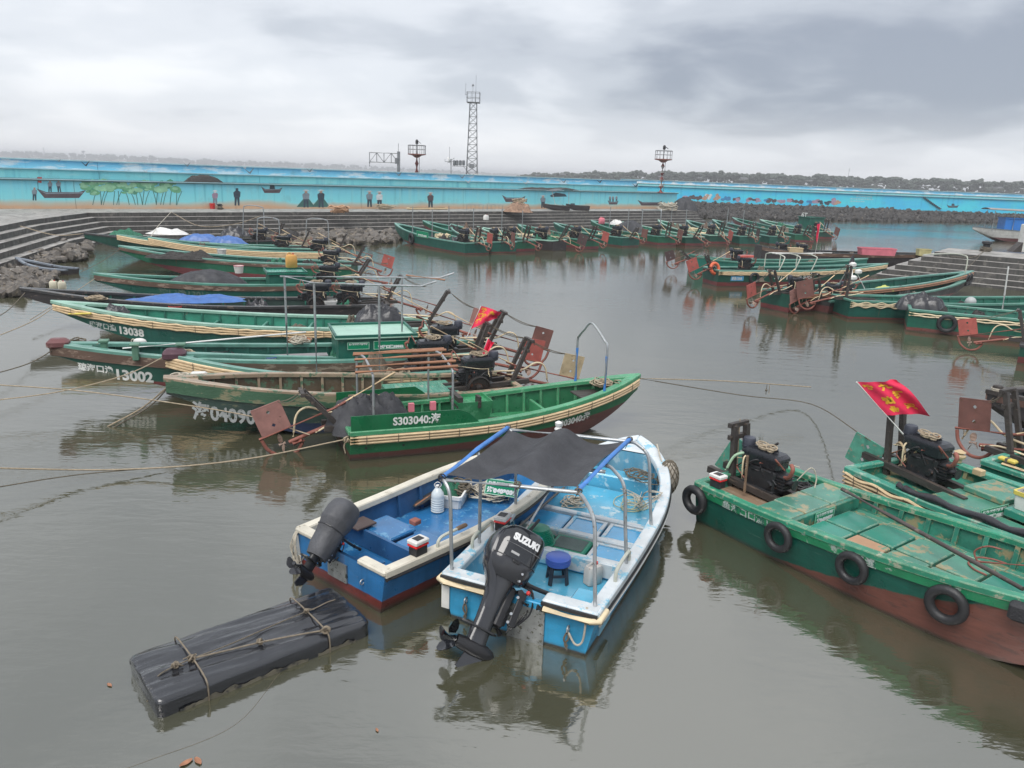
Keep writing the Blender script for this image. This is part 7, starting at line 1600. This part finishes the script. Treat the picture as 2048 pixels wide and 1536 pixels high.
for k, x in enumerate((3.6, 4.5, 5.5)):
    y_ = m3.hb(x / m3.L) - .05; hoop(m3, [(x - .35, -y_, .62), (x - .05, -y_, 1.35), (x, -y_ + .12, 1.52), (x, 0, 1.58), (x, y_ - .12, 1.52), (x, y_, 1.35), (x, y_, .65)], .028, 'awning_hoop', M('cream_pipe', None), sm=4)
for k, yy in enumerate((-.3, 0, .3)): mb = MB(); mb.tube([(3.4, yy, 1.60), (5.6 + .8 * k, yy, 1.62)], .026, 7); mb.obj('awning_pole', white_p, m3.root, 50)
t = thing('life_ring', 'orange life ring at the stern of boat 13068', 'life ring', tuple(m3.world((.0, -.35, .85)))); mb = MB(); mb.torus((0, 0, 0), .26, .085, (.6, -1, .3), 22, 9); mb.obj('ring', orange_f, t, 60); mb = MB(); mb.torus((0, 0, -.02), .1, .03, (1, .2, 0), 12, 6); mb.obj('strap', black_rub, t)
m4 = RB('green boat with tan fender board, white float rack and two bow tyres', (1585, 588), (1945, 541), 1.8, 1.1, .74, hB, palA, nose=.03); m4.ribs(14, .08, .88); m4.strakes(2, .045, .05, sides=(-1,), mat_=copper, gap=.08); engine(m4, 1.15, 0, .72, 0); stern_gear(m4, .70, 30, 16, 'red', True, 1.1)
tyre_at(m4, m4.L - 1.0, .30, -1, 'black tyre at the bow of the tan striped boat, left one', .24, .08); tyre_at(m4, m4.L - .55, .30, -1, 'black tyre at the bow of the tan striped boat, right one', .24, .08)
m4.letter('琼海口渔', m4.L - 2.3, .42, .26, -1, textw2)
for x, yy in ((4.3, -.55), (5.1, -.6), (4.7, .5)): mb = MB(); mb.tube([(x, yy, .7), (4.75, 0, 1.85)], .026, 7); mb.obj('rack_leg', white_p, m4.root, 50)
for k, (x, yy, z) in enumerate(((4.6, -.3, 1.2), (4.95, -.25, 1.45), (4.7, -.1, 1.75), (4.35, -.4, 1.22))): mb = MB(); mb.cbox((x, yy, z), (.30, .22, .22), .06); mb.obj('rack_float', white_p, m4.root)
tarp(m4.world((4.75, 0, 1.75)), .12, .12, .35, 0, 'small black flag bundle on the white float rack', tarp_b, 90, 2., lump=.5)
xh = m4.L - 1.15; y_ = m4.hb(xh / m4.L) - .05; hoop(m4, [(xh, -y_, .85), (xh, -y_, 1.75), (xh - .1, -y_ + .15, 1.95), (xh - 1.2, 0, 2.05), (xh - 3.2, .2, 2.02)], .03, 'awning_hoop', M('cream_pipe', None), sm=4)
m5 = RB('low dark boat with pink rudder plate between two green boats on the right', (1662, 602), (1930, 560), 1.5, .75, .48, hull_mat('maroon_hull', (.05, .05, .05), (.16, .06, .055), .3, 0, (.2, .14, .12), .3), palA); m5.ribs(9, .1, .85); engine(m5, 1.0, 0, .48, 0); stern_gear(m5, .5, 22, 15, 'pink', True, 1.15); engine(m5, 2.0, 0, .48, .1)
m6 = RB('long green boat with brown rudder plate leaving the frame at the right', (1705, 600), (2230, 590), 1.9, 1.1, .72, hA, palB); m6.ribs(16, .06, .7); m6.transom_cap(); stern_gear(m6, .70, -2, 14, 'brown', True, 1.3, psz=1.1, dx=0); m6.strakes(4, .022, .06, sides=(-1,), u1=.25, wob=.05, mat_=hose)
tarp(W(1768, 581, .62), .5, .25, .2, .2, 'yellow green sheet folded in a right hand boat', M('lime_sheet', (.55, .58, .15), .6), 92, 3., lump=.4)
m7 = RB('wide green boat with cream hoses and tyre on its side at the right', (1828, 618), (2330, 640), 2.2, 1.05, .78, hull_mat('green_red_hull', (.010, .125, .082), (.22, .065, .055), .15, .002, (.25, .38, .32), .16), palB, ws=.92, cb=.85); m7.ribs(14, .06, .6); m7.transom_cap(); m7.strakes(2, .028, .10, sides=(-1,), mat_=hose, wob=.06, gap=.075, name='fender_hose')
tyre_at(m7, 1.25, .34, -1, 'black tyre on the wide green boat at the right', .26, .08); tarp(m7.world((.45, .55, .62)), .85, .6, .62, m7.ang, 'black plastic sheet roped over the engine of the wide green boat', tarp_b, 95, 3., lump=.28, fold=2., pw=4.5)
t = thing('float_ball', 'grey round float hanging on the wide green boat', 'float', tuple(W(1941, 604, .75))); mb = MB(); mb.ball((0, 0, 0), .21, 14, 9); mb.obj('ball', M('grey_float', (.40, .42, .42), .5), t, 60); mb = MB(); mb.tube(curve_pts([(.1, -.15, -.05), (.16, -.2, -.3), (.1, -.2, -.6), (.2, -.2, -.75)], 5), .016, 5); mb.obj('tether', rope_p, t)
pole(W(2005, 618, .65), WY(2017, 533, W(2005, 618, .65).y), .03, M('white_pole', None), 'upright white pole standing in the wide green boat', 'boat_pole', group='poles lying in the boats')
m8 = RB('dark boat with bright red rudder plate at the right frame edge', (2052, 690), (2420, 700), 1.8, .95, .55, hB, palK); m8.transom_cap(); engine(m8, .9, 0, .55, 0); stern_gear(m8, .58, 20, 15, 'red', True, 1.0)
# distant white boat with canopy
wb_hull = hull_mat('white_hull', (.62, .62, .60), (.13, .04, .04), .40, 0, (.40, .27, .17), .2)
a = W(1946, 452, 1.45); wbt = Boat('white_boat', 'white boat with blue cabin and awning moored far right', Vector((a.x + 9.2, a.y - 1.6, 0)), Vector((a.x, a.y, 0)), B=2.8, zs=1.15, zb=1.4, zf=.7, draft=.4, hull=wb_hull, inner=white, deck=white, rail=M('slate_rail', (.12, .17, .20), .5), gw=.15, pb=3, qb=.7, cat='boat')
cb_b = M('bright_blue_cabin', (.02, .19, .60), .4, var=.12); cabin(wbt, 3.6, 6.6, .95, .8, 2.4, cb_b, cb_b)
for x, y in ((.6, -.9), (.6, .9), (2.6, -.9), (2.6, .95), (4.5, .95), (6.0, .9), (6.0, -.9)): mb = MB(); mb.cyl((x * 1.3, y * 1.15, 1.1), (x * 1.3, y * 1.15, 3.15), .05, n=6); mb.obj('awning_post', steel, wbt.root)
mb = MB(); mb.grid(lambda u, v: (.2 + 8.2 * u, -1.35 + 2.7 * v, 3.18 + .15 * math.sin(math.pi * v) + .12 * u), 8, 6); mb.grid(lambda u, v: (8.4 - 8.2 * u, -1.35 + 2.7 * v, 3.13 + .15 * math.sin(math.pi * v) + .12 * (1 - u)), 8, 6); mb.obj('awning', M('grey_awning', (.30, .28, .26), .7), wbt.root, 60)

# ---------------------------------------------------------------- far row under the quay
GRP3 = 'boats moored under the quay steps'
FC = [((790, 448), (955, 490), 'teal boat with tyre and sign board, leftmost of the row under the quay', 'red', 1), ((846, 443), (1050, 486), 'teal boat with pale bow, second from left under the quay', 'pink', 0), ((955, 455), (1120, 484), 'dark boat third from left under the quay', 'red', 0), ((1108, 447), (1262, 478), 'green boat fourth from left under the quay', 'red', 0), ((1182, 442), (1335, 476), 'green boat with dark heaped cover under the quay', 'brown', 2), ((1316, 441), (1440, 474), 'green boat just right of the pipe frame under the quay', 'red', 0), ((1425, 440), (1560, 476), 'green boat with yellow bow plate under the quay end', 'pink', 0), ((1465, 436), (1610, 472), 'green boat beyond the quay end, second from the right', 'red', 0), ((1520, 440), (1650, 466), 'green boat with white lettered board, rightmost of the far row', 'red', 3), ((902, 450), (1008, 488), 'teal boat squeezed between the second and third boats under the quay', 'brown', 0), ((1036, 450), (1180, 482), 'green boat with red plate below the brown net heap under the quay', 'red', 0), ((1245, 445), (1390, 477), 'green boat right of the dark heaped cover under the quay', 'pink', 0), ((1372, 441), (1500, 476), 'green boat left of the yellow bow plate under the quay end', 'red', 0)]
FCB = []
for i, (bw, st, lab, pl_, kind) in enumerate(FC):
    zb_ = 1.1; Bo = W(bw[0], bw[1], zb_); St = W(st[0], st[1], .6)
    b = Boat('fishing_boat', lab, Vector((St.x, St.y, 0)), Vector((Bo.x, Bo.y, 0)), B=2.2, zs=.7, zb=1.15, zf=.3, draft=.3, ws=.85, cb=.9, hull=[hA, hull_mat('leaf_green_hull', None, None), hB][i % 3] if i != 2 else hK, group=GRP3, **[palA, palB, palD][i % 3])
    FCB.append(b); b.ribs(8, .1, .85); b.transom_cap(); engine(b, 1.5, .1, .7, 0, sc=1.25); stern_gear(b, .65, 14 + 9 * (i % 4), 6 + 5 * (i % 3), (pl_, 'brown', None, pl_, 'dark')[(i * 2) % 5], i % 3 != 1, 1.1 + .1 * (i % 3), psz=.95 + .1 * (i % 3), long_=.9 + .15 * (i % 3))
    if kind == 1: tyre_at(b, b.L * .6, .35, 1, 'black tyre on the leftmost boat under the quay', .3, .1); sign(b, b.side_z(b.L * .45, .62, 1, .05)[0] + Vector((0, 0, .25)), (-1, 0, 0), (0, 0, 1), 1.6, .4, None, '琼海口渔13020')
    if kind == 2: tarp(b.world((b.L * .45, 0, .65)), 2.0, .95, .95, b.ang, 'dark heaped cover on a boat under the quay', tarp_g, 97, 2.2, lump=.15); tarp(b.world((b.L * .62, .1, 1.1)), .8, .5, .4, b.ang, 'white sheet on top of the dark heaped cover under the quay', white_p, 98, 2.2, lump=.4)
    if kind == 3: 
        for x in (b.L * .3,): cabin(b, 1.5, 3.4, .8, .4, 1.9, M('cabin_green_boards', None), M('cabin_green_boards', None)); text_obj('lettering', '6T', .9, textw, b.root, lambda x, y, z: Vector((3.0 - x, .82 + z, 1.95 + y * .7)), .02, .005)
    if i in (0, 2, 5): coil(b.world((b.L * .4, 0, .6)), .5, 8, ('cream rope coil in the leftmost boat under the quay', 0, 'cream rope coil in the dark boat under the quay', 0, 0, 'cream rope coil in the boat right of the pipe frame')[i], hose, .03, .3)
    # pipe posts
    for k, x in enumerate((b.L * .35, b.L * .6)): 
        if i in (0, 1, 2, 4, 5, 6): mb = MB(); y_ = b.hb(x / b.L) - .06; mb.tube([(x, y_, .7), (x, y_, 2.6)], .035, 6); mb.obj('pipe_post', steel, b.root)
    if i == 4: hoop(b, [(b.L * .2, .9, .7), (b.L * .2, .9, 2.5), (b.L * .21, .8, 2.6), (b.L * .21, -.8, 2.6), (b.L * .2, -.9, 2.5), (b.L * .2, -.9, .7)], .04, 'awning_hoop')
jerry(W(1203, 448, 1.0), .3, .5, .6, pink_p, 'bright pink can in the far row under the quay', group='jerrycans'); jerry(W(972, 440, 1.1), 1., .5, .45, white_p, 'white can on a dark boat under the quay', group='jerrycans')

# gear heaped in the rows, too alike to tell apart
HEAPS = [tarp((0, 0, -50), .5, .35, .35, 0, None, m_, 200 + i, 2.1, lump=.8, fold=2., name='gear_heap', cat=None, nu=14).data for i, m_ in enumerate((net_m, rope_d, net_g, tarp_b, net_m, M('brown_net_gear', (.16, .11, .08), .9, var=.5, vs=9, bump=1., bs=60)))]
for o in [o for o in C.objects if o.name.startswith('gear_heap')]: bpy.data.objects.remove(o)
COILS = []
for i in range(4):
    o = coil((0, 0, -50), .3, 7, 'c%d' % i, (rope_p, hose, rope_m, rope_d)[i], .018, .16); COILS.append(o.data); bpy.data.objects.remove(o)
rg_ = random.Random(31)
HN = ('black net heap', 'brown rope heap', 'green net heap', 'black sheet heap', 'dark net heap', 'brown net heap'); CN = ('pale rope coil', 'cream hose coil', 'tan rope coil', 'dark rope coil')
def clutter(b, n, where, group, u0=.12, u1=.85, sc=1.0):
    us = sorted(rg_.uniform(u0, u1) for k in range(n)); pick = []
    for u in us:
        c_ = rg_.random() < .35; i = rg_.randrange(len(COILS) if c_ else len(HEAPS)); pick.append((u, c_, i))
    for j, (u, c_, i) in enumerate(pick):
        y = rg_.uniform(-.55, .55) * b.hb(u); same = [q for q in range(n) if pick[q][1:] == (c_, i)]; nm = (CN if c_ else HN)[i]
        pos = '' if len(same) == 1 else (' nearest its stern' if j == same[0] else ' nearest its bow' if j == same[-1] else ' amidships')
        o = place((COILS if c_ else HEAPS)[i], 'rope_coil' if c_ else 'gear_heap', None, b.world((u * b.L, y, b.floor(u) + (.06 if c_ else .02))), (0, 0, rg_.uniform(0, 6.28))); q = sc * rg_.uniform(.6, 1.25); o.scale = (q, q, q * rg_.uniform(.8, 1.4))
        tag(o, nm + ' in ' + where + pos, 'rope' if c_ else 'net', group)
for b, w_ in ((l1, 'the black bowed boat nearest the quay steps'), (l2, 'the boat with green net on its bow'), (l3, 'the boat with two blue sheets'), (l4, 'the boat with black net over its bow'), (l5, 'the boat with the black heaped cover')): clutter(b, 5, w_, 'gear in the far left boats', .08, .8, 1.1)
for b, w_ in ((l6, 'the black tarred boat'), (l7, 'the wavy pole boat'), (l8, 'the maroon bowed boat'), (l9, 'the cream plank boat')): clutter(b, 4, w_, 'gear in the left row', .06, .45)
for b, w_ in ((m1, 'the pink crate boat'), (m2, 'the plain teal boat'), (m3, 'boat 13068'), (m4, 'the float rack boat'), (m5, 'the low maroon boat'), (m6, 'the long boat with brown plate'), (m7, 'the wide boat with hoses')): clutter(b, 5, w_, 'gear in the boats at the right pier', .06, .7)
FN = ['the leftmost quay boat', 'the second quay boat', 'the dark quay boat', 'the fourth quay boat', 'the quay boat with heaped cover', 'the quay boat by the pipe frame', 'the yellow plate quay boat', 'the second last quay boat', 'the lettered last quay boat', 'the squeezed in quay boat', 'the quay boat below the net heap', 'the quay boat right of the cover', 'the quay boat left of the yellow plate']
for b, w_ in zip(FCB, FN): clutter(b, 4, w_, 'gear in the quay row', .06, .75, 1.5)

# ---------------------------------------------------------------- on the quay platform
def on_quay(px, py): return W(px, py, ZP + .004)
tarp(on_quay(1036, 424), 1.4, .9, .85, 0, 'brown net heap on the quay before the painted boats', M('brown_net', (.30, .19, .13), .9, var=.5, vs=5, bump=1., bs=18), 101, 2., 'net_heap', .6, cat='net', fold=1.5); coil(on_quay(1036, 423) + Vector((0, -.2, .55)), .7, 14, 'green and tan rope tangle on top of the brown net heap', rope_m, .04, .6)
coil(on_quay(683, 427), .9, 9, 'pale orange rope coil lying at the quay edge', M('orange_rope', (.55, .33, .2), .8), .05, .5); coil(on_quay(770, 419), .8, 9, 'grey rope tangle on the quay beside the painted fishermen', rope_m, .035, .4); coil(on_quay(1337, 421), 1.2, 14, 'cream net rope heap at the wall end', rope_p, .05, .8)
tarp(on_quay(1368, 420), 1.6, 1.2, 1.5, 0, 'dark tarpaulin heap beyond the end of the wall', tarp_g, 103, 2.4, lump=.25); q_ = on_quay(855, 419); t = thing('foam_plank', 'cream foam plank lying on the quay', 'plank', tuple(q_), wang); boxp('plank', -2.2, 2.2, -.3, .3, 0, .16, M('cream_block', None), t, ch=.05); boxp('batten', -2.0, 2.0, -.05, .05, .162, .2, wood, t)
bucket(on_quay(434, 418) + Vector((-.35, 0, 0)), .22, .42, red_p, red_p, 'small red bucket on the quay before the painted woman with a hat', group='buckets')
for (px, lab) in ((990, 'low grey rail frame on the quay left of the brown net heap'), (950, 'second low grey rail frame on the quay left of the brown net heap')):
    q_ = on_quay(px, 421); t = thing('rail_frame', lab, 'frame', tuple(q_), wang); mb = MB(); mb.tube([(-1, 0, 0), (-1, 0, .55), (1, 0, .55), (1, 0, 0)], .03, 6); mb.obj('rail', steel, t)
    for x in (-.5, 0, .5): mb = MB(); mb.cyl((x, 0, 0), (x, 0, .53), .02, n=5); mb.obj('bar', steel, t)
for (px, s_, lab) in ((1112, 1., 'dark skiff propped on the quay before the painted canopy boat'), (1155, .9, 'grey skiff lying on the quay right of the painted canopy boat')):
    q_ = on_quay(px, 421); Boat('skiff', lab, Vector((q_.x + 1.4 * s_, q_.y + .4, 0)), Vector((q_.x - 1.4 * s_, q_.y, 0)), B=.9, zs=.45, zb=.6, zf=.1, draft=.02, hull=dk_hull, inner=dk_in, deck=dk_in, rail=wood_d).root.location.z = ZP + .03
# awning frame on quay
q_ = on_quay(1120, 420); t = thing('shade_frame', 'white pole frame with dark shade top leaning on the wall', 'awning', tuple(q_), wang)
for x, x2 in ((-.9, -1.3), (.9, 1.2)): mb = MB(); mb.cyl((x, -.4, 0), (x2, 0, 1.9), .035, n=6); mb.obj('pole', white_p, t)
mb = MB(); mb.grid(lambda u, v: (-1.5 + 3 * u, -.7 + 1.4 * v, 1.95 + .25 * math.sin(math.pi * u)), 8, 3); mb.grid(lambda u, v: (1.5 - 3 * u, -.7 + 1.4 * v, 1.93 + .25 * math.sin(math.pi * u)), 8, 3); mb.obj('shade', tarp_b, t)
# net heaps on the wall's walkway
for (px, py, rx, h, lab) in ((406, 354, 1.5, .55, 'dark mound of net on the wall walkway above the mangroves'), (1075, 382, 2.8, .22, 'flat dark net bundle on the wall walkway'), (1115, 382.5, 3.5, .25, 'long dark net bundle on the wall walkway right of the flat one')):
    x_, z_ = wall_local(seawall, px, py, .6); rz = wang; wp = Vector(seawall.location) + Vector((math.cos(rz) * x_ - math.sin(rz) * .6, math.sin(rz) * x_ + math.cos(rz) * .6, ZL - ZP + .004)); tarp(wp, rx, .5, h, rz, lab, net_m, 110 + int(px) % 7, 2.2, 'net_heap', .25, cat='net')

# ---------------------------------------------------------------- mooring ropes
def bw(b, dz=0.0): return b.world((b.L - .1, 0, b.zb + dz))
rope([W(-60, 766, .9), W(180, 784, .82), W(480, 828, .55), gb.world((-.6, -.1, .35))], .012, rope_m, 'long tan rope from the left edge to the bright green boat, upper one')
rope([W(-60, 935, .45), W(240, 939, .12), W(480, 920, .28), gb.world((-.04, -.70, .42))], .014, rope_m, 'tan rope from the left edge tied to the bright green stern')
rope([W(-40, 980, .3), W(150, 950, .15), W(330, 934, .05)], .010, rope_d, 'dark rope entering the water at the left edge')
mb = MB(); p = gb.world((-.05, -.72, .42))
for k in range(5): mb.torus(p + Vector((random.uniform(-.03, .03), 0, random.uniform(-.02, .02))), .045, .014, (random.uniform(-1, 1), random.uniform(-1, 1), random.uniform(-1, 1)), 12, 5)
mb.tube(curve_pts([p, p + Vector((-.04, -.03, -.12)), p + Vector((-.02, -.02, -.25))], 4), .012, 5); tag(mb.obj('knot', rope_m, None, 50), 'big rope knot at the bright green stern', 'rope')
rope([bw(l10, -.1), W(285, 815, .35), W(215, 853, .0)], .016, rope_m, 'rope from the weathered bow down into the water'); rope([bw(l10, -.1), W(300, 812, .3), W(222, 858, -.02)], .014, rope_d, 'second darker rope from the weathered bow into the water')
rope([bw(l9), W(250, 750, .7), W(110, 785, .45), W(-60, 806, .35)], .012, rope_m, 'rope from the cream plank bow to the left edge')
rope([bw(l8, -.1), W(55, 728, .9), W(-50, 758, .8)], .012, rope_d, 'dark rope from the maroon bow block to the left edge'); rope([bw(l7, -.1), W(60, 645, 1.), W(-50, 690, .9)], .012, rope_m, 'tan rope from the pale bow with wavy poles to the left edge'); rope([bw(l6, -.1), W(10, 625, 1.0), W(-50, 650, 1.)], .012, rope_d, 'rope from the black bow to the left edge')
rope([bw(l5, -.1), W(140, 590, .55), W(60, 640, .3)], .012, rope_m, 'rope from the worn board bow into the water'); rope([bw(l4, -.1), W(200, 525, .5), W(160, 545, .1)], .012, rope_d, 'rope from the net draped bow into the water')
rope([bw(l1, .0), W(110, 470, 1.1), W(40, 452, 1.5)], .02, rope_m, 'rope from the far left dark bow up to the quay'); rope([bw(l3), W(318, 450, 1.3), W(342, 424, 1.55)], .02, rope_p, 'pale rope from the far left group up to the quay')
rope([W(342, 424, 1.55), W(400, 452, 1.0), W(470, 448, 1.1), W(520, 432, 1.5)], .02, rope_m, 'sagging rope along the quay steps above the far left boats')
e1 = gb.world((gb.L, -.02, .95)); rope([e1, W(1450, 762, .80), W(1622, 774, .60)], .012, rope_m, 'tan rope from the bright green bow running right'); rope([e1, W(1480, 790, .35), W(1622, 808, .15), r2b.world((-.1, -.4, 1.0))], .011, rope_d, 'darker rope from the bright green bow to the flag boat')
t = thing('float_ties', 'small dark knots hanging from the tan rope over the water', 'rope', tuple(W(1534, 770, .7)), 0); mb = MB(); mb.tube([(0, 0, 0), (.0, 0, -.22)], .008, 5).ball((0, 0, -.12), .03, 8, 5); mb.obj('tie', rope_d, t); mb = MB(); mb.tube([(.06, 0, 0), (.065, 0, -.2)], .008, 5); mb.obj('tie', rope_m, t)
rope([W(1971, 500, 1.8), W(1940, 515, 1.5), W(1870, 508, 1.2)], .02, rope_d, 'rope from the pier bollard to the pink crate boat'); rope([W(1971, 500, 1.8), W(1930, 540, .9), W(1905, 556, .75)], .016, rope_d, 'rope from the pier bollard down to the tan striped boat')
rope([W(560, 1245 + 100, .0), W(470, 1450, .0), W(300, 1520, .0), W(180, 1560, .0)], .0025, rope_d, 'thin dark line lying on the water below the raft')
# drifting leaves
lf = M('dead_leaf', (.34, .16, .09), .7, var=.3, vs=20)
for (px, py, s_, lab) in ((219, 1370, .035, 'single dead leaf drifting left of the raft'), (372, 1526, .055, 'dead leaves drifting at the bottom edge, left piece'), (396, 1522, .05, 'dead leaves drifting at the bottom edge, right piece'), (754, 1460, .025, 'faint leaf drifting below the dark blue boat')):
    q_ = W(px, py, .006); mb = MB(); mb.grid(lambda u, v: ((u - .5) * 2.2 * s_, (v - .5) * s_ * math.sin(math.pi * (.08 + .84 * u)), .02 * s_ * math.cos(6 * u) + .15 * s_ * (v - .5) ** 2 * 4), 8, 4); tag(mb.obj('leaf', lf, None, 60, tuple(q_), (0, 0, random.uniform(0, 3))), lab, 'leaf')
# ---------------------------------------------------------------- haze
hzm = bpy.data.materials.new('haze_air'); hzm.use_nodes = True; ht = hzm.node_tree
for n_ in list(ht.nodes): ht.nodes.remove(n_)
ho = ht.nodes.new('ShaderNodeOutputMaterial'); hv = ht.nodes.new('ShaderNodeVolumePrincipled'); hv.inputs['Color'].default_value = (.95, .965, 1.0, 1); hv.inputs['Density'].default_value = 1.0 / 1800
ht.links.new(hv.outputs[0], ho.inputs['Volume'])
mb = MB(); mb.box((0, 4400, 9), (12400, 9200, 20)); hzo = mb.obj('haze', hzm); tag(hzo, 'thin pale sea haze over the harbour', None, None, 'stuff')
bpy.context.view_layer.update()
